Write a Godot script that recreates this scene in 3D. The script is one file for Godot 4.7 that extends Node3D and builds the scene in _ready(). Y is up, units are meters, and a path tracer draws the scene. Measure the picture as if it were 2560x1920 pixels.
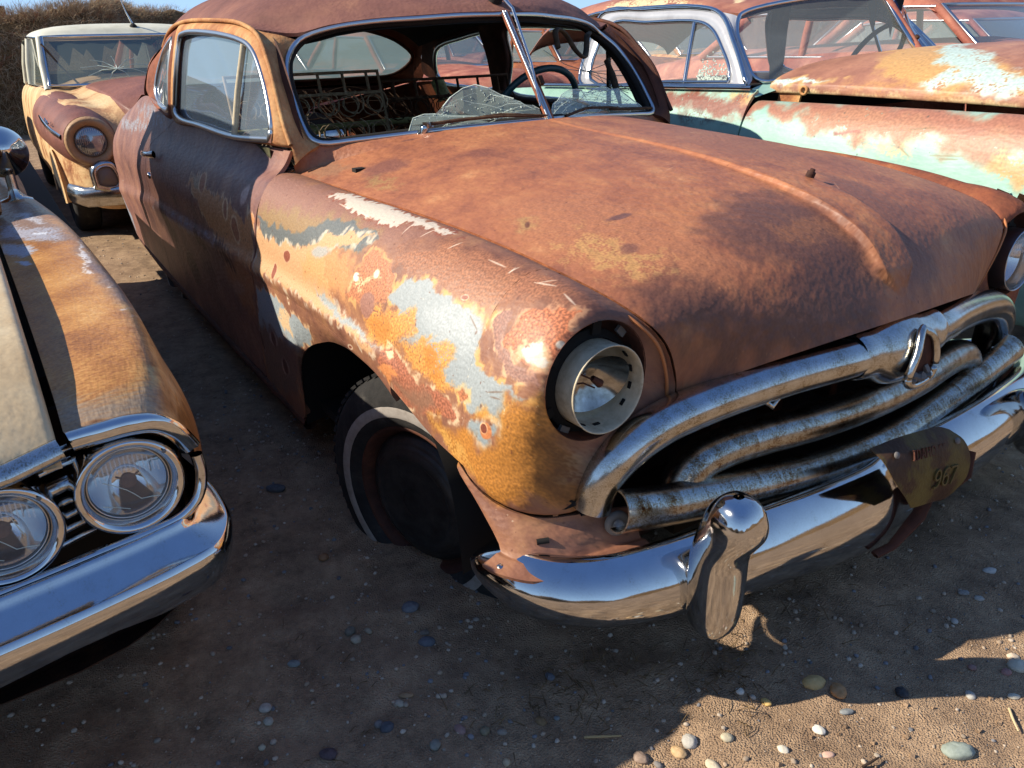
extends Node3D
# A row of rusted old cars in a breaker's yard under a low clear sun.
# Frame: metres, y up, the big rusted coupe points along +z with its centre line on x = 0.

func _ready() -> void:
	rng.seed = 20240611
	var cam := Camera3D.new()
	cam.name = "camera"
	cam.transform = Transform3D(Basis(Vector3(0.838, -0.025, 0.546), Vector3(0.240, 0.914, -0.328), Vector3(-0.491, 0.406, 0.771)).orthonormalized(), Vector3(-1.593, 1.334, 0.831))
	cam.fov = 52.668
	cam.near = 0.05
	cam.far = 900.0
	add_child(cam)
	cam.current = true
	var env := Environment.new()
	env.background_mode = Environment.BG_SKY
	var sm := ProceduralSkyMaterial.new()
	sm.sky_top_color = Color(0.27, 0.39, 0.60)
	sm.sky_horizon_color = Color(0.66, 0.80, 0.94)
	sm.sky_curve = 0.30
	sm.sky_energy_multiplier = 0.95
	sm.ground_bottom_color = Color(0.22, 0.18, 0.14)
	sm.ground_horizon_color = Color(0.50, 0.50, 0.48)
	sm.ground_curve = 0.05
	sm.sun_angle_max = 1.0
	var sky := Sky.new()
	sky.sky_material = sm
	env.sky = sky
	env.tonemap_mode = Environment.TONE_MAPPER_LINEAR
	env.tonemap_exposure = 1.5
	env.sdfgi_enabled = true
	env.ssao_enabled = true
	env.ssil_enabled = true
	var we := WorldEnvironment.new()
	we.name = "world_environment"
	we.environment = env
	add_child(we)
	var sun := DirectionalLight3D.new()
	sun.name = "sun"
	sun.light_color = Color(1.0, 0.955, 0.88)
	sun.light_energy = 1.6
	sun.light_angular_distance = 0.5
	sun.shadow_enabled = true
	sun.transform = Transform3D(Basis.looking_at(Vector3(1.28, -1.0, 0.60)), Vector3(-5, 6, -3))
	add_child(sun)
	make_noises()
	make_materials()
	paint_wagon()
	paint_panels()
	build_ground()
	build_coupe()
	build_left_sedan()
	build_mint_sedan()
	build_wagon()
	build_background()
	build_stones()

# ---------------------------------------------------------------- helpers
var rng := RandomNumberGenerator.new()

class MB:
	var v := PackedVector3Array()
	var n := PackedVector3Array()
	var u := PackedVector2Array()
	var i := PackedInt32Array()
	var planar := false
	var e1 := Vector3.RIGHT
	var e2 := Vector3.UP
	var org := Vector3.ZERO
	var size := Vector2.ONE
	func grid(g: Array, ref = null, hem := 0.0, gap := 0.0, closed := false, flip := false) -> void:
		var I: int = g.size()
		var J: int = g[0].size()
		if gap > 0.0:
			var h := []
			for a in I:
				var row: PackedVector3Array = g[a]
				h.append(row.duplicate())
			for a in I:
				for b in J:
					var p: Vector3 = g[a][b]
					var q := p
					if a == 0: q += (g[1][b] - p).limit_length(gap)
					if a == I - 1: q += (g[I - 2][b] - p).limit_length(gap)
					if not closed:
						if b == 0: q += (g[a][1] - p).limit_length(gap)
						if b == J - 1: q += (g[a][J - 2] - p).limit_length(gap)
					h[a][b] = q
			g = h
		var base := v.size()
		var nn := PackedVector3Array()
		var acc := 0.0
		for a in I:
			var ra: PackedVector3Array = g[maxi(a - 1, 0)]
			var rb: PackedVector3Array = g[mini(a + 1, I - 1)]
			var rc: PackedVector3Array = g[a]
			for b in J:
				var du := rb[b] - ra[b]
				var b0 := b - 1
				var b1 := b + 1
				if closed:
					if b0 < 0: b0 = J - 2
					if b1 > J - 1: b1 = 1
				else:
					b0 = maxi(b0, 0)
					b1 = mini(b1, J - 1)
				var dv := rc[b1] - rc[b0]
				if du.length_squared() < 1e-12: du = (rb[b1] - ra[b1]) + (rb[b0] - ra[b0])
				if dv.length_squared() < 1e-12: dv = (ra[b1] - ra[b0]) + (rb[b1] - rb[b0])
				var m := dv.cross(du).normalized()
				nn.append(m)
				if ref != null: acc += m.dot(rc[b] - ref)
		var sg := -1.0 if acc < 0.0 or (ref == null and flip) else 1.0
		for a in I:
			for b in J:
				var p: Vector3 = g[a][b]
				v.append(p)
				n.append(nn[a * J + b] * sg)
				if planar:
					var d := p - org
					u.append(Vector2(d.dot(e1) / size.x, 1.0 - d.dot(e2) / size.y))
				else:
					u.append(Vector2(float(a) / (I - 1), float(b) / (J - 1)))
		for a in I - 1:
			for b in J - 1:
				var k := base + a * J + b
				if sg > 0:
					i.append_array([k, k + J, k + J + 1, k, k + J + 1, k + 1])
				else:
					i.append_array([k, k + J + 1, k + J, k, k + 1, k + J + 1])
		if hem > 0.0:
			var edges := []
			for e in 4:
				if closed and e >= 2: continue
				var top := PackedVector3Array()
				var bot := PackedVector3Array()
				var cnt: int = J if e < 2 else I
				for k in cnt:
					var a: int = [0, I - 1, k, k][e]
					var b: int = [k, k, 0, J - 1][e]
					top.append(g[a][b])
					bot.append(g[a][b] - nn[a * J + b] * sg * hem)
				edges.append([top, bot])
			for e in edges: grid(e)
	func tri(a: Vector3, b: Vector3, c: Vector3) -> void:
		var m := (c - a).cross(b - a).normalized()
		var k := v.size()
		for p in [a, b, c]:
			v.append(p)
			n.append(m)
			if planar: u.append(Vector2((p - org).dot(e1) / size.x, 1.0 - (p - org).dot(e2) / size.y))
			else: u.append(Vector2(p.x, p.y))
		i.append_array([k, k + 1, k + 2])
	func quad(a: Vector3, b: Vector3, c: Vector3, d: Vector3) -> void:
		tri(a, b, c)
		tri(a, c, d)
	func box(c: Vector3, s: Vector3, bas := Basis.IDENTITY) -> void:
		var h := s * 0.5
		for ax in 3:
			for sg in [-1.0, 1.0]:
				var nrm := Vector3.ZERO
				nrm[ax] = sg
				var t := Vector3.ZERO
				t[(ax + 1) % 3] = 1.0
				var w := nrm.cross(t)
				var p := []
				for q in [[-1, -1], [-1, 1], [1, 1], [1, -1]]:
					p.append(c + bas * ((nrm + t * q[0] + w * q[1]) * h))
				quad(p[0], p[1], p[2], p[3])
	func mesh() -> ArrayMesh:
		var arr := []
		arr.resize(Mesh.ARRAY_MAX)
		arr[Mesh.ARRAY_VERTEX] = v
		arr[Mesh.ARRAY_NORMAL] = n
		arr[Mesh.ARRAY_TEX_UV] = u
		arr[Mesh.ARRAY_INDEX] = i
		var m := ArrayMesh.new()
		m.add_surface_from_arrays(Mesh.PRIMITIVE_TRIANGLES, arr)
		return m

func put(b: MB, called: String, mat: Material, parent: Node = self) -> MeshInstance3D:
	return put_mesh(b.mesh(), called, mat, parent)

func put_mesh(m: Mesh, called: String, mat: Material, parent: Node = self) -> MeshInstance3D:
	var o := MeshInstance3D.new()
	o.name = numbered(called, parent)
	o.mesh = m
	o.material_override = mat
	parent.add_child(o, true)
	return o

var used := {}
func numbered(called: String, parent: Node) -> String:
	var key := str(parent.get_instance_id()) + called
	var k: int = used.get(key, 0)
	used[key] = k + 1
	return called if k == 0 else "%s_%03d" % [called, k]

func thing(called: String, label: String, category: String, group := "") -> Node3D:
	var o := Node3D.new()
	o.name = numbered(called, self)
	add_child(o, true)
	tag(o, label, category, group)
	return o

func tag(o: Node, label: String, category: String, group := "") -> void:
	o.set_meta("label", label)
	o.set_meta("category", category)
	if group != "": o.set_meta("group", group)

# spline through points; a doubled point makes a crease
func spl(P: Array, m: int) -> PackedVector3Array:
	var out := PackedVector3Array()
	var K := P.size()
	out.append(P[0])
	for k in K - 1:
		var p1: Vector3 = P[k]
		var p2: Vector3 = P[k + 1]
		var d1 := sqrt(p1.distance_to(p2))
		if d1 < 1e-4: continue
		var t1 := p2 - p1
		var t2 := p2 - p1
		if k > 0:
			var p0: Vector3 = P[k - 1]
			var d0 := sqrt(p0.distance_to(p1))
			if d0 > 1e-4: t1 = ((p1 - p0) / d0 - (p2 - p0) / (d0 + d1) + (p2 - p1) / d1) * d1
		if k < K - 2:
			var p3: Vector3 = P[k + 2]
			var d2 := sqrt(p2.distance_to(p3))
			if d2 > 1e-4: t2 = ((p2 - p1) / d1 - (p3 - p1) / (d1 + d2) + (p3 - p2) / d2) * d1
		for s in range(1, m + 1):
			var t := float(s) / m
			var tt := t * t
			var t3 := tt * t
			out.append(p1 * (2 * t3 - 3 * tt + 1) + t1 * (t3 - 2 * tt + t) + p2 * (3 * tt - 2 * t3) + t2 * (t3 - tt))
	return out

func loft(secs: Array, mi: int, mj: int) -> Array:
	var rows := []
	for s in secs: rows.append(spl(s, mj))
	if mi <= 1: return rows
	var J: int = rows[0].size()
	var out := []
	for j in J:
		var col := []
		for r in rows: col.append(r[j])
		var c := spl(col, mi)
		if j == 0:
			for a in c.size():
				var e := PackedVector3Array()
				e.resize(J)
				out.append(e)
		for a in c.size(): out[a][j] = c[a]
	return out

func sx(P: Array, s: float) -> Array:
	var o := []
	for p in P: o.append(Vector3(p.x * s, p.y, p.z))
	return o

func V(a: Array) -> Array:  # flat numbers to points
	var o := []
	for k in range(0, a.size(), 3): o.append(Vector3(a[k], a[k + 1], a[k + 2]))
	return o

# tube along points, radius may be a number or an array; squash = height factor of the section along "up"
func tube(b: MB, P, r, seg := 10, closed := false, up := Vector3.UP, wide := 1.0, high := 1.0) -> void:
	var g := []
	var K: int = P.size()
	for k in K:
		var p: Vector3 = P[k]
		var a: Vector3 = P[(k - 1 + K) % K] if closed or k > 0 else p
		var c: Vector3 = P[(k + 1) % K] if closed or k < K - 1 else p
		var t := (c - a).normalized()
		var sdir := t.cross(up)
		if sdir.length() < 0.05: sdir = t.cross(Vector3(0.3, 0.2, 0.9))
		sdir = sdir.normalized()
		var w := sdir.cross(t)
		var rr: float = r[k] if r is Array or r is PackedFloat32Array else r
		var row := PackedVector3Array()
		for j in seg + 1:
			var an := TAU * j / seg
			row.append(p + sdir * cos(an) * rr * wide + w * sin(an) * rr * high)
		g.append(row)
	if closed: g.append(g[0])
	var mid: Vector3 = P[K / 2]
	b.grid(g, null, 0.0, 0.0, true, false)
	# make the outside face out
	var cnt := g.size() * (seg + 1)
	var st := b.v.size() - cnt
	var q := st + (K / 2) * (seg + 1)
	if b.n[q].dot(b.v[q] - mid) < 0:
		for k in range(st, b.v.size()): b.n[k] = -b.n[k]
		var ti := (g.size() - 1) * seg * 6
		var s0 := b.i.size() - ti
		for k in range(s0, b.i.size(), 3):
			var tmp := b.i[k + 1]
			b.i[k + 1] = b.i[k + 2]
			b.i[k + 2] = tmp

func cap(b: MB, P: PackedVector3Array, toward: Vector3) -> void:
	var c := Vector3.ZERO
	for p in P: c += p
	c /= P.size()
	for k in P.size() - 1:
		var m := (P[k + 1] - c).cross(P[k] - c)
		if m.dot(toward) > 0: b.tri(c, P[k], P[k + 1])
		else: b.tri(c, P[k + 1], P[k])

# turned shape: profile of (radius, along) pairs round an axis
func lathe(b: MB, c: Vector3, axis: Vector3, prof: Array, seg := 28, ref_in := true, a0 := 0.0, a1 := TAU) -> void:
	axis = axis.normalized()
	var e := axis.cross(Vector3.UP)
	if e.length() < 0.01: e = Vector3.RIGHT
	e = e.normalized()
	var f := e.cross(axis)
	var g := []
	for p in prof:
		var row := PackedVector3Array()
		for j in seg + 1:
			var an := a0 + (a1 - a0) * j / seg
			row.append(c + axis * p.y + (e * cos(an) + f * sin(an)) * p.x)
		g.append(row)
	b.grid(g, null, 0.0, 0.0, a1 - a0 > 6.2, not ref_in)

func ring(c: Vector3, axis: Vector3, r: float, seg := 32, sq := 1.0) -> Array:
	axis = axis.normalized()
	var e := axis.cross(Vector3.UP).normalized()
	var f := e.cross(axis)
	var o := []
	for j in seg:
		var an := TAU * j / seg
		o.append(c + e * cos(an) * r + f * sin(an) * r * sq)
	return o

func blob_mesh(r: Vector3, amp: float, seed_: int, seg := 14) -> ArrayMesh:
	var nz := FastNoiseLite.new()
	nz.seed = seed_
	nz.frequency = 0.9
	var b := MB.new()
	var g := []
	for a in seg + 1:
		var th := PI * a / seg
		var row := PackedVector3Array()
		for k in seg * 2 + 1:
			var ph := TAU * (k % (seg * 2)) / (seg * 2)
			var d := Vector3(sin(th) * cos(ph), cos(th), sin(th) * sin(ph))
			var f := 1.0 + amp * nz.get_noise_3dv(d * 1.3) + amp * 0.35 * nz.get_noise_3dv(d * 4.0 + Vector3(7, 3, 1))
			row.append(d * r * f)
		g.append(row)
	b.grid(g, Vector3.ZERO, 0, 0, true)
	return b.mesh()

func col(h: String) -> Color:
	return Color.html(h)

# folded-back edges (sheet-metal flange) along the first section and both long sides of a panel
func hem_edges(b: MB, g: Array, h: float, ends := [0, 2, 3]) -> void:
	var I: int = g.size()
	var J: int = g[0].size()
	for e in ends:
		var top := PackedVector3Array()
		var bot := PackedVector3Array()
		var cnt: int = J if e < 2 else I
		for k in cnt:
			var a: int = [0, I - 1, k, k][e]
			var c: int = [k, k, 0, J - 1][e]
			var p: Vector3 = g[a][c]
			var inn := (Vector3(0, p.y - .25, p.z) - p).normalized()
			top.append(p)
			bot.append(p + inn * h)
		b.grid([top, bot])

# ---------------------------------------------------------------- surfaces
var NZ: Array[PackedByteArray] = []   # seamless 512 x 512 noise fields: broad, middling, fine, grain, streaks
var M := {}
var pw := 0
var ph := 0
var pr := PackedFloat32Array()
var pg := PackedFloat32Array()
var pb := PackedFloat32Array()
var grain_normal: Texture2D
var dent_normal: Texture2D
var dirt_normal: Texture2D

func noise_img(f: float, oct: int, seed_: int, kind := FastNoiseLite.TYPE_SIMPLEX_SMOOTH) -> Image:
	var z := FastNoiseLite.new()
	z.noise_type = kind
	z.frequency = f
	z.fractal_octaves = oct
	z.seed = seed_
	var im := z.get_seamless_image(512, 512)
	im.convert(Image.FORMAT_L8)
	return im

func make_noises() -> void:
	for q in [[0.006, 4, 1], [0.02, 4, 2], [0.06, 3, 3], [0.22, 2, 4]]:
		NZ.append(noise_img(q[0], q[1], q[2]).get_data())
	var st := noise_img(0.03, 3, 5)          # streaks: squeezed in y
	st.resize(512, 64, Image.INTERPOLATE_BILINEAR)
	var big := Image.create(512, 512, false, Image.FORMAT_L8)
	for k in 8: big.blit_rect(st, Rect2i(0, 0, 512, 64), Vector2i(0, 64 * k))
	NZ.append(big.get_data())
	var gi := noise_img(0.12, 4, 9)
	gi.convert(Image.FORMAT_RGBA8)
	gi.bump_map_to_normal_map(2.2)
	grain_normal = ImageTexture.create_from_image(gi)
	gi = noise_img(0.3, 3, 19)
	gi.convert(Image.FORMAT_RGBA8)
	gi.bump_map_to_normal_map(3.0)
	dirt_normal = ImageTexture.create_from_image(gi)
	var di := noise_img(0.012, 3, 12)
	di.convert(Image.FORMAT_RGBA8)
	di.bump_map_to_normal_map(9.0)
	dent_normal = ImageTexture.create_from_image(di)

func nzf(k: int, x: int, y: int) -> float:
	return NZ[k][((y & 511) << 9) | (x & 511)] / 255.0

func lut(ramp: Array) -> PackedColorArray:
	var g := Gradient.new()
	var off := PackedFloat32Array()
	var cs := PackedColorArray()
	for r in ramp:
		off.append(r[0])
		cs.append(col(r[1]))
	g.offsets = off
	g.colors = cs
	var o := PackedColorArray()
	for k in 256: o.append(g.sample(k / 255.0))
	return o

# fill the canvas: colour ramp over a weighted sum of noise fields [field, scale, weight]
func p_begin(w: int, h: int, ramp: Array, mix: Array, contrast := 1.6) -> void:
	pw = w
	ph = h
	pr.resize(w * h)
	pg.resize(w * h)
	pb.resize(w * h)
	var L := lut(ramp)
	var wt := 0.0
	for m in mix: wt += m[2]
	for y in h:
		for x in w:
			var t := 0.0
			for m in mix:
				var s: float = m[1]
				t += NZ[m[0]][((int(y * s) & 511) << 9) | (int(x * s) & 511)] * float(m[2])
			t = clampf((t / wt - 127.5) * contrast + 127.5, 0.0, 255.0)
			var c := L[int(t)]
			var k := y * w + x
			pr[k] = c.r
			pg[k] = c.g
			pb[k] = c.b

# a patch with a ragged edge; position and size as shares of the canvas width (u) and height (v)
func p_blob(u: float, v: float, ru: float, rv: float, ang: float, hex: String, alpha := 1.0, edge := 0.15, warp := 0.6, fld := 1, sc := 1.0, tint := 0.12) -> void:
	var c := col(hex)
	var cx := u * pw
	var cy := v * ph
	var rx := ru * pw
	var ry := rv * ph
	var R := maxf(rx, ry) * (1.0 + warp * 0.5 + edge)
	var ca := cos(ang)
	var sa := sin(ang)
	var ox := int(cx * 7.0) + fld * 131
	var oy := int(cy * 5.0) + 77
	for y in range(maxi(0, int(cy - R)), mini(ph, int(cy + R) + 1)):
		for x in range(maxi(0, int(cx - R)), mini(pw, int(cx + R) + 1)):
			var dx := x - cx
			var dy := y - cy
			var a := (dx * ca + dy * sa) / rx
			var b := (-dx * sa + dy * ca) / ry
			var nx := int(x * sc) + ox
			var ny := int(y * sc) + oy
			var d := sqrt(a * a + b * b) + warp * (NZ[fld][((ny & 511) << 9) | (nx & 511)] / 255.0 - 0.5) + warp * 0.4 * (NZ[2][((y & 511) << 9) | (x & 511)] / 255.0 - 0.5)
			if d > 1.0 + edge: continue
			var f := alpha * smoothstep(1.0 + edge, 1.0 - edge, d)
			var k := y * pw + x
			var m := 1.0 + tint * (NZ[3][((y & 511) << 9) | (x & 511)] / 127.5 - 1.0)
			pr[k] = lerpf(pr[k], c.r * m, f)
			pg[k] = lerpf(pg[k], c.g * m, f)
			pb[k] = lerpf(pb[k], c.b * m, f)

# an area given by corner points (shares), edge worn ragged by noise; wear lets the ground show through in specks
func p_area(pts: Array, hex: String, alpha := 1.0, feather := 3.0, warp := 14.0, wear := 0.0, fld := 1, tint := 0.12, rim := "", rimw := 6.0) -> void:
	var c := col(hex)
	var rc := col(rim) if rim != "" else c
	var P := PackedVector2Array()
	for q in range(0, pts.size(), 2): P.append(Vector2(pts[q] * pw, pts[q + 1] * ph))
	var lo := P[0]
	var hi := P[0]
	for p in P:
		lo = lo.min(p)
		hi = hi.max(p)
	var pad := warp + feather + rimw
	var n := P.size()
	var sx0 := int(P[0].x * 3.0) + 19
	for y in range(maxi(0, int(lo.y - pad)), mini(ph, int(hi.y + pad) + 1)):
		for x in range(maxi(0, int(lo.x - pad)), mini(pw, int(hi.x + pad) + 1)):
			var wx := (NZ[fld][(((y + 57) & 511) << 9) | ((x + sx0) & 511)] / 127.5 - 1.0) * warp
			var wy := (NZ[fld][(((y + 301) & 511) << 9) | ((x + sx0 + 200) & 511)] / 127.5 - 1.0) * warp
			if feather < 9.0:
				wx += (NZ[2][((y & 511) << 9) | (x & 511)] / 127.5 - 1.0) * minf(warp, 12.0) * 0.30
				wy += (NZ[2][(((y + 77) & 511) << 9) | ((x + 41) & 511)] / 127.5 - 1.0) * minf(warp, 12.0) * 0.30
				wx += (NZ[3][(((y + 99) & 511) << 9) | (x & 511)] / 127.5 - 1.0) * 1.6
				wy += (NZ[3][((y & 511) << 9) | (x & 511)] / 127.5 - 1.0) * 1.6
			var q := Vector2(x + wx, y + wy)
			var inside := false
			var dm := 1e9
			var j := n - 1
			for a in n:
				var pa := P[a]
				var pbn := P[j]
				if (pa.y > q.y) != (pbn.y > q.y) and q.x < (pbn.x - pa.x) * (q.y - pa.y) / (pbn.y - pa.y) + pa.x: inside = not inside
				var e := pbn - pa
				var t := clampf((q - pa).dot(e) / maxf(e.length_squared(), 1e-6), 0.0, 1.0)
				dm = minf(dm, (q - pa - e * t).length_squared())
				j = a
			dm = sqrt(dm)
			if not inside: dm = -dm
			var f := alpha * smoothstep(-feather, feather, dm)
			var k := y * pw + x
			if rim != "" and dm > -rimw and dm < feather + rimw:
				var g := smoothstep(-rimw, 0.0, dm) * 0.75 * smoothstep(0.30, 0.62, NZ[1][(((y + 140) & 511) << 9) | ((x * 2 + 33) & 511)] / 255.0)
				pr[k] = lerpf(pr[k], rc.r, g)
				pg[k] = lerpf(pg[k], rc.g, g)
				pb[k] = lerpf(pb[k], rc.b, g)
				f = alpha * smoothstep(rimw * 0.2, rimw, dm)
			if f <= 0.0: continue
			if wear > 0.0:
				var wn := NZ[3][((y & 511) << 9) | (x & 511)] / 255.0 * 0.5 + NZ[1][(((y * 2) & 511) << 9) | ((x * 2 + 91) & 511)] / 255.0 * 0.5
				f *= smoothstep(wear - 0.08, wear + 0.08, wn + 0.0 + minf(dm / 160.0, 0.12))
			var m := 1.0 + tint * (NZ[3][((y & 511) << 9) | (x & 511)] / 127.5 - 1.0)
			pr[k] = lerpf(pr[k], c.r * m, f)
			pg[k] = lerpf(pg[k], c.g * m, f)
			pb[k] = lerpf(pb[k], c.b * m, f)

func p_line(u0: float, v0: float, u1: float, v1: float, wpx: float, hex: String, alpha := 0.7) -> void:
	var a := Vector2(u0 * pw, v0 * ph)
	var b := Vector2(u1 * pw, v1 * ph)
	var c := col(hex)
	var e := b - a
	var lo := a.min(b) - Vector2(wpx + 1, wpx + 1)
	var hi := a.max(b) + Vector2(wpx + 1, wpx + 1)
	for y in range(maxi(0, int(lo.y)), mini(ph, int(hi.y) + 1)):
		for x in range(maxi(0, int(lo.x)), mini(pw, int(hi.x) + 1)):
			var q := Vector2(x, y)
			var t := clampf((q - a).dot(e) / maxf(e.length_squared(), 1e-6), 0.0, 1.0)
			var d := (q - a - e * t).length()
			var ww := wpx * (0.35 + 0.65 * sin(PI * clampf(t, 0.02, 0.98)))
			var f := alpha * smoothstep(ww + 0.7, ww - 0.7, d)
			if f <= 0.0: continue
			var k := y * pw + x
			pr[k] = lerpf(pr[k], c.r, f)
			pg[k] = lerpf(pg[k], c.g, f)
			pb[k] = lerpf(pb[k], c.b, f)

func p_specks(count: int, u0: float, v0: float, u1: float, v1: float, rmin: float, rmax: float, hex: String, alpha := 0.7) -> void:
	var c := col(hex)
	for s in count:
		var cx := (u0 + (u1 - u0) * rng.randf()) * pw
		var cy := (v0 + (v1 - v0) * rng.randf()) * ph
		var r := rmin + (rmax - rmin) * pow(rng.randf(), 3.0)
		var sq := rng.randf_range(0.6, 1.5)
		for y in range(maxi(0, int(cy - r * 1.6)), mini(ph, int(cy + r * 1.6) + 1)):
			for x in range(maxi(0, int(cx - r * 1.6)), mini(pw, int(cx + r * 1.6) + 1)):
				var d := Vector2((x - cx) * sq, (y - cy) / sq).length() / r + 0.5 * (NZ[3][((y & 511) << 9) | (x & 511)] / 255.0 - 0.5)
				var f := alpha * smoothstep(1.1, 0.6, d)
				if f <= 0.0: continue
				var k := y * pw + x
				pr[k] = lerpf(pr[k], c.r, f)
				pg[k] = lerpf(pg[k], c.g, f)
				pb[k] = lerpf(pb[k], c.b, f)

func p_done() -> ImageTexture:
	var d := PackedByteArray()
	d.resize(pw * ph * 3)
	for k in pw * ph:
		d[k * 3] = clampi(int(pr[k] * 255.0), 0, 255)
		d[k * 3 + 1] = clampi(int(pg[k] * 255.0), 0, 255)
		d[k * 3 + 2] = clampi(int(pb[k] * 255.0), 0, 255)
	var im := Image.create_from_data(pw, ph, false, Image.FORMAT_RGB8, d)
	return ImageTexture.create_from_image(im)

func plain(hex: String, rough := 0.8, metal := 0.0) -> StandardMaterial3D:
	var m := StandardMaterial3D.new()
	m.albedo_color = col(hex)
	m.roughness = rough
	m.metallic = metal
	return m

func painted(tex: Texture2D, rough := 0.62, bump := 0.25) -> StandardMaterial3D:
	var m := StandardMaterial3D.new()
	m.albedo_texture = tex
	m.roughness = rough
	m.metallic_specular = 0.5
	m.normal_enabled = true
	m.normal_texture = grain_normal
	m.normal_scale = bump
	return m

# seamless mottled surface laid on in metres, whatever the shape
func mottled(ramp: Array, mix: Array, scale: float, rough := 0.75, contrast := 1.6, bump := 0.5, metal := 0.0) -> StandardMaterial3D:
	p_begin(512, 512, ramp, mix, contrast)
	var m := StandardMaterial3D.new()
	m.albedo_texture = p_done()
	m.uv1_triplanar = true
	m.uv1_world_triplanar = true
	m.uv1_scale = Vector3.ONE * scale
	m.roughness = rough
	m.metallic = metal
	m.metallic_specular = 0.35
	if bump > 0.0:
		m.normal_enabled = true
		m.normal_texture = grain_normal
		m.normal_scale = bump
	return m

func make_materials() -> void:
	var std := [[0, 1.0, 1.0], [1, 1.0, 0.7], [2, 1.0, 0.35], [3, 1.0, 0.3]]
	M.rust = mottled([[0.0, "4a2c24"], [0.3, "6f4233"], [0.55, "8d5138"], [0.75, "9c5f3d"], [1.0, "b07b4e"]], std, 0.9)
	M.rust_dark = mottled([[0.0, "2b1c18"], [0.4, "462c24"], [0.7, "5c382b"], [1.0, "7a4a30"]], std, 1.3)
	M.rust_red = mottled([[0.0, "6b3d35"], [0.4, "95584a"], [0.7, "b07560"], [0.9, "bd8b70"], [1.0, "c9a98a"]], std, 0.6)
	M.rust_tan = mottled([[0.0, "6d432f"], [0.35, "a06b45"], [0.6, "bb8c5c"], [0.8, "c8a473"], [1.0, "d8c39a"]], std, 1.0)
	M.chrome = mottled([[0.0, "8c7d66"], [0.10, "b2aea6"], [0.25, "c8c9ca"], [1.0, "d6d8da"]], [[1, 1.0, 1.0], [3, 1.0, .8], [0, 1.0, .6]], 2.2, 0.09, 1.5, 0.02, 1.0)
	M.chrome_dull = mottled([[0.0, "5d482c"], [0.14, "8b7a5c"], [0.24, "b0ada4"], [0.6, "c6c8c8"], [1.0, "d6d8d9"]], [[3, 1.0, 1.0], [2, 1.0, .5], [1, .6, .8]], 2.6, 0.2, 2.0, 0.06, 1.0)
	M.chrome_rusty = mottled([[0.0, "4a2c16"], [0.22, "6e4a26"], [0.34, "96896c"], [0.46, "a9aba6"], [1.0, "c0c6c8"]], [[3, 1.0, 1.0], [2, 1.0, .55], [1, .7, .7]], 2.6, 0.27, 2.3, 0.10, 1.0)
	M.steel_trim = plain("b9bcbd", 0.28, 1.0)
	M.steel_trim.albedo_color = col("c9cbcc")
	M.black = plain("0a0909", 0.9)
	M.near_black = plain("17130f", 0.9)  # flat near-black for linings, arches, floors and seals
	M.rubber = mottled([[0.0, "1b1b1c"], [0.5, "2b2a2a"], [0.8, "3a3836"], [1.0, "57534d"]], std, 2.5, 0.85)
	M.whitewall = mottled([[0.0, "7d756c"], [0.5, "98918a"], [1.0, "aaa49c"]], std, 4.0, 0.8)
	M.glass = plain("dfe9e6", 0.03)
	M.glass.transparency = BaseMaterial3D.TRANSPARENCY_ALPHA
	M.glass.albedo_color.a = 0.12
	M.glass_dark = plain("8fa09c", 0.03)
	M.glass_dark.transparency = BaseMaterial3D.TRANSPARENCY_ALPHA
	M.glass_dark.albedo_color.a = 0.4
	M.glass_dusty = plain("9fb0ae", 0.4)
	M.glass_dusty.transparency = BaseMaterial3D.TRANSPARENCY_ALPHA
	M.glass_dusty.albedo_color.a = 0.62
	M.glass_crack = plain("cfdccf", 0.3)
	M.lens = plain("e8eef0", 0.05)
	M.lens.transparency = BaseMaterial3D.TRANSPARENCY_ALPHA
	M.lens.albedo_color.a = 0.10
	M.mirror = plain("cdd0d2", 0.06, 1.0)
	M.cream = mottled([[0.0, "a2937a"], [0.5, "c4b79c"], [1.0, "d6cbb2"]], std, 6.0, 0.6, 1.6, 0.1)
	M.lime = mottled([[0.0, "4d4a2e"], [0.4, "8f8f5e"], [1.0, "b9ba86"]], std, 3.0, 0.8)
	M.teal = plain("24424a", 0.4)
	M.wire = mottled([[0.0, "2c1d15"], [0.5, "4a3325"], [1.0, "7d6347"]], std, 6.0, 0.8)
	M.straw = plain("8f7a52", 0.9)
	M.cloth = mottled([[0.0, "2a241d"], [0.5, "4a4034"], [1.0, "6f6350"]], std, 3.0, 0.95)
	M.primer = plain("6e6a66", 0.7)

# ---------------------------------------------------------------- the big rusted coupe in the middle
const F_ORG := [-2.12, -0.36]
func uv_fender(b: MB) -> MB:
	b.planar = true
	b.e1 = Vector3(0.2516, -0.1635, 0.954)
	b.e2 = Vector3(0.545, 0.838, 0.0)
	b.org = b.e1 * -2.12 + b.e2 * -0.36
	b.size = Vector2(1.8, 0.8)
	return b

func uv_hood(b: MB) -> MB:
	b.planar = true
	b.e1 = Vector3(1, 0, 0)
	b.e2 = Vector3(0, 0.527, -0.85)
	b.org = b.e1 * -0.8 + b.e2 * 0.4
	b.size = Vector2(1.6, 1.6)
	return b

func uv_side(b: MB) -> MB:
	b.planar = true
	b.e1 = Vector3(0, 0, 1)
	b.e2 = Vector3(0, 1, 0)
	b.org = Vector3(0, 0.15, -5.5)
	b.size = Vector2(3.95, 0.95)
	return b

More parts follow.
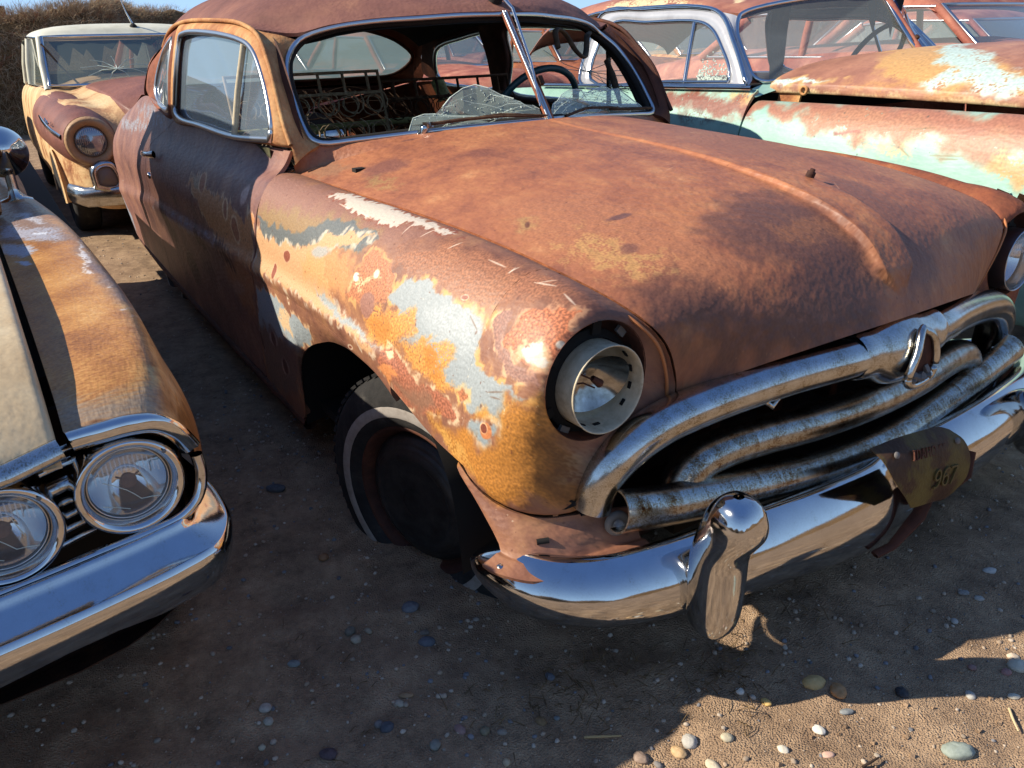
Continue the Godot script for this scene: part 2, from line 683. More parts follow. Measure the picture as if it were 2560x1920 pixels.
func fender_secs() -> Array:
	return [
		V([.795, .962, -1.69, .83, .966, -1.68, .87, .962, -1.65, .915, .935, -1.615, .945, .885, -1.610, .962, .81, -1.615, .966, .735, -1.648, .983, .690, -1.675, .974, .645, -1.70]),
		V([.772, .952, -1.2, .80, .963, -1.2, .845, .958, -1.2, .893, .928, -1.2, .936, .87, -1.2, .962, .795, -1.2, .969, .738, -1.2, .986, .709, -1.2, .978, .672, -1.2]),
		V([.752, .946, -.85, .785, .958, -.85, .832, .950, -.85, .885, .915, -.85, .93, .855, -.85, .96, .785, -.85, .968, .733, -.85, .985, .708, -.85, .976, .660, -.85]),
		V([.737, .938, -.66, .77, .949, -.66, .82, .940, -.66, .875, .902, -.66, .92, .842, -.66, .952, .772, -.66, .962, .715, -.66, .973, .685, -.66, .968, .628, -.66]),
		V([.722, .924, -.50, .755, .936, -.50, .805, .927, -.50, .858, .888, -.50, .902, .828, -.50, .935, .762, -.50, .95, .70, -.50, .955, .64, -.50, .952, .567, -.50]),
		V([.708, .908, -.385, .742, .921, -.385, .79, .913, -.385, .842, .876, -.385, .885, .816, -.385, .917, .75, -.385, .934, .69, -.385, .942, .62, -.385, .942, .545, -.385]),
	]

func hood_rows() -> Array:  # centre y, z then seam x, y, z
	return [[1.092, -1.345, .79, .957, -1.69], [1.076, -1.15, .768, .952, -1.17], [1.055, -.80, .747, .946, -.80], [1.030, -.56, .728, .932, -.56], [1.000, -.385, .705, .908, -.385], [.962, -.25, .678, .880, -.262], [.915, -.162, .642, .843, -.198], [.860, -.112, .603, .795, -.180], [.803, -.075, .572, .728, -.182], [.754, -.053, .553, .665, -.193]]

func hood_grid() -> Array:
	var qs := [0.0, .012, .022, .030, .036, .041, .046, .051, .056, .061, .066, .072, .078, .085, .095, .11, .14, .18, .23, .29, .36, .44, .52, .60, .68, .75, .81, .86, .90, .93, .955, .975, .99, 1.0]
	var full := []
	for k in range(qs.size() - 1, 0, -1): full.append(-qs[k])
	full.append_array(qs)
	var secs := []
	for r in hood_rows():
		var row := []
		for q in full:
			var s := absf(q)
			var first: bool = r[4] < -1.6
			var y: float = r[3] + (r[0] - r[3]) * (1.0 - pow(s, 2.3))
			var z: float = r[4] + (r[1] - r[4]) * (1.0 - pow(s, 1.7 if first else 2.2))
			row.append(Vector3(q * r[2], y, z))
		secs.append(row)
	var g := loft(secs, 9, 1)
	# raised spine with a rounded nose
	var out := []
	for a in g.size():
		var row: PackedVector3Array = g[a]
		var t := float(a) / (g.size() - 1)
		for b in row.size():
			var p := row[b]
			var wdt := lerpf(0.040, 0.058, smoothstep(0.1, 0.6, t)) * (1.0 - 0.75 * smoothstep(0.78, 0.885, t))
			var hh := lerpf(0.004, 0.019, smoothstep(0.05, 0.6, t)) * (1.0 - smoothstep(0.80, 0.89, t))
			var e := smoothstep(wdt + 0.006, wdt - 0.004, absf(p.x)) * hh
			row[b] = p + Vector3(0, 0.8, 0.6 * smoothstep(0.3, 0.8, t)) * e
		out.append(row)
	return out

func ws_loop_half() -> Array:   # windscreen opening, right half, top centre to bottom centre
	return V([0, 1.412, -1.66, .15, 1.411, -1.70, .28, 1.405, -1.76, .42, 1.398, -1.83, .55, 1.38, -1.895, .64, 1.348, -1.938, .70, 1.295, -1.90, .727, 1.236, -1.85, .736, 1.16, -1.78, .737, 1.10, -1.73, .728, 1.06, -1.69, .70, 1.045, -1.665, .60, 1.048, -1.64, .45, 1.057, -1.595, .30, 1.068, -1.53, .15, 1.077, -1.462, 0, 1.084, -1.397])

func door_loop() -> Array:   # line of the front door seam round the door's upper frame
	return V([.80, 1.04, -1.665, .80, 1.095, -1.69, .79, 1.21, -1.757, .778, 1.28, -1.832, .766, 1.36, -1.95, .766, 1.40, -2.13, .771, 1.42, -2.45, .776, 1.43, -2.89, .780, 1.415, -3.07, .835, 1.24, -3.08, .864, 1.09, -3.08, .868, 1.045, -3.07, .862, 1.042, -2.6, .845, 1.032, -2.1])

func win_loop() -> Array:
	return V([.835, 1.062, -1.748, .828, 1.093, -1.738, .812, 1.177, -1.782, .795, 1.287, -1.89, .788, 1.332, -1.975, .789, 1.354, -2.07, .797, 1.384, -2.42, .803, 1.391, -2.86, .808, 1.376, -2.915, .846, 1.24, -2.93, .866, 1.09, -2.99, .869, 1.064, -2.94, .866, 1.053, -2.55, .854, 1.044, -2.1])

func build_coupe() -> void:
	var car := thing("rusted_coupe", "big rust-brown old coupe in the middle with three-bar chrome grille and broken windscreen", "car")
	var MC := Vector3(0, 0.6, -2.2)
	paint_coupe()
	for s in [-1.0, 1.0]:
		var near: bool = s < 0
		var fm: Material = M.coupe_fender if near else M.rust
		# --- front fender: upper, skirt behind the arch, nose, lower valance
		var b := MB.new()
		if near: uv_fender(b)
		var secs := []
		for q in fender_secs(): secs.append(sx(q, s))
		b.grid(loft(secs, 8, 4), MC)
		hem_edges(b, loft(secs, 8, 4), 0.014)
		var lo_top := V([.974, .645, -1.70, .977, .66, -1.5, .978, .668, -1.38, .978, .672, -1.25, .978, .672, -1.12, .977, .667, -.99, .976, .660, -.85, .973, .648, -.74, .968, .628, -.662])
		var lo_bot := V([.942, .222, -1.868, .945, .215, -1.62, .946, .225, -1.45, .948, .46, -1.375, .949, .588, -1.13, .949, .617, -1.0, .949, .622, -.86, .949, .612, -.75, .955, .586, -.664])
		var lg := []
		for k in lo_top.size():
			var a: Vector3 = lo_top[k]
			var c: Vector3 = lo_bot[k]
			lg.append(sx([a, a.lerp(c, 0.3) + Vector3(0.004, 0, -0.0), a.lerp(c, 0.65) + Vector3(0.004, 0, 0), c], s))
		b.grid(loft(lg, 6, 4), MC, 0.02, 0.0)
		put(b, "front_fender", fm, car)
		# nose round the lamp
		b = MB.new()
		if near: uv_fender(b)
		var L0: Array = fender_secs()[5].duplicate()
		L0.append_array(V([.937, .520, -.355, .92, .497, -.31, .893, .482, -.268, .85, .472, -.235, .80, .469, -.216, .745, .485, -.203, .705, .545, -.195, .655, .60, -.192, .60, .640, -.192, .553, .665, -.193, .572, .728, -.182, .603, .795, -.180, .642, .843, -.198, .678, .880, -.262]))
		L0.append(L0[0])
		var hc := Vector3(.746, .745, -.20)
		var rings := []
		for k in 7:
			var an := PI * 0.5 * k / 6.0
			var row := []
			for p in L0:
				var d := Vector2(p.x - hc.x, p.y - hc.y)
				var R := d.length()
				var e := d / R
				var r0 := 0.119
				var rr := r0 + (R - r0) * cos(an)
				var zr := -.205
				var zz: float = p.z + (zr - p.z) * sin(an)
				row.append(Vector3(hc.x + e.x * rr, hc.y + e.y * rr, zz))
			rings.append(sx(row, s))
		var ng := loft(rings, 2, 2)
		b.grid(ng, Vector3(.75 * s, .75, -.6), 0.0, 0.0, true)
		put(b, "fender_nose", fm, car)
		# valance under the seam with a turned-out lip
		b = MB.new()
		if near: uv_fender(b)
		var vt := V([.944, .548, -.40, .937, .515, -.352, .92, .492, -.308, .893, .477, -.266, .85, .467, -.233, .80, .464, -.214, .74, .46, -.200, .66, .448, -.185])
		var vb := V([.945, .405, -.262, .94, .402, -.245, .922, .40, -.215, .895, .397, -.19, .85, .395, -.172, .80, .395, -.160, .74, .393, -.152, .66, .39, -.145])
		var vg := []
		for k in vt.size():
			var a: Vector3 = vt[k]
			var c: Vector3 = vb[k]
			var dir := Vector3(a.x - .72, 0, a.z + .42).normalized()
			vg.append(sx([a + dir * .002, a + Vector3(0, -.012, 0) + dir * .005, a.lerp(c, .5) + dir * -.004, c - dir * .01, c, c, c + Vector3(0, -.006, 0) + dir * .018, c + Vector3(0, -.010, 0) + dir * .036], s))
		b.grid(loft(vg, 4, 4), Vector3(.6 * s, .45, -.6), 0.008)
		put(b, "valance", fm, car)
		# --- door below the window
		b = uv_side(MB.new())
		var dm: Material = M.coupe_side if near else M.rust
		var ds := [
			V([.80, 1.035, -1.67, .825, .99, -1.678, .85, .968, -1.672, .90, .947, -1.618, .945, .885, -1.614, .963, .81, -1.62, .966, .735, -1.652, .982, .69, -1.68, .973, .632, -1.712, .958, .45, -1.80, .942, .222, -1.872]),
			V([.847, 1.032, -2.15, .866, .995, -2.2, .888, .962, -2.2, .925, .918, -2.2, .951, .857, -2.2, .967, .785, -2.2, .966, .705, -2.2, .981, .662, -2.2, .972, .605, -2.2, .957, .44, -2.2, .94, .215, -2.2]),
			V([.864, 1.042, -2.7, .876, 1.0, -2.75, .894, .958, -2.75, .926, .906, -2.75, .952, .845, -2.75, .966, .775, -2.75, .964, .685, -2.75, .978, .642, -2.75, .969, .585, -2.75, .953, .43, -2.75, .937, .21, -2.75]),
			V([.868, 1.045, -3.07, .88, 1.0, -3.2, .897, .955, -3.36, .925, .90, -3.5, .949, .835, -3.55, .962, .76, -3.57, .959, .66, -3.58, .972, .612, -3.58, .963, .555, -3.58, .948, .42, -3.58, .933, .21, -3.58])]
		var dq := []
		for q in ds: dq.append(sx(q, s))
		b.grid(loft(dq, 10, 4), MC, 0.012, 0.003)
		var door := put(b, "door", dm, car)
		# --- rear quarter
		b = uv_side(MB.new())
		var qs := [ds[3],
			V([.835, 1.115, -3.83, .862, 1.045, -3.9, .89, .982, -3.95, .92, .91, -4.0, .945, .835, -4.0, .957, .755, -4.0, .951, .628, -4.0, .964, .573, -4.0, .956, .52, -4.0, .94, .40, -4.0, .925, .205, -4.0]),
			V([.80, 1.04, -4.5, .84, 1.01, -4.5, .88, .965, -4.5, .912, .905, -4.5, .937, .835, -4.5, .95, .745, -4.5, .944, .60, -4.5, .957, .54, -4.5, .949, .49, -4.5, .935, .38, -4.5, .915, .20, -4.5]),
			V([.73, .975, -4.95, .78, .955, -4.95, .83, .915, -4.95, .875, .86, -4.95, .91, .80, -4.95, .93, .71, -4.95, .928, .565, -4.95, .942, .50, -4.95, .934, .46, -4.95, .92, .37, -4.95, .90, .23, -4.95]),
			V([.52, .88, -5.28, .58, .87, -5.28, .65, .84, -5.28, .72, .79, -5.28, .77, .73, -5.28, .80, .65, -5.28, .81, .53, -5.28, .825, .46, -5.28, .815, .42, -5.28, .80, .36, -5.28, .78, .30, -5.28])]
		var qq := []
		for q in qs: qq.append(sx(q, s))
		b.grid(loft(qq, 8, 4), MC, 0.012, 0.003)
		put(b, "rear_quarter", dm, car)
		# --- sill
		b = MB.new()
		tube(b, sx(V([.93, .20, -1.45, .93, .195, -1.9, .925, .19, -3.0, .915, .19, -4.0, .89, .19, -4.8]), s), 0.022, 8)
		put(b, "sill", M.rust_dark, car)
		# --- door upper frame round the window
		b = MB.new()
		var dl := door_loop()
		var wl := win_loop()
		var r0 := []
		var r1 := []
		var r2 := []
		var r3 := []
		for k in 15:
			var a: Vector3 = dl[k % 14]
			var c: Vector3 = wl[k % 14]
			r0.append(a)
			r1.append(a.lerp(c, .25) + Vector3(.012, 0, 0))
			r2.append(a.lerp(c, .7) + Vector3(.012, 0, 0))
			r3.append(c)
		b.grid(loft([sx(r0, s), sx(r1, s), sx(r2, s), sx(r3, s)], 4, 5), Vector3(0, 1.15, -2.7), 0.0, 0.0, true)
		put(b, "window_frame", M.rust_frame if near else M.rust_dark, door)  # far frame takes a darker rust than the near one
		# inner lining of the same opening, so that the car has wall thickness
		b = MB.new()
		var w2 := []
		var w3 := []
		for k in 15:
			var c: Vector3 = wl[k % 14]
			w2.append(c + Vector3(-.035, 0, 0))
			var a: Vector3 = dl[k % 14]
			w3.append(a + Vector3(-.045, 0, 0))
		b.grid(loft([sx(r3, s), sx(w2, s), sx(w3, s)], 2, 5), Vector3(2.0 * s, 1.15, -2.7), 0, 0, true)
		put(b, "door_lining", M.rust_dark, door)
		# bright window trim, glass, vent bar
		b = MB.new()
		var wt := wl.duplicate()
		wt.append(wl[0])
		var wtp := spl(sx(wt, s), 5)
		wtp.remove_at(wtp.size() - 1)
		var off := PackedVector3Array()
		for p in wtp: off.append(p + Vector3(.006 * s, 0, 0))
		tube(b, off, .0105, 8, true)
		put(b, "window_trim", M.steel_trim, door)
		b = MB.new()
		var cg := Vector3(.826 * s, 1.2, -2.4)
		var vent_top := Vector3(.790 * s, 1.347, -2.06)
		var vent_bot := Vector3(.856 * s, 1.046, -2.12)
		if near:
			# pane behind the vent bar
			var pp := spl(sx(wt, s), 5)
			for k in pp.size() - 1:
				b.tri(cg, pp[k] - Vector3(.012 * s, 0, 0), pp[k + 1] - Vector3(.012 * s, 0, 0))
			put(b, "window_pane", M.glass_side, door)
		b = MB.new()
		tube(b, [vent_bot, vent_bot.lerp(vent_top, .5) + Vector3(.004 * s, 0, 0), vent_top], .011, 8)
		put(b, "vent_bar", M.cream if near else M.near_black, door)
		if not near:
			cracked_pane(door, "cracked_pane", [Vector3(.83, 1.062, -1.76), Vector3(.81, 1.18, -1.79), Vector3(.792, 1.29, -1.9), Vector3(.785, 1.35, -2.08), Vector3(.795, 1.38, -2.42), Vector3(.80, 1.385, -2.86), Vector3(.845, 1.24, -2.92), Vector3(.864, 1.07, -2.95), Vector3(.853, 1.046, -2.1)], Vector3(.825, 1.19, -2.25), 31)
		# handle and lock
		b = MB.new()
		tube(b, sx(V([.955, .868, -3.46, .975, .872, -3.44, .982, .876, -3.38, .980, .882, -3.27, .958, .885, -3.24]), s), [.012, .015, .013, .014, .017], 10, false, Vector3.UP, 0.7, 1.0)
		put(b, "door_handle", M.chrome, door)
		b = MB.new()
		lathe(b, Vector3(.966 * s, .765, -3.44), Vector3(s, 0, 0), [Vector2(.016, -.01), Vector2(.016, .004), Vector2(.011, .008), Vector2(0.0001, .009)], 14)
		put(b, "lock", M.chrome, door)
		# --- A-pillar between windscreen and door
		b = MB.new()
		var wsl := ws_loop_half()
		var pa := [Vector3(.66, 1.425, -2.06), Vector3(.70, 1.385, -2.045)]
		var ap := []
		var inner := [wsl[5], wsl[6], wsl[7], wsl[8], wsl[9], wsl[10], wsl[11]]
		var outer := [Vector3(.757, 1.388, -2.03), Vector3(.766, 1.345, -1.932), Vector3(.778, 1.28, -1.832), Vector3(.790, 1.21, -1.757), Vector3(.80, 1.10, -1.693), Vector3(.802, 1.035, -1.66), Vector3(.80, .99, -1.655)]
		for k in 7:
			var a: Vector3 = inner[k]
			var c: Vector3 = outer[k]
			ap.append(sx([a, a.lerp(c, .35) + Vector3(.012, .004, .016), a.lerp(c, .75) + Vector3(.012, .0, .012), c + Vector3(0, 0, .002)], s))
		b.grid(loft(ap, 4, 4), Vector3(0, 1.2, -2.6), 0.016)
		put(b, "windscreen_pillar", M.rust_tan if near else M.rust_dark, car)  # far pillar takes the darker rust, near one the tan
		# inside of the pillar
		b = MB.new()
		var ip := []
		for k in 7:
			var a: Vector3 = inner[k]
			var c: Vector3 = outer[k]
			ip.append(sx([a + Vector3(-.01, 0, -.012), a + Vector3(-.02, 0, -.06), c + Vector3(-.03, 0, -.09)], s))
		b.grid(loft(ip, 4, 2), Vector3(0.3 * s, 1.2, -1.0))
		put(b, "pillar_lining", M.near_black, car)
		# --- rear side window panel
		b = MB.new()
		var ol := V([.779, 1.418, -3.085, .836, 1.24, -3.092, .866, 1.09, -3.092, .868, 1.05, -3.10, .862, 1.065, -3.45, .835, 1.12, -3.82, .82, 1.16, -3.92, .795, 1.25, -3.87, .737, 1.348, -3.70, .757, 1.388, -3.45])
		var il := V([.797, 1.376, -3.13, .84, 1.235, -3.13, .866, 1.10, -3.13, .868, 1.080, -3.16, .848, 1.085, -3.45, .820, 1.10, -3.64, .812, 1.14, -3.70, .792, 1.21, -3.69, .768, 1.295, -3.61, .785, 1.352, -3.32])
		var o0 := []
		var o1 := []
		var o2 := []
		for k in 11:
			o0.append(ol[k % 10])
			o1.append(ol[k % 10].lerp(il[k % 10], .5) + Vector3(.012, 0, 0))
			o2.append(il[k % 10])
		b.grid(loft([sx(o0, s), sx(o1, s), sx(o2, s)], 3, 4), Vector3(0, 1.15, -3.7), 0, 0, true)
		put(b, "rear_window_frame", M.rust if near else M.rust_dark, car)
		b = MB.new()
		var it := spl(sx(o2, s), 5)
		it.remove_at(it.size() - 1)
		tube(b, it, .013, 8, true)
		put(b, "rear_window_trim", M.steel_trim, car)
		b = MB.new()
		for k in it.size(): b.tri(Vector3(.822 * s, 1.2, -3.4), it[k], it[(k + 1) % it.size()])
		if near: put(b, "rear_side_pane", M.glass_side, car)
		# drip rail
		b = MB.new()
		tube(b, spl(sx(V([.806, 1.05, -1.655, .805, 1.10, -1.692, .797, 1.215, -1.765, .783, 1.29, -1.845, .772, 1.366, -1.95, .772, 1.408, -2.13, .777, 1.428, -2.45, .782, 1.438, -2.89, .782, 1.425, -3.15, .764, 1.392, -3.43, .742, 1.345, -3.69]), s), 4), .008, 6)
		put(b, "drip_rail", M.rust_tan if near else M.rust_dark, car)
		# --- headlamp
		build_headlamp(car, s)
		# wheel arch liner and front wheel
		b = MB.new()
		var al := []
		for q in [[-1.45, .20], [-1.40, .46], [-1.30, .56], [-1.13, .63], [-.9, .66], [-.7, .62], [-.55, .57], [-.45, .45], [-.42, .25]]:
			al.append(sx([Vector3(.94, q[1], q[0]), Vector3(.75, q[1] + .03, q[0]), Vector3(.45, q[1] + .02, q[0])], s))
		b.grid(loft(al, 3, 2), Vector3(.7 * s, .25, -.9), 0, 0, false)
		b.quad(Vector3(.5 * s, .1, -1.5), Vector3(.5 * s, .7, -1.5), Vector3(.5 * s, .7, -.35), Vector3(.5 * s, .1, -.35))
		put(b, "wheel_arch", M.near_black, car)
		build_wheel(car, Vector3(.80 * s, .232, -.80), s, deg_to_rad(19.0) if near else 0.2, "front_wheel")
		build_wheel(car, Vector3(.78 * s, .215, -3.98), s, 0.0, "rear_wheel")
	# --- hood
	var hb := uv_hood(MB.new())
	hb.grid(hood_grid(), Vector3(0, .3, -1.2), 0.014, 0.005)
	var hood := put(hb, "hood", M.coupe_hood, car)
	for e in [0, 1]:
		var hg0 := hood_grid()
		var ep := PackedVector3Array()
		for r in hg0:
			var rr: PackedVector3Array = r
			ep.append((rr[4] if e == 0 else rr[rr.size() - 5]).lerp(rr[0] if e == 0 else rr[rr.size() - 1], 1.35) + Vector3(0, .0045, 0))
		var eb := MB.new()
		tube(eb, ep, .0038, 6)
		put(eb, "hood_edge_glint", M.lit_edge, hood)  # orange bead added as the sunlit glint of the hood edge
	var bb := MB.new()
	lathe(bb, Vector3(.052, 1.022, -.385), Vector3(.1, .93, .3), [Vector2(.011, -.01), Vector2(.011, .003), Vector2(.0065, .004), Vector2(.0065, .010), Vector2(.0001, .011)], 8)
	put(bb, "ornament_bolt", M.rust_dark, hood)
	# --- cowl between hood and windscreen
	var cb := uv_hood(MB.new())
	var wsb := [Vector3(.80, .985, -1.668), Vector3(.745, 1.035, -1.672)]
	var wl2 := ws_loop_half()
	for k in range(11, 17): wsb.append(wl2[k])
	var full := []
	for k in range(0, 8): full.append(wsb[k])
	for k in range(6, -1, -1): full.append(Vector3(-wsb[k].x, wsb[k].y, wsb[k].z))
	var hg := hood_grid()
	var hr: PackedVector3Array = hg[0]
	var front := []
	for p in full:
		var best := hr[0]
		for q in hr:
			if absf(q.x - p.x) < absf(best.x - p.x): best = q
		front.append(best + Vector3(0, -.006, -.002))
	var midr := []
	for k in full.size(): midr.append((full[k] as Vector3).lerp(front[k], .5) + Vector3(0, .004, 0))
	cb.grid(loft([full, midr, front], 3, 4), Vector3(0, .3, -1.8))
	put(cb, "cowl", M.coupe_hood, car)
	build_roof(car)
	build_front_end(car)
	build_interior(car)
	build_windscreen(car)
	# floor pan and firewall close the body
	var fb := MB.new()
	fb.box(Vector3(0, .26, -3.2), Vector3(1.78, .03, 3.9))
	fb.box(Vector3(0, .62, -1.42), Vector3(1.4, .75, .03))
	fb.box(Vector3(0, .30, -.78), Vector3(.98, .03, 1.1))
	put(fb, "floor_pan", M.near_black, car)

var HG := []
func hood_at(x: float, z: float) -> Vector3:
	if HG.is_empty(): HG = hood_grid()
	var best := Vector3.ZERO
	var bd := 1e9
	for r in HG:
		for p in r:
			var d := Vector2(p.x - x, p.z - z).length_squared()
			if d < bd and p.y > .5:
				bd = d
				best = p
	return best

func build_headlamp(car: Node3D, s: float) -> void:
	var near := s < 0
	var c := Vector3(.746 * s, .745, -.205)
	var h := Node3D.new()
	h.name = numbered("headlamp", car)
	car.add_child(h, true)
	var Z := Vector3(0, 0, 1)
	var b := MB.new()
	lathe(b, c, Z, [Vector2(.120, .002), Vector2(.117, -.006), Vector2(.116, -.035), Vector2(.111, -.055), Vector2(.10, -.060), Vector2(.07, -.085)], 40, true)
	put(b, "recess", M.rust_dark, h)
	var cc := c + Vector3(.012, -.014, .012)
	var ax := Vector3(0.03, 0.02, 1).normalized()
	b = MB.new()
	lathe(b, cc, ax, [Vector2(.104, -.055), Vector2(.104, -.050), Vector2(.093, -.046), Vector2(.089, -.040)], 40)
	for k in 6:   # fixing ears
		var an := TAU * k / 6.0 + .4
		var p := cc + Vector3(cos(an), sin(an), 0) * .107 + ax * -.046
		b.box(p, Vector3(.026, .02, .005), Basis(Vector3(0, 0, 1), an))
	put(b, "mounting_ring", M.near_black, h)
	b = MB.new()
	lathe(b, cc, ax, [Vector2(.0865, -.055), Vector2(.0865, .004), Vector2(.088, .008), Vector2(.0875, .0105), Vector2(.0855, .0105), Vector2(.084, .007), Vector2(.0835, .0), Vector2(.082, -.045), Vector2(.076, -.062), Vector2(.055, -.075), Vector2(.0001, -.082)], 48)
	put(b, "retaining_can", M.cream if near else M.steel_trim, h)
	b = MB.new()
	var prof := []
	for k in 11:
		var r := .001 + .070 * k / 10.0
		prof.append(Vector2(r, -.074 + .050 * pow(r / .071, 2.0)))
	if near:
		# half of the mirrored bowl survives, broken along a slanting edge
		lathe(b, cc + Vector3(-.012, -.004, .006), (ax + Vector3(-.15, -.42, 0)).normalized(), prof, 34, false, 1.15, 5.6)
	else:
		lathe(b, cc, ax, prof, 36, false)
	put(b, "reflector", M.mirror_cloudy if near else M.mirror, h)
	if near:
		b = MB.new()
		for k in 14:   # slots pressed into the can
			var an := TAU * k / 14.0 + .2
			if k % 3 == 2: continue
			b.box(cc + Vector3(cos(an), sin(an), 0) * .0815 + ax * -.022, Vector3(.003, .014, .007), Basis(Vector3(0, 0, 1), an))
		put(b, "can_slots", M.black, h).set_meta("kind", "stuff")
		for q in [[1.75, .112], [2.7, .113], [.75, .110], [4.2, .112]]:
			b = MB.new()
			b.box(c + Vector3(cos(q[0]), sin(q[0]), 0) * q[1] + Vector3(0, 0, -.03), Vector3(.016, .022, .008), Basis(Vector3(0, 0, 1), q[0]))
			put(b, "spring_clip", M.primer, h)
	b = MB.new()
	var f := cc + Vector3(-.006, .008, -.045)
	if near:
		tube(b, [f + Vector3(-.03, .018, -.02), f + Vector3(-.018, .012, .01), f + Vector3(.012, -.006, .012)], .0018, 6)
		tube(b, [f + Vector3(-.038, -.012, -.02), f + Vector3(-.02, -.002, .01), f + Vector3(.006, -.018, .012)], .0018, 6)
		tube(b, [f + Vector3(.0, .004, .012), f + Vector3(.018, -.012, .014)], [.006, .009], 8)
		put(b, "burner", M.rust_dark, h)
	else:
		lathe(b, cc, ax, [Vector2(.083, .002), Vector2(.079, .008), Vector2(.055, .018), Vector2(.03, .022), Vector2(.0001, .023)], 40)
		put(b, "lens", M.lens, h)
		b = MB.new()
		for k in 12:
			var xx := -.060 + .011 * k
			var yy := sqrt(maxf(.0066 - xx * xx, 0.0)) * .8
			tube(b, [cc + Vector3(xx, yy * .35, .008), cc + Vector3(xx, yy, .002)], .0022, 5)
		put(b, "lens_flutes", M.lens_rib, h)

func build_wheel(car: Node3D, c: Vector3, s: float, steer: float, called: String) -> Node3D:
	var w := Node3D.new()
	w.name = numbered(called, car)
	w.position = c
	w.rotation.y = -steer * -1.0 * (1.0 if s < 0 else 1.0)
	car.add_child(w, true)
	var ax := Vector3(s, 0, 0)
	var O := Vector3.ZERO
	var b := MB.new()
	# slack tyre: the lower part is squashed out on the ground
	var prof := [Vector2(.205, -.08), Vector2(.25, -.095), Vector2(.30, -.088), Vector2(.335, -.070), Vector2(.345, -.045), Vector2(.347, 0), Vector2(.345, .045), Vector2(.335, .070), Vector2(.305, .088), Vector2(.262, .097), Vector2(.225, .09), Vector2(.206, .075)]
	var g := []
	for p in spl_pts(prof, 3):
		var row := PackedVector3Array()
		for j in 65:
			var an := TAU * (j % 64) / 64.0
			var q := Vector3(p.y * s, sin(an) * p.x, cos(an) * p.x)
			var floor_y: float = -c.y + .012
			if q.y < floor_y:
				var over := floor_y - q.y
				q.y = floor_y
				q.x += s * over * .55 * (1.0 if p.y > 0 else -1.0)
			row.append(q)
		g.append(row)
	b.grid(g, null, 0, 0, true, s > 0)
	put(b, "tyre", M.rubber, w)
	b = MB.new()   # tread blocks
	for j in 60:
		var an := TAU * j / 60.0
		if sin(an) * .35 < -c.y + .02: continue
		for k in 5:
			var bs := Basis(Vector3(1, 0, 0), -an)
			b.box(bs * Vector3((-.052 + .026 * k), 0, .349) , Vector3(.019, .021, .008), bs * Basis(Vector3(0, 0, 1), .25))
	put(b, "tread", M.rubber, w)
	b = MB.new()
	lathe(b, O, ax, [Vector2(.272, .0962), Vector2(.266, .0982), Vector2(.25, .0985), Vector2(.244, .0968)], 56)
	put(b, "whitewall_band", M.whitewall, w)
	b = MB.new()
	lathe(b, O, ax, spl2([Vector2(.214, .062), Vector2(.216, .078), Vector2(.208, .083), Vector2(.196, .07), Vector2(.185, .045), Vector2(.16, .036), Vector2(.14, .045), Vector2(.12, .05)], 3), 48)
	put(b, "rim", M.rust_dark, w)
	b = MB.new()
	lathe(b, O, ax, [Vector2(0.1849, .035), Vector2(0.1837, .056), Vector2(0.1755, .066), Vector2(0.1708, .0665), Vector2(0.1685, .071), Vector2(0.1615, .075), Vector2(0.1580, .0755), Vector2(0.1556, .080), Vector2(0.1486, .084), Vector2(0.1451, .0845), Vector2(0.1416, .089), Vector2(0.1310, .092), Vector2(0.1240, .0915), Vector2(0.1170, .088), Vector2(0.0585, .090), Vector2(.042, .0895), Vector2(.0405, .092), Vector2(.039, .0895), Vector2(.0001, .091)], 56)
	put(b, "hub_cap", M.hubcap, w)
	return w

func spl2(P: Array, m: int) -> Array:
	var q := []
	for p in P: q.append(Vector3(p.x, p.y, 0))
	var o := []
	for p in spl(q, m): o.append(Vector2(p.x, p.y))
	return o

func spl_pts(P: Array, m: int) -> Array:
	return spl2(P, m)

func cracked_pane(parent: Node, called: String, P: Array, c: Vector3, seed_: int) -> void:
	var r := RandomNumberGenerator.new()
	r.seed = seed_
	var b := MB.new()
	for k in P.size():
		b.tri(c, P[k], P[(k + 1) % P.size()])
	var pane := put(b, called, M.glass, parent)
	b = MB.new()
	for k in 9:
		var a: Vector3 = P[r.randi() % P.size()]
		var d: Vector3 = P[r.randi() % P.size()]
		var e := a.lerp(d, r.randf())
		var m := c.lerp(e, .5) + (Vector3(r.randf() - .5, r.randf() - .5, r.randf() - .5)) * .05
		tube(b, [c, m, e], .0016, 4)
	put(b, "crack", M.glass_crack, pane)

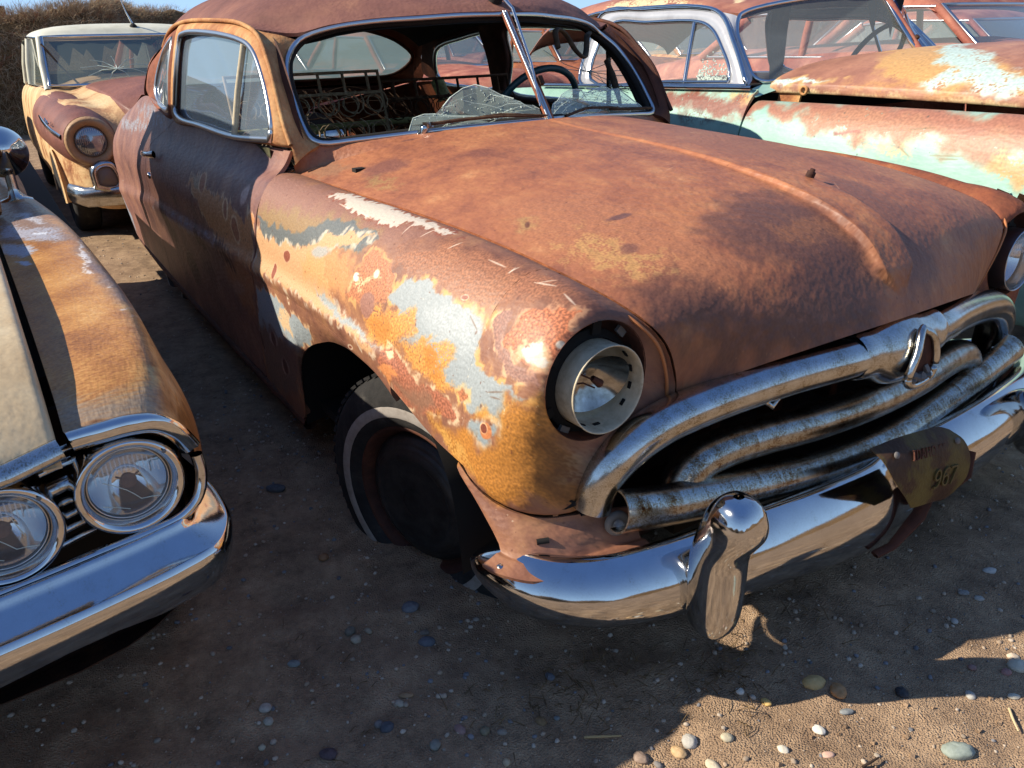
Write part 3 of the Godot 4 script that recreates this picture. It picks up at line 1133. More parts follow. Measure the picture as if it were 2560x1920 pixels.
func build_roof(car: Node3D) -> void:
	# outer skin: header edge over the windscreen back to the rear window
	var hl := ws_loop_half()
	var side := V([.757, 1.39, -2.02, .766, 1.405, -2.14, .772, 1.432, -2.45, .778, 1.446, -2.9, .775, 1.43, -3.2, .757, 1.39, -3.45, .735, 1.345, -3.70])
	var ctr := V([0, 1.432, -1.665, 0, 1.525, -2.02, 0, 1.56, -2.45, 0, 1.578, -2.9, 0, 1.572, -3.2, 0, 1.545, -3.47, 0, 1.478, -3.72])
	var secs := []
	# first section follows the windscreen header
	var h0 := []
	for q in [[0.0, 1.424, -1.652], [.15, 1.423, -1.69], [.28, 1.417, -1.75], [.42, 1.410, -1.82], [.55, 1.394, -1.885], [.645, 1.372, -1.945]]: h0.append(Vector3(q[0], q[1], q[2]))
	h0.append(Vector3(.757, 1.388, -2.03))
	var rows := [h0]
	# a soft brow just behind the header
	var h1 := []
	for q in [[0.0, 1.452, -1.70], [.15, 1.450, -1.735], [.28, 1.444, -1.79], [.42, 1.433, -1.865], [.55, 1.416, -1.93], [.65, 1.392, -2.0]]: h1.append(Vector3(q[0], q[1], q[2]))
	h1.append(Vector3(.758, 1.393, -2.06))
	rows.append(h1)
	for k in range(1, 7):
		var row := []
		var a: Vector3 = ctr[k]
		var c: Vector3 = side[k]
		for j in 7:
			var q: float = [0.0, .28, .52, .72, .88, .97, 1.0][j]
			var drop := pow(q, 3.0 if k == 1 else 4.2) * .8 + pow(q, 10.0) * .2
			row.append(Vector3(c.x * q, a.y + (c.y - a.y) * drop, lerpf(a.z, c.z, q)))
		rows.append(row)
	var fullrows := []
	for r in rows:
		var o := []
		for j in range(6, 0, -1): o.append(Vector3(-r[j].x, r[j].y, r[j].z))
		o.append_array(r)
		fullrows.append(o)
	var b := MB.new()
	b.grid(loft(fullrows, 6, 4), Vector3(0, .9, -2.8), 0.012)
	put(b, "roof", M.rust_roof, car)
	# headliner under it, dark
	b = MB.new()
	var inner := []
	for r in fullrows:
		var o := []
		for p in r: o.append(Vector3(p.x * .95, p.y - .035, p.z - .01))
		inner.append(o)
	b.grid(loft(inner, 2, 2), Vector3(0, 2.5, -2.8))
	put(b, "headliner", M.near_black, car)
	# rear window surround
	b = MB.new()
	var ol := V([0, 1.478, -3.72, .35, 1.46, -3.72, .62, 1.405, -3.715, .737, 1.348, -3.71, .797, 1.25, -3.88, .832, 1.12, -3.95, .65, 1.09, -4.3, .30, 1.09, -4.42, 0, 1.09, -4.45])
	var il := V([0, 1.44, -3.80, .30, 1.425, -3.83, .50, 1.39, -3.85, .66, 1.335, -3.89, .772, 1.25, -3.95, .70, 1.155, -4.08, .50, 1.14, -4.16, .25, 1.135, -4.22, 0, 1.135, -4.24])
	var oa := []
	var ia := []
	for k in range(8, -1, -1):
		oa.append(Vector3(-ol[k].x, ol[k].y, ol[k].z))
		ia.append(Vector3(-il[k].x, il[k].y, il[k].z))
	for k in range(1, 9):
		oa.append(ol[k])
		ia.append(il[k])
	var mid := []
	for k in oa.size(): mid.append((oa[k] as Vector3).lerp(ia[k], .5) + Vector3(0, .012, -.012))
	b.grid(loft([oa, mid, ia], 3, 4), Vector3(0, 1.0, -3.5))
	put(b, "rear_window_surround", M.rust, car)
	b = MB.new()
	var ip := spl(ia, 4)
	for k in ip.size(): b.tri(Vector3(0, 1.28, -4.03), ip[k], ip[(k + 1) % ip.size()])
	put(b, "rear_window", M.glass_rear, car)
	b = MB.new()
	tube(b, ip, .012, 6, false)
	put(b, "rear_window_seal", M.rust_dark, car)
	# deck lid down to the tail
	b = MB.new()
	var dk := []
	for q in [[-4.05, .832, 1.11, 1.10], [-4.5, .80, 1.04, 1.08], [-4.95, .73, .975, 1.0], [-5.28, .52, .88, .89], [-5.42, .45, .6, .6], [-5.38, .45, .3, .3]]:
		dk.append([Vector3(-q[1], q[2], q[0]), Vector3(-q[1] * .5, lerpf(q[2], q[3], .75), q[0] - .1), Vector3(0, q[3], q[0] - .14), Vector3(q[1] * .5, lerpf(q[2], q[3], .75), q[0] - .1), Vector3(q[1], q[2], q[0])])
	b.grid(loft(dk, 4, 4), Vector3(0, .5, -4.6))
	put(b, "deck_lid", M.rust, car)

func build_windscreen(car: Node3D) -> void:
	var h := ws_loop_half()
	var loop := []
	for k in range(0, h.size()): loop.append(h[k])
	for k in range(h.size() - 2, 0, -1): loop.append(Vector3(-h[k].x, h[k].y, h[k].z))
	loop.append(loop[0])
	var lp := spl(loop, 4)
	lp.remove_at(lp.size() - 1)
	var o := PackedVector3Array()
	for p in lp: o.append(p + Vector3(0, .002, .006))
	var b := MB.new()
	tube(b, o, .0095, 8, true)
	put(b, "windscreen_trim", M.steel_trim, car)
	# black rubber channel inside the bright trim
	b = MB.new()
	o = PackedVector3Array()
	var c := Vector3(0, 1.22, -1.75)
	for p in lp: o.append(p.move_toward(c, .013) + Vector3(0, 0, -.012))
	tube(b, o, .013, 6, true)
	put(b, "windscreen_seal", M.near_black, car)
	# middle post with bright strips
	b = MB.new()
	var p0 := Vector3(0, 1.078, -1.385)
	var p1 := Vector3(0, 1.418, -1.652)
	tube(b, [p0, p0.lerp(p1, .5), p1], .017, 8, false, Vector3(0, .6, .8), 1.0, .7)
	put(b, "middle_post", M.rust, car)
	b = MB.new()
	for dx in [-.016, -.006]:
		tube(b, [p0 + Vector3(dx, .006, .012), p0.lerp(p1, .5) + Vector3(dx, .006, .013), p1 + Vector3(dx, .006, .012)], .0045, 6)
	put(b, "post_strip", M.steel_trim, car)
	b = MB.new()
	b.box(p0.lerp(p1, .34) + Vector3(.014, .012, .012), Vector3(.014, .03, .016), Basis(Vector3(1, 0, 0), -.6))
	put(b, "mirror_stub", M.wire, car)
	# aerial folded down over the post
	b = MB.new()
	lathe(b, Vector3(-.008, 1.468, -1.70), Vector3(0, .9, .5), [Vector2(.026, -.01), Vector2(.026, .008), Vector2(.015, .018), Vector2(.0001, .02)], 16)
	put(b, "aerial_base", M.near_black, car)
	b = MB.new()
	tube(b, [Vector3(-.002, 1.475, -1.675), Vector3(.006, 1.43, -1.615), Vector3(-.006, 1.26, -1.49), Vector3(-.03, 1.13, -1.405)], [.008, .0055, .0045, .0035], 8)
	put(b, "aerial", M.chrome, car)
	# wiper arms
	b = MB.new()
	var wb := Vector3(-.395, 1.058, -1.55)
	lathe(b, wb, Vector3(-.1, .85, .5), [Vector2(.022, -.01), Vector2(.021, .006), Vector2(.013, .012), Vector2(.012, .03), Vector2(.0001, .034)], 14)
	b.box(wb + Vector3(.012, .03, .012), Vector3(.03, .018, .02), Basis(Vector3(0, 1, 0), .4))
	put(b, "wiper_pivot", M.chrome, car)
	b = MB.new()
	tube(b, [wb + Vector3(.02, .032, .015), Vector3(-.29, 1.098, -1.505), Vector3(-.16, 1.106, -1.44), Vector3(-.03, 1.10, -1.385)], [.006, .006, .005, .004], 6)
	tube(b, [Vector3(-.31, 1.094, -1.52), Vector3(-.16, 1.112, -1.445), Vector3(-.02, 1.102, -1.378)], .0035, 5)
	put(b, "wiper_arm", M.wire, car)
	b = MB.new()
	tube(b, [Vector3(.07, 1.092, -1.40), Vector3(.2, 1.108, -1.45), Vector3(.36, 1.096, -1.535), Vector3(.46, 1.085, -1.59)], .005, 6)
	tube(b, [Vector3(.40, 1.086, -1.57), Vector3(.55, 1.075, -1.62), Vector3(.70, 1.066, -1.66)], .006, 6)
	put(b, "wiper_arm", M.wire, car)
	# what is left of the glass: two shattered pieces in the lower channel
	shard(car, V([-.43, 1.062, -1.59, -.40, 1.105, -1.61, -.33, 1.115, -1.585, -.27, 1.165, -1.58, -.19, 1.20, -1.555, -.12, 1.165, -1.50, -.06, 1.135, -1.45, -.02, 1.12, -1.425, -.01, 1.088, -1.41, -.2, 1.076, -1.487]), Vector3(-.2, 1.10, -1.51), 5)
	shard(car, V([.02, 1.09, -1.415, .05, 1.13, -1.445, .12, 1.155, -1.49, .22, 1.165, -1.54, .30, 1.15, -1.57, .42, 1.165, -1.63, .52, 1.15, -1.665, .60, 1.10, -1.66, .66, 1.06, -1.655, .45, 1.064, -1.597, .2, 1.08, -1.487]), Vector3(.3, 1.10, -1.54), 9)
	# perished seal hanging from the top edge
	b = MB.new()
	tube(b, spl(V([.26, 1.30, -1.70, .265, 1.355, -1.725, .30, 1.365, -1.75, .345, 1.345, -1.765, .375, 1.29, -1.745, .41, 1.265, -1.74, .45, 1.29, -1.775, .48, 1.335, -1.81, .52, 1.35, -1.85]), 4), .014, 6, false, Vector3(0, 0, 1), .5, 1.0)
	put(b, "hanging_seal", M.cloth, car)
	b = MB.new()
	tube(b, spl(V([.60, 1.25, -1.835, .605, 1.19, -1.80, .60, 1.13, -1.76, .59, 1.07, -1.72]), 3), [.016, .016, .017, .02, .019, .018, .015, .012, .01, .004], 6, false, Vector3(0, 0, 1), .4, 1.0)
	put(b, "hanging_cloth", M.cloth, car)

func shard(car: Node3D, P: Array, c: Vector3, seed_: int) -> void:
	var r := RandomNumberGenerator.new()
	r.seed = seed_
	var node := Node3D.new()
	node.name = numbered("glass_shard", car)
	car.add_child(node, true)
	var nn: Vector3 = (P[1] - c).cross(P[3] - c).normalized()
	var b := MB.new()
	var pts := []
	for k in P.size():
		var a: Vector3 = P[k]
		var e: Vector3 = P[(k + 1) % P.size()]
		pts.append(a)
		pts.append(a.lerp(e, .5) + Vector3(0, r.randf_range(-.008, .008), 0))
	var mids := []
	for p in pts: mids.append(c.lerp(p, .55) + nn * r.randf_range(-.006, .006))
	for k in pts.size():
		var j := (k + 1) % pts.size()
		b.quad(mids[k], pts[k], pts[j], mids[j])
		b.tri(c + nn * .004, mids[k], mids[j])
	put(b, "pane", M.glass_shard, node)
	b = MB.new()
	var inside := func() -> Vector3:
		var k := r.randi() % pts.size()
		return c.lerp((pts[k] as Vector3).lerp(pts[(k + 1) % pts.size()], r.randf()), sqrt(r.randf())) + nn * r.randf_range(-.003, .003)
	for k in pts.size():
		var j := (k + 1) % pts.size()
		if r.randf() < .75: tube(b, [pts[k], pts[j]], r.randf_range(.001, .0026), 4)
	# long ragged cracks that wander, with short splinters off them
	for k in 16:
		var a: Vector3 = pts[r.randi() % pts.size()]
		var d: Vector3 = pts[r.randi() % pts.size()]
		if a.distance_to(d) < .05: continue
		var L := []
		for q in 6: L.append(a.lerp(d, q / 5.0).lerp(inside.call(), .10) + nn * .003)
		tube(b, L, r.randf_range(.0006, .0016), 3)
		for q in [1, 2, 3, 4]:
			if r.randf() < .7:
				var e: Vector3 = L[q].lerp(inside.call(), r.randf_range(.1, .35))
				tube(b, [L[q], L[q].lerp(e, .5) + Vector3(0, r.randf_range(-.004, .004), 0), e], .0008, 3)
	for k in 70:
		var a: Vector3 = inside.call()
		b.box(a, Vector3(.004, .003, .003) * r.randf_range(.4, 1.3), Basis(Vector3(.4, .7, .6).normalized(), r.randf() * 3.0))
	put(b, "crack", M.glass_crack, node)

func build_front_end(car: Node3D) -> void:
	# dark hollow behind the bars
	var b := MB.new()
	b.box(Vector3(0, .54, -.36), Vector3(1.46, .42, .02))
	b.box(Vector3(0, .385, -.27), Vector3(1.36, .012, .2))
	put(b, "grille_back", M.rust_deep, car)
	for k in 4:
		b = MB.new()
		b.box(Vector3(-.33 + .22 * k, .50, -.30), Vector3(.03, .10, .05))
		put(b, "grille_bracket", M.rust_dark, car)
	# top bar
	var half := V([.752, .475, -.212, .742, .520, -.205, .715, .565, -.192, .67, .603, -.180, .61, .630, -.170, .52, .650, -.155, .42, .666, -.135, .30, .680, -.110, .18, .688, -.085, .0, .69, -.068])
	var P := []
	for k in half.size(): P.append(Vector3(-half[k].x, half[k].y, half[k].z))
	for k in range(half.size() - 2, -1, -1): P.append(half[k])
	var pp := spl(P, 5)
	var rad := PackedFloat32Array()
	for k in pp.size():
		var t := absf(float(k) / (pp.size() - 1) - .5) * 2.0
		rad.append(lerpf(.048, .048, smoothstep(.6, 1.0, t)))
	b = MB.new()
	tube(b, pp, rad, 20, false, Vector3(0, .3, 1), .92, 1.0)
	put(b, "top_grille_bar", M.chrome_dull, car)
	# a dent in the bar shows as a crumpled lip
	b = MB.new()
	tube(b, V([-.405, .655, -.098, -.375, .632, -.092, -.345, .655, -.09]), [.004, .007, .003], 6)
	put(b, "bar_dent", M.chrome_dull, car)
	# middle bar with turned-down ends
	half = V([.548, .42, -.168, .546, .45, -.168, .532, .485, -.168, .50, .512, -.164, .44, .526, -.156, .34, .531, -.142, .2, .530, -.122, 0, .529, -.112])
	P = []
	for k in half.size(): P.append(Vector3(-half[k].x, half[k].y, half[k].z))
	for k in range(half.size() - 2, -1, -1): P.append(half[k])
	b = MB.new()
	tube(b, spl(P, 5), .046, 18, false, Vector3(0, .3, 1), .95, 1.0)
	put(b, "middle_grille_bar", M.chrome_rusty, car)
	# lower bar: a half pipe, open at its cut end
	half = V([.735, .482, -.150, .62, .460, -.140, .48, .442, -.125, .30, .424, -.108, .15, .412, -.098, 0, .408, -.095])
	P = []
	for k in half.size(): P.append(Vector3(-half[k].x, half[k].y, half[k].z))
	for k in range(half.size() - 2, -1, -1): P.append(half[k])
	var lp := spl(P, 5)
	var g := []
	for k in lp.size():
		var a: Vector3 = lp[maxi(k - 1, 0)]
		var c: Vector3 = lp[mini(k + 1, lp.size() - 1)]
		var t := (c - a).normalized()
		var out := Vector3(t.z, 0, -t.x) * -1.0
		if out.z < 0: out = -out
		out = out.normalized()
		var up := out.cross(t).normalized()
		if up.y < 0: up = -up
		var row := PackedVector3Array()
		for j in 13:
			var an := -1.75 + 3.5 * j / 12.0
			row.append(lp[k] + out * cos(an) * .042 + up * sin(an) * .045)
		g.append(row)
	b = MB.new()
	b.grid(g, Vector3(0, .44, -.4), .004)
	put(b, "lower_grille_bar", M.chrome_rusty, car)
	# badge saddle in the middle of the top bar, its emblem gone
	var em := Node3D.new()
	em.name = "badge_saddle"
	car.add_child(em)
	b = MB.new()
	var es := []
	for q in [[-.150, .741, .640, -.034], [-.142, .745, .636, -.029], [-.10, .747, .630, -.024], [-.065, .752, .614, -.018], [-.04, .756, .602, -.014], [-.01, .758, .596, -.012], [.03, .757, .598, -.013], [.06, .752, .610, -.018], [.10, .747, .628, -.026], [.142, .744, .636, -.030], [.150, .740, .640, -.035]]:
		var row := []
		for k in 17:
			var an := TAU * (k % 16) / 16.0
			var yc: float = (q[1] + q[2]) * .5
			var hh: float = (q[1] - q[2]) * .5
			row.append(Vector3(q[0], yc + sin(an) * hh, -.082 + cos(an) * (q[3] + .082)))
		es.append(row)
	b.grid(loft(es, 4, 2), Vector3(0, .68, -.082), 0, 0, true)
	put(b, "sleeve", M.chrome_dull, em)
	var tri := V([.012, .738, -.022, .034, .722, -.010, .046, .690, -.004, .050, .655, -.002, .044, .628, -.004, .012, .615, -.006, -.024, .617, -.006, -.044, .634, -.004, -.042, .655, -.002, -.024, .694, -.004, -.006, .728, -.014])
	tri.append(tri[0])
	var tp := spl(tri, 4)
	tp.remove_at(tp.size() - 1)
	b = MB.new()
	tube(b, tp, .0095, 10, true)
	put(b, "badge_rim", M.chrome_dull, em)
	b = MB.new()
	var tc := Vector3(.002, .668, -.004)
	var gg := []
	for q in [[1.0, 0.001], [.9, -.001], [.86, -.004]]:
		var row := PackedVector3Array()
		for p in tp: row.append(tc.lerp(p, q[0]) + Vector3(0, 0, q[1]))
		row.append(row[0])
		gg.append(row)
	b.grid(gg, tc + Vector3(0, 0, .3), 0, 0, true)
	for k in tp.size(): b.tri(tc + Vector3(0, 0, -.005), gg[2][k], gg[2][k + 1])
	put(b, "badge_recess_shade", M.rust_dark, em)  # near-flat dark face, the shade of a recess put into its colour
	b = MB.new()
	for k in 26:
		var q := Vector3(rng.randf_range(-.03, .034), .628 + .03 * rng.randf() * rng.randf(), -.006 + .006 * rng.randf())
		b.box(q, Vector3(.012, .009, .01), Basis(Vector3(.3, .8, .5).normalized(), rng.randf() * 3.0))
	put(b, "cobweb_dirt", M.primer, em).set_meta("kind", "stuff")
	# end casting of the far grille corner
	for s in [1.0]:
		b = MB.new()
		var cs := [
			V([.715, .485, -.175, .775, .490, -.185, .785, .480, -.215, .715, .475, -.225, .715, .485, -.175]),
			V([.705, .445, -.150, .770, .440, -.160, .780, .430, -.205, .705, .430, -.215, .705, .445, -.150]),
			V([.670, .405, -.135, .725, .395, -.145, .735, .388, -.19, .67, .388, -.20, .67, .405, -.135]),
			V([.60, .368, -.115, .64, .362, -.12, .645, .358, -.16, .60, .358, -.165, .60, .368, -.115])]
		b.grid(loft(cs, 3, 3), Vector3(.71, .43, -.19), 0, 0, true)
		put(b, "grille_corner", M.chrome_dull, car)
	# parking lamp socket on the valance, slots
	b = MB.new()
	var pc := Vector3(-.715, .437, -.168)
	lathe(b, pc, Vector3(-.25, .1, 1), [Vector2(.027, -.004), Vector2(.026, .004), Vector2(.016, .007), Vector2(.013, .002), Vector2(.0001, .0)], 20)
	var pk := put(b, "parking_lamp", M.primer, car)
	b = MB.new()
	lathe(b, pc, Vector3(-.25, .1, 1), [Vector2(.011, .002), Vector2(.011, .012), Vector2(.007, .02), Vector2(.0001, .022)], 16)
	put(b, "bulb", M.lens_solid, pk)
	for q in [[-.868, .430, -.212, .5], [-.690, .424, -.155, .15], [-.775, .472, -.194, .3]]:
		b = MB.new()
		var ct := Vector3(q[0], q[1], q[2])
		tube(b, [ct + Vector3(-.011, 0, -.011 * q[3]), ct + Vector3(.011, .002, .011 * q[3])], .006, 8)
		put(b, "valance_slot", M.black, car)
	# rust hole eaten through under the lamp
	b = MB.new()
	var hp := V([-.868, .489, -.246, -.855, .498, -.235, -.842, .493, -.231, -.828, .50, -.224, -.812, .496, -.219, -.798, .503, -.213, -.786, .495, -.211, -.79, .487, -.211, -.808, .482, -.217, -.826, .486, -.223, -.846, .482, -.234])
	for k in hp.size():
		b.tri(Vector3(-.826, .491, -.2215), hp[k] + Vector3(-.003, 0, .004), hp[(k + 1) % hp.size()] + Vector3(-.003, 0, .004))
	put(b, "rust_hole", M.black, car)
	build_bumper(car)

func build_bumper(car: Node3D) -> void:
	var bp := Node3D.new()
	bp.name = "front_bumper"
	car.add_child(bp)
	# stations: x, z of the face, top y, bottom y
	var st := [[-.935, -.36, .358, .310], [-.948, -.325, .383, .293], [-.95, -.26, .405, .284], [-.93, -.19, .412, .278], [-.885, -.13, .414, .273], [-.81, -.075, .417, .268], [-.70, -.035, .424, .263], [-.57, -.010, .430, .256], [-.44, .005, .431, .246], [-.30, .012, .425, .226], [-.17, .015, .420, .206], [-.06, .010, .416, .190], [.03, -.010, .415, .180], [.09, -.004, .425, .205], [.20, .010, .437, .232], [.32, .012, .444, .250], [.45, .005, .448, .266], [.57, -.010, .45, .27], [.70, -.035, .45, .275], [.81, -.075, .45, .28], [.895, -.122, .45, .285], [.945, -.185, .445, .29], [.968, -.27, .435, .297], [.955, -.42, .39, .31]]
	var secs := []
	for k in st.size():
		var q: Array = st[k]
		var a: Array = st[maxi(k - 1, 0)]
		var c: Array = st[mini(k + 1, st.size() - 1)]
		var t := Vector3(c[0] - a[0], 0, c[1] - a[1]).normalized()
		var out := Vector3(-t.z, 0, t.x)
		if k < 1: out = Vector3(-1, 0, 0)
		var p := Vector3(q[0], 0, q[1])
		var yt: float = q[2]
		var yb: float = q[3]
		var h := yt - yb
		secs.append([p - out * .075 + Vector3(0, yt - .014, 0), p - out * .048 + Vector3(0, yt, 0), p - out * .018 + Vector3(0, yt - h * .10, 0), p + out * .008 + Vector3(0, yt - h * .30, 0), p + out * .018 + Vector3(0, yt - h * .52, 0), p + out * .010 + Vector3(0, yt - h * .76, 0), p - out * .012 + Vector3(0, yb + h * .04, 0), p - out * .03 + Vector3(0, yb, 0), p - out * .05 + Vector3(0, yb + .006, 0)])
	var b := MB.new()
	b.grid(loft(secs, 6, 4), Vector3(0, .35, -.5), .004)
	put(b, "bumper_bar", M.chrome_bumper, bp)
	for s in [-1.0, 1.0]:
		b = MB.new()
		var gs := []
		# y, half width, back z, front z
		for q in [[.540, .010, .040, .058], [.536, .026, .022, .076], [.523, .040, .008, .092], [.500, .050, -.004, .102], [.474, .054, -.012, .102], [.452, .054, -.02, .090], [.434, .053, -.025, .078], [.41, .053, -.03, .068], [.375, .054, -.03, .066], [.335, .053, -.03, .066], [.295, .050, -.03, .064], [.265, .042, -.025, .058], [.248, .028, -.01, .046], [.242, .008, .01, .026]]:
			var row := []
			for j in 17:
				var an := TAU * (j % 16) / 16.0
				var ex := signf(cos(an)) * pow(absf(cos(an)), .75)
				var ez := signf(sin(an)) * pow(absf(sin(an)), .75)
				row.append(Vector3(.622 * s + ex * q[1], q[0] * 1.11 - .022, (q[2] + q[3]) * .5 + ez * (q[3] - q[2]) * .5))
			gs.append(row)
		b.grid(loft(gs, 3, 2), Vector3(.602 * s, .40, .02), 0, 0, true)
		put(b, "bumper_guard", M.chrome_bumper, bp)
	for q in [[-.925, .335, -.165, -1.0, .45], [-.955, .385, -.235, -1.0, .2]]:
		b = MB.new()
		lathe(b, Vector3(q[0], q[1], q[2]), Vector3(q[3], .05, q[4]), [Vector2(.013, -.004), Vector2(.012, .004), Vector2(.007, .008), Vector2(.0001, .009)], 14)
		put(b, "bumper_bolt", M.chrome_dull, bp)
	b = MB.new()
	lathe(b, Vector3(-.205, .292, .0275), Vector3(0, -.15, 1), [Vector2(.013, .0), Vector2(.012, .001), Vector2(.0001, .001)], 16)
	put(b, "bumper_hole", M.black, bp)
	# bent plate and its bracket
	b = MB.new()
	var g := [
		V([-.165, .512, .010, -.08, .512, .014, .0, .506, .018, .08, .495, .02, .140, .47, .018]),
		V([-.160, .495, .040, -.08, .492, .046, .0, .485, .05, .085, .472, .05, .165, .445, .045]),
		V([-.140, .450, .062, -.07, .445, .066, .01, .436, .068, .095, .420, .068, .185, .395, .060]),
		V([-.095, .395, .070, -.05, .390, .072, .015, .378, .072, .10, .362, .070, .182, .345, .062]),
		V([-.055, .350, .068, -.02, .345, .07, .03, .335, .068, .09, .318, .064, .15, .312, .056])]
	b.grid(loft(g, 4, 4), Vector3(0, .4, -.3), .002)
	var pl := put(b, "licence_plate", M.plate, bp)
	for tx in [["IDAHO 65", Vector3(-.005, .472, .0565), 30, Basis(Vector3(0, 0, 1), -.16) * Basis(Vector3(1, 0, 0), -.35), M.rust_dark], ["967", Vector3(.052, .398, .0745), 62, Basis(Vector3(0, 0, 1), -.17) * Basis(Vector3(1, 0, 0), -.1), M.plate_digit]]:
		var tm := TextMesh.new()
		var sf := SystemFont.new()
		sf.font_names = PackedStringArray(["Droid Sans"])
		tm.font = sf
		tm.text = tx[0]
		tm.font_size = tx[2]
		tm.pixel_size = .001
		tm.depth = .004
		var o := put_mesh(tm, "lettering", tx[4], pl)
		o.transform = Transform3D(tx[3], tx[1])
	for q in [[-.12, .497, .046], [.115, .462, .053]]:
		b = MB.new()
		lathe(b, Vector3(q[0], q[1], q[2]), Vector3(0, .4, 1), [Vector2(.008, 0), Vector2(.007, .004), Vector2(.0001, .005)], 10)
		put(b, "plate_bolt", M.primer, pl)
	b = MB.new()
	tube(b, V([.10, .33, .03, .05, .27, .035, -.03, .215, .03, -.08, .205, .02]), [.014, .018, .012, .012], 6, false, Vector3(0, 0, 1), .5, 1.0)
	tube(b, V([.24, .385, .03, .22, .33, .038, .19, .30, .03]), [.016, .02, .012], 6, false, Vector3(0, 0, 1), .5, 1.0)
	put(b, "plate_bracket", M.rust_dark, bp)

func coil(b: MB, c: Vector3, ax: Vector3, r: float, h: float, turns: float, w := .0022) -> void:
	ax = ax.normalized()
	var e := ax.cross(Vector3(.31, .2, .92)).normalized()
	var f := ax.cross(e)
	var P := []
	var n := int(turns * 10)
	for k in n + 1:
		var t := float(k) / n
		var an := TAU * turns * t
		var rr := r * (.65 + .7 * absf(t - .5))
		P.append(c + ax * h * (t - .5) + (e * cos(an) + f * sin(an)) * rr)
	tube(b, P, w, 4)

func build_interior(car: Node3D) -> void:
	# dash with its lower edge
	var b := MB.new()
	var dg := [V([-.70, 1.03, -1.70, -.35, 1.05, -1.60, 0, 1.062, -1.47, .35, 1.05, -1.60, .70, 1.03, -1.70]), V([-.70, 1.0, -1.80, -.35, 1.01, -1.76, 0, 1.02, -1.72, .35, 1.01, -1.76, .70, 1.0, -1.80]), V([-.70, .90, -1.84, -.35, .90, -1.82, 0, .90, -1.80, .35, .90, -1.82, .70, .90, -1.84]), V([-.70, .78, -1.75, -.35, .78, -1.72, 0, .78, -1.70, .35, .78, -1.72, .70, .78, -1.75])]
	b.grid(loft(dg, 3, 4), Vector3(0, .8, -1.2))
	put(b, "dashboard", M.rust_dark, car)
	# steering wheel and column
	var sw := Node3D.new()
	sw.name = "steering_wheel"
	car.add_child(sw)
	var c := Vector3(.43, 1.045, -2.10)
	b = MB.new()
	tube(b, ring(c, Vector3(0, .5, -.86), .205, 40), .0145, 10, true)
	put(b, "steering_rim", M.teal, sw)
	b = MB.new()
	for an in [.3, 2.84]:
		var e := Vector3(1, 0, 0) * cos(an) + Vector3(0, .86, .5) * -sin(an) * .3
		tube(b, [c + Vector3(0, -.02, .03), c + e * .2], [.016, .010], 6)
	tube(b, [c + Vector3(0, -.02, .035), Vector3(.43, .86, -1.76)], [.024, .024], 10)
	put(b, "steering_column", M.teal, sw)
	# front seat back: bare frames with coil springs
	for side in [-1.0, 1.0]:
		var fs := Node3D.new()
		fs.name = numbered("front_seat_frame", car)
		car.add_child(fs, true)
		var x0: float = -.74 if side < 0 else .02
		var x1: float = -.06 if side < 0 else .72
		b = MB.new()
		var lean := Vector3(0, .62, -.16)
		var y0 := Vector3(0, .55, -2.62)
		if side < 0: # tipped frame, the passenger seat has fallen forward
			y0 = Vector3(0, .56, -2.42)
			lean = Vector3(.02, .66, -.26)
		var A := Vector3(x0, 0, 0) + y0
		var B := Vector3(x1, 0, 0) + y0
		tube(b, [A, A + lean, B + lean, B, A], .010, 6)
		tube(b, [A + lean * .87, B + lean * .87], .008, 6)
		for k in 6:
			var p := A.lerp(B, (k + .5) / 6.0)
			tube(b, [p + lean * .87, p + lean], .007, 5)
		put(b, "seat_back_frame", M.wire_pale if side < 0 else M.wire, fs)
		b = MB.new()
		for k in 6:
			for j in 5:
				coil(b, A.lerp(B, (k + .5) / 6.0) + lean * (.12 + .17 * j) + Vector3(0, 0, .03), Vector3(0, .3, 1), .05, .09, 3.0, .0030)
		put(b, "seat_spring", M.wire_pale if side < 0 else M.wire, fs)
		b = MB.new()
		for k in 6:
			for j in 3:
				coil(b, Vector3(lerpf(x0, x1, (k + .5) / 6.0), .50, -2.35 + .13 * j), Vector3(.05, 1, 0), .045, .11, 3.0, .0024)
		tube(b, V([x0, .555, -2.45, x1, .555, -2.45, x1, .545, -2.02, x0, .545, -2.02, x0, .555, -2.45]), .008, 6)
		put(b, "seat_cushion_spring", M.wire, fs)
	# rear seat: sagging wire mesh, a pale tube across and a heap of struts
	b = MB.new()
	for k in 22:
		var x := rng.randf_range(-.74, .74)
		tube(b, spl([Vector3(x, 1.06 + .02 * rng.randf(), -4.15), Vector3(x + rng.randf_range(-.05, .05), 1.0 - .06 * rng.randf(), -3.9), Vector3(x + rng.randf_range(-.06, .06), .86, -3.62), Vector3(x, .66, -3.45)], 4), .003, 4)
	for j in 9:
		var t := j / 8.0
		var P := []
		for k in 9: P.append(Vector3(-.74 + 1.48 * k / 8.0, lerpf(1.06, .68, t) + rng.randf_range(-.05, .04), lerpf(-4.15, -3.45, t) + rng.randf_range(-.05, .05)))
		tube(b, spl(P, 3), .003, 4)
	for k in 9:
		for j in 3:
			coil(b, Vector3(-.64 + .16 * k, .72 - .07 * j, -3.5 + .16 * j), Vector3(rng.randf_range(-.3, .3), 1, .2), .05, .12, 2.6, .0028)
	put(b, "rear_seat_springs", M.wire, car)
	b = MB.new()
	tube(b, V([-.76, .93, -3.40, 0, .925, -3.43, .76, .93, -3.40]), .017, 8)
	tube(b, V([-.30, .90, -3.15, -.20, .925, -3.2, -.1, .92, -3.3]), .015, 8)
	tube(b, V([-.55, .865, -2.95, -.1, .85, -3.05]), .016, 8)
	put(b, "pale_cross_tube", M.lime, car)
	b = MB.new()
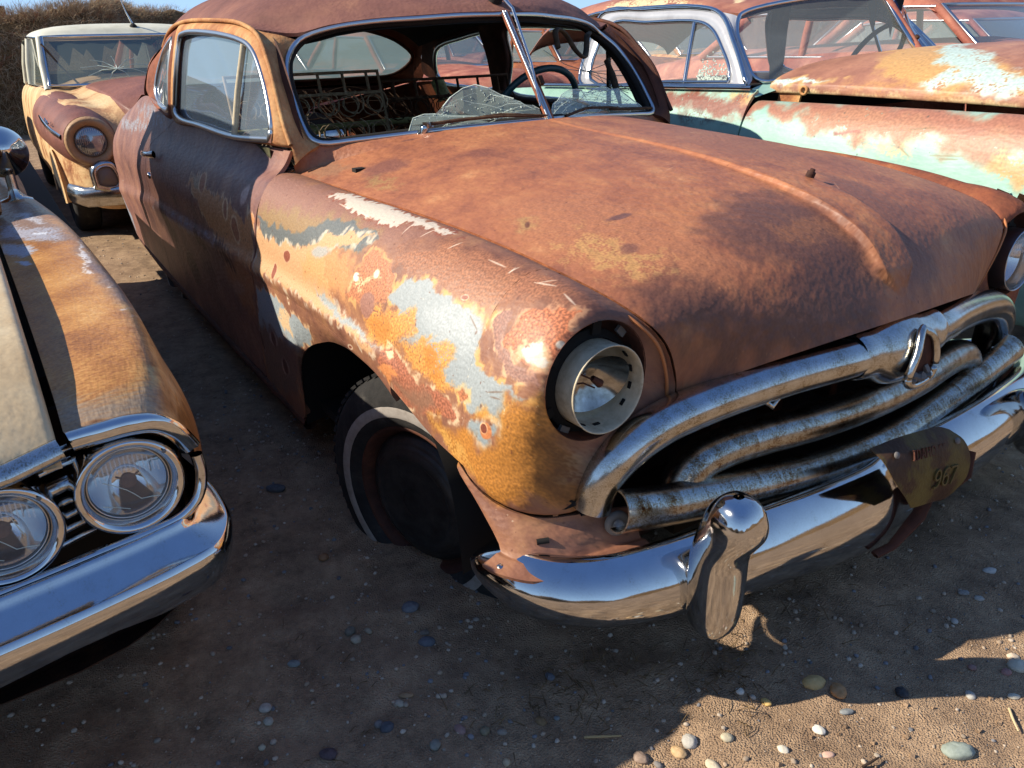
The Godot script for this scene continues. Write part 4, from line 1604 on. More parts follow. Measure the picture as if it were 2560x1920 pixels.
	for q in [[-.52, .80, -2.55, .10, .76, -2.75], [-.60, .74, -2.45, .02, .70, -2.6], [-.45, .86, -2.9, .25, .80, -3.0], [-.7, .70, -2.3, .3, .66, -2.62], [-.38, .83, -2.6, -.10, .74, -2.3]]:
		tube(b, [Vector3(q[0], q[1], q[2]), Vector3((q[0] + q[3]) * .5, (q[1] + q[4]) * .5 - .012, (q[2] + q[5]) * .5), Vector3(q[3], q[4], q[5])], .011, 7)
	for k in 30:
		var p := Vector3(rng.randf_range(-.65, .6), rng.randf_range(.62, .86), rng.randf_range(-3.2, -2.4))
		tube(b, [p, p + Vector3(rng.randf_range(-.25, .25), rng.randf_range(-.08, .1), rng.randf_range(-.15, .15))], rng.randf_range(.002, .005), 4)
	put(b, "collapsed_seat_struts", M.wire, car)
	# parcel shelf and lime-painted inner quarter
	b = MB.new()
	b.box(Vector3(0, 1.075, -4.38), Vector3(1.44, .02, .42))
	put(b, "parcel_shelf", M.rust_dark, car)
	b = MB.new()
	tube(b, spl(V([.72, 1.02, -3.45, .70, 1.09, -3.47, .70, 1.12, -3.5]), 3), .04, 8)
	tube(b, spl(V([.74, .90, -3.35, .72, .84, -3.15, .74, .80, -2.9]), 3), .05, 8)
	put(b, "inner_quarter_panel", M.lime, car)
	# far door lining
	for s in [1.0, -1.0]:
		b = MB.new()
		b.quad(Vector3(.83 * s, 1.03, -1.8), Vector3(.84 * s, 1.03, -3.45), Vector3(.86 * s, .35, -3.45), Vector3(.86 * s, .35, -1.8))
		put(b, "inner_door_panel", M.lime_dark, car)

func pane_mat(hex: String, a: float, rough := 0.03) -> StandardMaterial3D:
	var m := plain(hex, rough)
	m.transparency = BaseMaterial3D.TRANSPARENCY_ALPHA
	m.albedo_color.a = a
	return m

func paint_coupe() -> void:
	var std := [[0, 1.0, 1.0], [1, 1.0, 0.7], [2, 1.0, 0.35], [3, 1.0, 0.3]]
	M.rust_roof = mottled([[0.0, "563a36"], [0.35, "714b44"], [0.65, "80574c"], [0.85, "8f6452"], [1.0, "a3775f"]], std, 0.8)
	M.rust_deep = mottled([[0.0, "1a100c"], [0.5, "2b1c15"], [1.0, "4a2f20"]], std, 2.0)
	M.lime_dark = mottled([[0.0, "2c2a1c"], [0.5, "4a4833"], [1.0, "74734c"]], std, 2.0)
	M.rust_frame = M.rust_tan
	M.glass_side = pane_mat("b9d0e6", 0.2, .02)
	M.glass_side.metallic_specular = .8
	M.glass_rear = pane_mat("9fb3b2", 0.72, 0.5)
	M.glass_rear.backlight_enabled = true
	M.glass_rear.backlight = col("7f9796")
	M.lit_edge = plain("b06f42", .6)  # brighter orange, sunlight on the edge put into the colour
	M.mirror_cloudy = mottled([[0.0, "6f6a62"], [0.4, "9c9993"], [1.0, "c2c2c0"]], std, 9.0, .16, 1.6, .0, 1.0)
	M.glass_shard = pane_mat("bccabc", 0.35, 0.12)
	M.hubcap = mottled([[0.0, "2b2826"], [.5, "3c3b3b"], [1.0, "524e4a"]], std, 3.0, .42, 1.6, .2, .5)
	M.lens_rib = pane_mat("ffffff", 0.25, 0.1)
	M.lens_solid = pane_mat("c9d2d6", 0.3, 0.05)
	M.chrome_bumper = M.chrome
	M.plate = mottled([[0.0, "3a261d"], [0.45, "4a3425"], [0.62, "5d4e29"], [1.0, "6d5e30"]], [[0, 1.0, 1.0], [2, 1.0, 0.3]], 1.5, 0.6)
	M.wire_pale = mottled([[0.0, "6b5843"], [0.5, "97846a"], [1.0, "c0b196"]], std, 6.0, .7)
	M.plate_digit = plain("57491f", 0.6)

func paint_wagon() -> void:
	var std := [[0, 1.0, 1.0], [1, 1.0, 0.7], [2, 1.0, 0.35], [3, 1.0, 0.3]]
	M.wagon_body = mottled([[0.0, "7a4c37"], [0.25, "a3714d"], [0.4, "c9a678"], [0.75, "d6b98d"], [1.0, "dcc39c"]], std, .6, .55)
	M.wagon_roof = mottled([[0.0, "b3b09c"], [0.5, "cfccb8"], [1.0, "dedccb"]], std, .8, .5, 1.6, .1)
	M.wagon_fender = mottled([[0.0, "5b3a33"], [0.5, "7a4f44"], [1.0, "946250"]], std, .6, .5)
	M.rust_frame2 = mottled([[0.0, "8a6a50"], [0.5, "a5835f"], [1.0, "c2a27a"]], std, .9, .5)
	M.lens_grey = plain("9aa0a6", .12, .7)
	M.maroon = mottled([[0.0, "1d1518"], [0.5, "33191a"], [0.8, "5a2d28"], [1.0, "8a4a3c"]], std, .7, .4)
	M.maroon_white = mottled([[0.0, "231819"], [0.42, "3f2322"], [0.5, "8a5a4c"], [0.55, "cfc7ba"], [1.0, "dad5ca"]], std, .5, .5)

# ---------------------------------------------------------------- the tan four-lamp sedan at the left edge
func uv_left(b: MB) -> MB:
	b.planar = true
	b.e1 = Vector3(1, 0, 0)
	b.e2 = Vector3(0, .25, -.968)
	b.org = b.e1 * -1.90 + b.e2 * .6
	b.size = Vector2(.62, 2.6)
	return b

func build_left_sedan() -> void:
	var car := thing("tan_sedan", "tan and rust sedan cut by the left edge, twin chrome headlamps and wide chrome bumper", "car")
	car.position = Vector3(-.223, .187, .116)
	car.scale = Vector3.ONE * .86
	paint_left()
	var CX := -2.33
	for s in [1.0, -1.0]:
		var near: bool = s > 0
		var fm: Material = M.left_fender if near else M.rust_tan
		var b := uv_left(MB.new()) if near else MB.new()
		# x values are for the visible side; mirrored about the car's middle for the other
		var secs := [
			V([-1.606, .690, -.700, -1.56, .694, -.690, -1.50, .694, -.690, -1.452, .685, -.695, -1.418, .650, -.71, -1.396, .600, -.735, -1.383, .54, -.755, -1.388, .47, -.765, -1.41, .40, -.77]),
			V([-1.606, .722, -.765, -1.56, .726, -.755, -1.49, .728, -.750, -1.440, .720, -.752, -1.408, .690, -.765, -1.382, .635, -.80, -1.366, .56, -.83, -1.362, .46, -.86, -1.37, .36, -.88]),
			V([-1.609, .755, -.90, -1.56, .762, -.89, -1.48, .766, -.88, -1.428, .764, -.88, -1.403, .742, -.89, -1.378, .68, -.93, -1.350, .58, -.96, -1.335, .47, -1.0, -1.34, .34, -1.02]),
			V([-1.614, .782, -1.12, -1.56, .790, -1.12, -1.48, .797, -1.12, -1.425, .797, -1.12, -1.400, .778, -1.12, -1.388, .71, -1.12, -1.352, .60, -1.14, -1.325, .48, -1.16, -1.33, .30, -1.18]),
			V([-1.624, .802, -1.5, -1.57, .812, -1.5, -1.49, .820, -1.5, -1.435, .820, -1.5, -1.412, .800, -1.5, -1.405, .72, -1.5, -1.37, .61, -1.5, -1.335, .48, -1.5, -1.34, .28, -1.5]),
			V([-1.640, .825, -2.0, -1.59, .836, -2.0, -1.52, .845, -2.0, -1.468, .846, -2.0, -1.442, .826, -2.0, -1.44, .74, -2.0, -1.40, .62, -2.0, -1.35, .48, -2.0, -1.35, .26, -2.0]),
			V([-1.660, .845, -2.45, -1.62, .856, -2.45, -1.57, .864, -2.45, -1.525, .864, -2.45, -1.495, .845, -2.45, -1.48, .75, -2.45, -1.42, .63, -2.45, -1.36, .48, -2.45, -1.36, .26, -2.45]),
			V([-1.690, .86, -2.9, -1.66, .868, -2.9, -1.62, .872, -2.9, -1.59, .870, -2.9, -1.56, .85, -2.9, -1.53, .76, -2.9, -1.45, .63, -2.9, -1.37, .48, -2.9, -1.37, .26, -2.9]),
			V([-1.70, .87, -4.2, -1.67, .88, -4.2, -1.63, .882, -4.2, -1.60, .88, -4.2, -1.57, .86, -4.2, -1.53, .76, -4.2, -1.45, .63, -4.2, -1.37, .48, -4.2, -1.37, .26, -4.2]),
			V([-1.72, .82, -5.7, -1.69, .82, -5.7, -1.65, .82, -5.7, -1.62, .81, -5.7, -1.58, .79, -5.7, -1.53, .7, -5.7, -1.45, .6, -5.7, -1.40, .48, -5.7, -1.40, .3, -5.7])]
		var ss := []
		for q in secs: ss.append(mirx(q, CX, s))
		var g := loft(ss, 6, 4)
		b.grid(g, Vector3(CX, .4, -2.0))
		put(b, "front_fender", fm, car)
		b = MB.new()
		var gap := []
		for r in g: gap.append(PackedVector3Array([r[0], r[0] + Vector3(0.0, -.12, 0)]))
		b.grid(gap)
		put(b, "fender_flange", M.rust_deep, car)
	# hood: its edge stands proud of the fender
	var hb := uv_left(MB.new())
	var hs := []
	for q in [[-.640, .668, .700, -1.622], [-.66, .690, .712, -1.621], [-.72, .735, .76, -1.622], [-.84, .795, .83, -1.624], [-1.05, .842, .885, -1.629], [-1.5, .875, .93, -1.639], [-2.0, .895, .96, -1.655], [-2.5, .91, .98, -1.675]]:
		var x0: float = q[3]
		var half := []
		for t in [[0.0, -.02 if q[0] > -.7 else -.075, 0.0], [0.0, -.012, 0.0], [.006, 0.0, 0.0], [.03, .004, 0.0], [.2, .35, 0.0], [.45, .75, 0.0], [.7, 1.0, 0.0]]:
			var yy: float = q[1] + (t[1] if t[1] < .01 else (q[2] - q[1]) * t[1])
			half.append(Vector3(x0 - t[0], yy, q[0] + .05 * (t[0] / .7)))
		var row := half.duplicate()
		for k in range(half.size() - 2, -1, -1): row.append(Vector3(2 * CX - half[k].x, half[k].y, half[k].z))
		hs.append(row)
	hb.grid(loft(hs, 5, 4), Vector3(CX, .3, -1.6), .03)
	put(hb, "hood", M.left_hood, car)
	# chrome lip along the front of the hood, and the brow trim over the lamps
	var b2 := MB.new()
	tube(b2, V([-1.617, .684, -.645, -1.70, .668, -.632, -1.85, .655, -.615, -2.1, .648, -.60, -2.33, .648, -.595]), .018, 14, false, Vector3(0, .8, .6), 1.2, .85)
	put(b2, "hood_lip_trim", M.chrome_dull, car)
	b2 = MB.new()
	brow(b2)
	put(b2, "brow_trim", M.chrome, car)
	b2 = MB.new()
	tube(b2, spl(V([-1.390, .575, -.70, -1.388, .53, -.70, -1.405, .485, -.69, -1.44, .460, -.678, -1.495, .452, -.665, -1.60, .445, -.655, -1.80, .432, -.64, -2.33, .42, -.62]), 5), .0125, 10, false, Vector3(0, .3, 1), 1.0, 1.0)
	put(b2, "grille_surround", M.chrome, car)
	# dark grille with bright bars
	b2 = MB.new()
	b2.box(Vector3(-1.9, .55, -.86), Vector3(1.0, .26, .02))
	put(b2, "grille_back", M.rust_deep, car)
	for q in [[.655, .007], [.628, .008], [.588, .014], [.553, .008], [.524, .008], [.497, .008], [.470, .007]]:
		b2 = MB.new()
		tube(b2, [Vector3(-1.60, q[0], -.712), Vector3(-1.632, q[0], -.700), Vector3(-1.665, q[0] - .003, -.690)], q[1], 8, false, Vector3.UP, 1.3, 1.0)
		put(b2, "grille_bar", M.chrome_dull, car)
	for q in [[-1.522, .558, -.675], [-1.742, .540, -.655]]:
		var h := Node3D.new()
		h.name = numbered("headlamp", car)
		car.add_child(h, true)
		var c := Vector3(q[0], q[1], q[2])
		var ax := Vector3(.06, .03, 1).normalized()
		b2 = MB.new()
		lathe(b2, c, ax, spl2([Vector2(.112, -.075), Vector2(.106, -.03), Vector2(.101, .0), Vector2(.096, .012), Vector2(.088, .012), Vector2(.081, .003), Vector2(.077, -.012), Vector2(.075, -.03)], 3), 48)
		put(b2, "bezel", M.chrome, h)
		b2 = MB.new()
		lathe(b2, c, ax, [Vector2(.079, -.03), Vector2(.076, -.016), Vector2(.0735, -.012), Vector2(.0725, -.016), Vector2(.072, -.03)], 40)
		put(b2, "retaining_ring", M.steel_trim, h)
		b2 = MB.new()
		var prof := []
		for k in 10:
			var r := .001 + .070 * k / 9.0
			prof.append(Vector2(r, -.075 + .052 * pow(r / .071, 2.0)))
		lathe(b2, c, ax, prof, 36, false)
		put(b2, "reflector", M.mirror, h)
		b2 = MB.new()
		lathe(b2, c, ax, [Vector2(.0725, -.018), Vector2(.066, -.008), Vector2(.045, .002), Vector2(.022, .006), Vector2(.0001, .007)], 36)
		put(b2, "lens", M.lens, h)
		b2 = MB.new()
		for k in 15:
			var xx := -.056 + .008 * k
			var ym := sqrt(maxf(.0046 - xx * xx, 0.0))
			tube(b2, [c + Vector3(xx, ym * .45, -.001), c + Vector3(xx, ym * .92, -.009)], .0016, 4)
		put(b2, "lens_flutes", M.lens_rib, h)
		b2 = MB.new()
		lathe(b2, c + Vector3(.0, .002, -.02), ax, [Vector2(.0001, .006), Vector2(.014, .004), Vector2(.016, -.004), Vector2(.010, -.02)], 16)
		tube(b2, [c + Vector3(-.02, .012, -.03), c + Vector3(0, .006, -.016), c + Vector3(.022, .012, -.03)], .002, 5)
		put(b2, "bulb_shield", M.rust_dark, h)
		b2 = MB.new()
		var cr := [[-.045, .02, -.01, -.006], [-.01, -.006, .014, -.035], [.014, -.035, .05, -.04], [-.055, -.03, -.01, -.05], [.02, .03, .032, -.012]]
		for k in cr: tube(b2, [c + Vector3(k[0], k[1], -.003), c + Vector3((k[0] + k[2]) * .5, (k[1] + k[3]) * .5 + .003, .001), c + Vector3(k[2], k[3], -.002)], .0009, 4)
		put(b2, "crack", M.glass_crack, h)
		for an in [.7, 2.75, 4.6]:
			b2 = MB.new()
			lathe(b2, c + Vector3(cos(an), sin(an), 0) * .092 + ax * .011, ax, [Vector2(.0045, 0), Vector2(.004, .002), Vector2(.0001, .0025)], 8)
			put(b2, "screw", M.primer, h)
	# wide bumper, wrapped round the corner
	var st := [[-1.375, -1.05, .0], [-1.352, -.92, .0], [-1.342, -.80, .0], [-1.350, -.69, .0], [-1.392, -.605, .0], [-1.48, -.565, .0], [-1.60, -.535, .0], [-1.80, -.50, .0], [-2.05, -.47, .0], [-2.33, -.46, .0]]
	var bs := []
	for k in st.size():
		var q: Array = st[k]
		var a: Array = st[maxi(k - 1, 0)]
		var c: Array = st[mini(k + 1, st.size() - 1)]
		var t := Vector3(c[0] - a[0], 0, c[1] - a[1]).normalized()
		var out := Vector3(t.z, 0, -t.x)
		if out.x < 0 and k < 4: out = -out
		if k >= 4 and out.z < 0: out = -out
		var p := Vector3(q[0], 0, q[1])
		var f := smoothstep(.0, 3.0, float(k))
		bs.append([p - out * .095 + Vector3(0, .455 + .02 * (1 - f), 0), p - out * .082 + Vector3(0, .460 + .02 * (1 - f), 0), p - out * .066 + Vector3(0, .438, 0), p - out * .008 + Vector3(0, .412, 0), p - out * .008 + Vector3(0, .414, 0), p + out * .0 + Vector3(0, .400, 0), p - out * .004 + Vector3(0, .36, 0), p - out * .022 + Vector3(0, .318, 0), p - out * .05 + Vector3(0, .300, 0)])
	b2 = MB.new()
	b2.grid(loft(bs, 6, 5), Vector3(-2.2, .35, -1.2), .004)
	put(b2, "front_bumper", M.chrome, car)
	b2 = MB.new()
	lathe(b2, Vector3(-1.361, .375, -.80), Vector3(1, 0, .1), [Vector2(.015, -.003), Vector2(.014, .004), Vector2(.008, .008), Vector2(.0001, .009)], 14)
	put(b2, "bumper_bolt", M.chrome_dull, car)
	b2 = MB.new()
	var pan := []
	for q in [[-.56, .30], [-.60, .27], [-.75, .26]]:
		pan.append(V([-1.42, q[1], q[0] - .12, -1.6, q[1], q[0] + .02, -2.0, q[1], q[0] + .05, -2.5, q[1], q[0] + .05]))
	b2.grid(loft(pan, 3, 4), Vector3(-1.9, .5, -1.2))
	put(b2, "lower_pan", M.rust_deep, car)
	# wing mirror
	var mr := Node3D.new()
	mr.name = "wing_mirror"
	car.add_child(mr)
	mr.position = Vector3(-1.558, .855, -2.46)
	mr.scale = Vector3.ONE * 1.5
	var mb := Vector3.ZERO
	b2 = MB.new()
	lathe(b2, mb, Vector3.UP, [Vector2(.038, -.006), Vector2(.034, .004), Vector2(.016, .010), Vector2(.011, .03), Vector2(.011, .075), Vector2(.014, .085)], 18)
	put(b2, "mirror_stalk", M.chrome_dull, mr)
	b2 = MB.new()
	lathe(b2, mb + Vector3(-.005, .112, -.01), Vector3(.12, .22, 1), spl2([Vector2(.056, -.012), Vector2(.058, -.004), Vector2(.056, .004), Vector2(.045, .03), Vector2(.028, .052), Vector2(.010, .066), Vector2(.0001, .068)], 4), 30)
	put(b2, "mirror_shell", M.chrome, mr)
	b2 = MB.new()
	lathe(b2, mb + Vector3(-.005, .112, -.01), Vector3(.12, .22, 1), [Vector2(.054, -.010), Vector2(.0001, -.010)], 30, false)
	put(b2, "mirror_glass", M.mirror, mr)
	# unseen cab: pillars, roof, glass, made taller to lengthen its shade on the coupe
	b2 = MB.new()
	var rf := []
	for q in [[-2.62, 1.60], [-2.75, 1.66], [-3.3, 1.70], [-4.2, 1.69], [-4.7, 1.63]]:
		rf.append(V([-1.52, q[1] - .03, q[0], -1.62, q[1], q[0], -1.9, q[1] + .03, q[0] + .02, -2.33, q[1] + .045, q[0] + .04, -2.76, q[1] + .03, q[0] + .02, -3.04, q[1], q[0], -3.14, q[1] - .03, q[0]]))
	b2.grid(loft(rf, 4, 3), Vector3(-2.33, .9, -3.5), .04)
	put(b2, "roof", M.rust_tan, car)
	for s in [1.0, -1.0]:
		for q in [[Vector3(-1.64, .86, -2.22), Vector3(-1.545, 1.58, -2.66), .03], [Vector3(-1.58, .87, -3.55), Vector3(-1.54, 1.66, -3.5), .03], [Vector3(-1.60, .87, -5.1), Vector3(-1.55, 1.60, -4.65), .05]]:
			b2 = MB.new()
			tube(b2, mirx([q[0], q[1]], CX, s), q[2], 8)
			put(b2, "pillar", M.rust_tan, car)
		b2 = MB.new()
		var w := mirx(V([-1.60, .87, -2.5, -1.55, 1.60, -2.72, -1.545, 1.66, -3.5, -1.55, 1.60, -4.6, -1.60, .87, -5.0]), CX, s)
		b2.quad(w[0], w[1], w[2], w[2])
		b2.tri(w[0], w[2], w[4])
		b2.tri(w[2], w[3], w[4])
		put(b2, "side_window", M.glass_dusty, car)
	b2 = MB.new()
	b2.quad(Vector3(-1.66, .87, -2.24), Vector3(-1.56, 1.59, -2.66), Vector3(-3.10, 1.59, -2.66), Vector3(-3.0, .87, -2.24))
	put(b2, "windscreen", M.glass_dusty, car)
	b2 = MB.new()
	b2.box(Vector3(-2.33, .45, -3.2), Vector3(1.86, .5, 4.4))
	put(b2, "underbody", M.near_black, car)
	b2 = MB.new()
	b2.box(Vector3(-2.33, .86, -5.0), Vector3(1.4, .05, 1.5))
	put(b2, "deck_lid", M.rust_tan, car)
	for z in [-1.35, -4.4]:
		for s in [1.0, -1.0]:
			var wv := mirx([Vector3(-1.50, .16, z)], CX, s)
			simple_wheel(car, wv[0], s, .31)

func mirx(P: Array, cx: float, s: float) -> Array:
	if s > 0: return P
	var o := []
	for p in P: o.append(Vector3(2 * cx - p.x, p.y, p.z))
	return o

func brow(b: MB) -> void:
	var path := spl(V([-1.600, .674, -.680, -1.55, .680, -.672, -1.495, .682, -.670, -1.455, .672, -.674, -1.424, .643, -.684, -1.402, .600, -.700, -1.397, .588, -.704]), 6)
	var g := []
	var c := Vector3(-1.525, .558, -.70)
	for k in path.size():
		var p := path[k]
		var t: Vector3 = (path[mini(k + 1, path.size() - 1)] - path[maxi(k - 1, 0)]).normalized()
		var o := (p - c - t * (p - c).dot(t))
		o.z = 0
		o = o.normalized()
		var f := Vector3(.1, .1, 1).normalized()
		g.append(PackedVector3Array([p + o * .020 - f * .02, p + o * .021 + f * .0, p + o * .012 + f * .012, p + f * .008, p - o * .004 + f * .012, p - o * .016 + f * .006, p - o * .020 - f * .008, p - o * .020 - f * .03]))
	b.grid(g, c, .002)

func simple_wheel(car: Node3D, c: Vector3, s: float, r: float, tyre_mat: Material = null) -> void:
	var w := Node3D.new()
	w.name = numbered("wheel", car)
	w.position = c
	car.add_child(w, true)
	var b := MB.new()
	lathe(b, Vector3.ZERO, Vector3(s, 0, 0), spl2([Vector2(r * .6, -.08), Vector2(r * .8, -.095), Vector2(r * .95, -.08), Vector2(r, -.05), Vector2(r, .05), Vector2(r * .95, .08), Vector2(r * .8, .095), Vector2(r * .6, .075)], 2), 36)
	put(b, "tyre", M.rubber if tyre_mat == null else tyre_mat, w)
	b = MB.new()
	lathe(b, Vector3.ZERO, Vector3(s, 0, 0), [Vector2(r * .62, .06), Vector2(r * .6, .075), Vector2(r * .5, .04), Vector2(r * .4, .05), Vector2(r * .35, .075), Vector2(r * .15, .085), Vector2(.0001, .085)], 30)
	put(b, "rim", M.rust_dark, w)

func paint_left() -> void:
	var std := [[0, 1.0, 1.0], [1, 1.0, 0.7], [2, 1.0, 0.35], [3, 1.0, 0.3]]
	M.left_hood = mottled([[0.0, "a58a68"], [0.4, "c4ab86"], [0.7, "d3bd98"], [1.0, "e0cfae"]], std, .8, .45, 1.5, .2)

# ---------------------------------------------------------------- mint and rust sedan on the right
func uv_mint(b: MB) -> MB:
	b.planar = true
	b.e1 = Vector3(0, 0, 1)
	b.e2 = Vector3(.35, .937, 0)
	b.org = b.e1 * -4.0 + b.e2 * .75
	b.size = Vector2(3.9, 1.3)
	return b

func build_mint_sedan() -> void:
	var car := thing("mint_sedan", "mint green and rust sedan on the right with sprung hood and chrome window frames", "car")
	paint_mint()
	var CX := 2.33
	for s in [1.0, -1.0]:
		var near: bool = s > 0
		var m: Material = M.mint_side if near else M.rust_red
		# front fender
		var secs := []
		for q in [[-1.775, 0.0, 1.0], [-1.45, .002, 1.0], [-1.1, .003, 1.0], [-.8, .003, 1.0], [-.55, .0, .99], [-.38, -.02, .965], [-.26, -.07, .90], [-.20, -.16, .80]]:
			var z: float = q[0]
			var d: float = q[1]
			var inn: float = (1.0 - q[2]) * .9
			secs.append(mirx([Vector3(1.66, .98 + d * .6, z), Vector3(1.56, 1.025 + d * .6, z), Vector3(1.47, 1.044 + d, z), Vector3(1.405 + inn * .4, 1.0 + d, z), Vector3(1.36 + inn * .5, .91 + d, z), Vector3(1.338 + inn * .6, .78 + d * .6, z), Vector3(1.335 + inn * .7, .62, z), Vector3(1.345 + inn * .7, .46, z - .02), Vector3(1.385 + inn * .6, .335, z - .06), Vector3(1.46 + inn * .4, .315, z - .1)], CX, s))
		var b := uv_mint(MB.new()) if near else MB.new()
		b.grid(loft(secs, 5, 4), Vector3(CX, .6, -1.5), .014, .004)
		put(b, "front_fender", m, car)
		# door and rear fender
		secs = []
		for q in [[-1.78, 1.095, 0.0], [-2.4, 1.083, .0], [-3.0, 1.07, .0], [-3.6, 1.05, .0], [-4.4, 1.0, .02], [-5.0, .95, .10], [-5.3, .9, .25]]:
			var z: float = q[0]
			var t: float = q[1]
			var k: float = q[2]
			secs.append(mirx([Vector3(1.475 + k, t, z), Vector3(1.445 + k, t - .025, z), Vector3(1.415 + k, t - .06, z), Vector3(1.37 + k, t - .16, z), Vector3(1.345 + k, t - .30, z), Vector3(1.338 + k, t - .47, z), Vector3(1.345 + k, .46, z), Vector3(1.38 + k, .335, z), Vector3(1.46 + k, .315, z)], CX, s))
		b = uv_mint(MB.new()) if near else MB.new()
		b.grid(loft(secs, 4, 4), Vector3(CX, .6, -3.0), .014, .003)
		var door := put(b, "door", m, car)
		# belt strip
		b = MB.new()
		tube(b, mirx(V([1.445, 1.100, -1.80, 1.445, 1.092, -2.2, 1.445, 1.08, -2.8, 1.45, 1.065, -3.5]), CX, s), .011, 8)
		put(b, "belt_strip", M.chrome, door)
		# pillar and window frame
		var outer := V([1.452, 1.105, -1.83, 1.50, 1.20, -1.92, 1.545, 1.30, -2.02, 1.605, 1.42, -2.165, 1.625, 1.455, -2.34, 1.62, 1.465, -2.75, 1.605, 1.455, -3.1, 1.53, 1.25, -3.15, 1.47, 1.085, -3.12, 1.465, 1.09, -2.4])
		var inner := V([1.475, 1.118, -1.965, 1.497, 1.175, -1.985, 1.535, 1.268, -2.077, 1.575, 1.352, -2.187, 1.597, 1.390, -2.30, 1.60, 1.40, -2.7, 1.592, 1.395, -3.0, 1.525, 1.24, -3.06, 1.475, 1.105, -3.03, 1.472, 1.108, -2.4])
		var o0 := []
		var o1 := []
		var o2 := []
		for k in 11:
			var a: Vector3 = outer[k % 10]
			var c: Vector3 = inner[k % 10]
			o0.append(a)
			o1.append(a.lerp(c, .5) + Vector3(-.012, 0, 0))
			o2.append(c)
		b = MB.new()
		b.grid(loft([mirx(o0, CX, s), mirx(o1, CX, s), mirx(o2, CX, s)], 3, 5), Vector3(CX, 1.2, -2.5), 0, 0, true)
		put(b, "window_frame", M.silver, door)
		for q in [[o0, .012], [o2, .010]]:
			b = MB.new()
			var pp := spl(mirx(q[0], CX, s), 5)
			pp.remove_at(pp.size() - 1)
			var of := PackedVector3Array()
			for p in pp: of.append(p + Vector3(-.004 * s, .002, 0))
			tube(b, of, q[1], 8, true)
			put(b, "window_trim", M.chrome, door)
		b = MB.new()
		tube(b, mirx(V([1.468, 1.105, -2.26, 1.53, 1.25, -2.30, 1.590, 1.388, -2.335]), CX, s), .011, 8)
		put(b, "vent_bar", M.chrome, door)
		b = MB.new()
		var gp := spl(mirx(o2, CX, s), 4)
		for k in gp.size() - 1: b.tri(mirx([Vector3(1.54, 1.25, -2.5)], CX, s)[0], gp[k], gp[k + 1])
		put(b, "window_pane", M.glass, door)
		if near:
			var gl := MB.new()
			for k in 200:
				var p := Vector3(1.478 + .0, 1.12, -2.2) + Vector3(0, 0, rng.randf() * .2)
				var hgt := rng.randf() * rng.randf() * .16
				p.y += hgt
				p.x += hgt * .42 + .01
				gl.box(p, Vector3(.004, .007, .007), Basis(Vector3(1, .4, .2).normalized(), rng.randf() * 3.0))
			put(gl, "crumbled_vent_glass", M.glass_crack, door).set_meta("kind", "stuff")
		# A-pillar face
		var wl := V([1.64, 1.41, -2.085, 1.605, 1.345, -2.06, 1.575, 1.27, -1.995, 1.552, 1.20, -1.93, 1.543, 1.15, -1.885])
		var pf := []
		var os := V([1.615, 1.435, -2.19, 1.58, 1.37, -2.10, 1.545, 1.30, -2.02, 1.50, 1.20, -1.92, 1.455, 1.105, -1.83])
		for k in 5:
			var a: Vector3 = os[k]
			var c: Vector3 = wl[k]
			pf.append(mirx([a, a.lerp(c, .5) + Vector3(-.006, .0, .014), c], CX, s))
		b = MB.new()
		b.grid(loft(pf, 4, 4), Vector3(CX, 1.2, -3.0))
		put(b, "windscreen_pillar", M.silver, car)
		simple_wheel(car, mirx([Vector3(1.50, .36, -1.05)], CX, s)[0], -s, .36)
		simple_wheel(car, mirx([Vector3(1.50, .36, -4.0)], CX, s)[0], -s, .36)
		b = MB.new()
		lathe(b, mirx([Vector3(1.60, .80, -.19)], CX, s)[0], Vector3(0, 0, 1), [Vector2(.12, -.1), Vector2(.12, .0), Vector2(.10, .02), Vector2(.09, .0), Vector2(.04, .03), Vector2(.0001, .035)], 24)
		put(b, "headlamp", M.steel_trim, car)
	# badge letters on the front fender
	for k in 3:
		var b3 := MB.new()
		b3.box(Vector3(1.338, .795 - .006 * k, -.545 + .075 * k), Vector3(.012, .03, .045), Basis(Vector3(1, 0, 0), .25))
		put(b3, "fender_badge", M.chrome, car)
	# hood: loose, standing off the fender, with its folded edge showing
	var hs := []
	for q in [[-1.80, 1.115, 1.232, 1.578], [-1.5, 1.118, 1.262, 1.58], [-1.1, 1.112, 1.272, 1.585], [-.7, 1.102, 1.255, 1.60], [-.4, 1.085, 1.20, 1.63], [-.2, 1.03, 1.12, 1.68], [-.08, .95, 1.0, 1.75]]:
		var z: float = q[0]
		var e: float = q[1]
		var c: float = q[2]
		var x: float = q[3]
		var half := [Vector3(x + .03, e - .042, z), Vector3(x, e - .040, z), Vector3(x, e - .004, z), Vector3(x + .012, e + .006, z), Vector3(x + .09, lerpf(e, c, .32), z), Vector3(x + .25, lerpf(e, c, .66), z + .02), Vector3(x + .48, lerpf(e, c, .9), z + .06), Vector3(CX, c, z + .12)]
		var row := half.duplicate()
		for k in range(half.size() - 2, -1, -1): row.append(Vector3(2 * CX - half[k].x, half[k].y, half[k].z))
		hs.append(row)
	var hb := uv_mint(MB.new())
	hb.grid(loft(hs, 5, 4), Vector3(CX, .6, -1.2), .01)
	var hood := put(hb, "hood", M.mint_hood, car)
	hb = MB.new()
	lathe(hb, Vector3(1.565, 1.09, -1.60), Vector3(-1, 0, 0), [Vector2(.022, -.005), Vector2(.021, .004), Vector2(.013, .005), Vector2(.012, -.004)], 16)
	put(hb, "hinge_eye", M.rust_tan, hood)
	hb = MB.new()
	hb.box(Vector3(1.60, 1.055, -1.70), Vector3(.012, .06, .12), Basis(Vector3(1, 0, 0), .2))
	put(hb, "hinge_arm", M.rust_tan, hood)
	# dark engine bay under the gap
	var eb := MB.new()
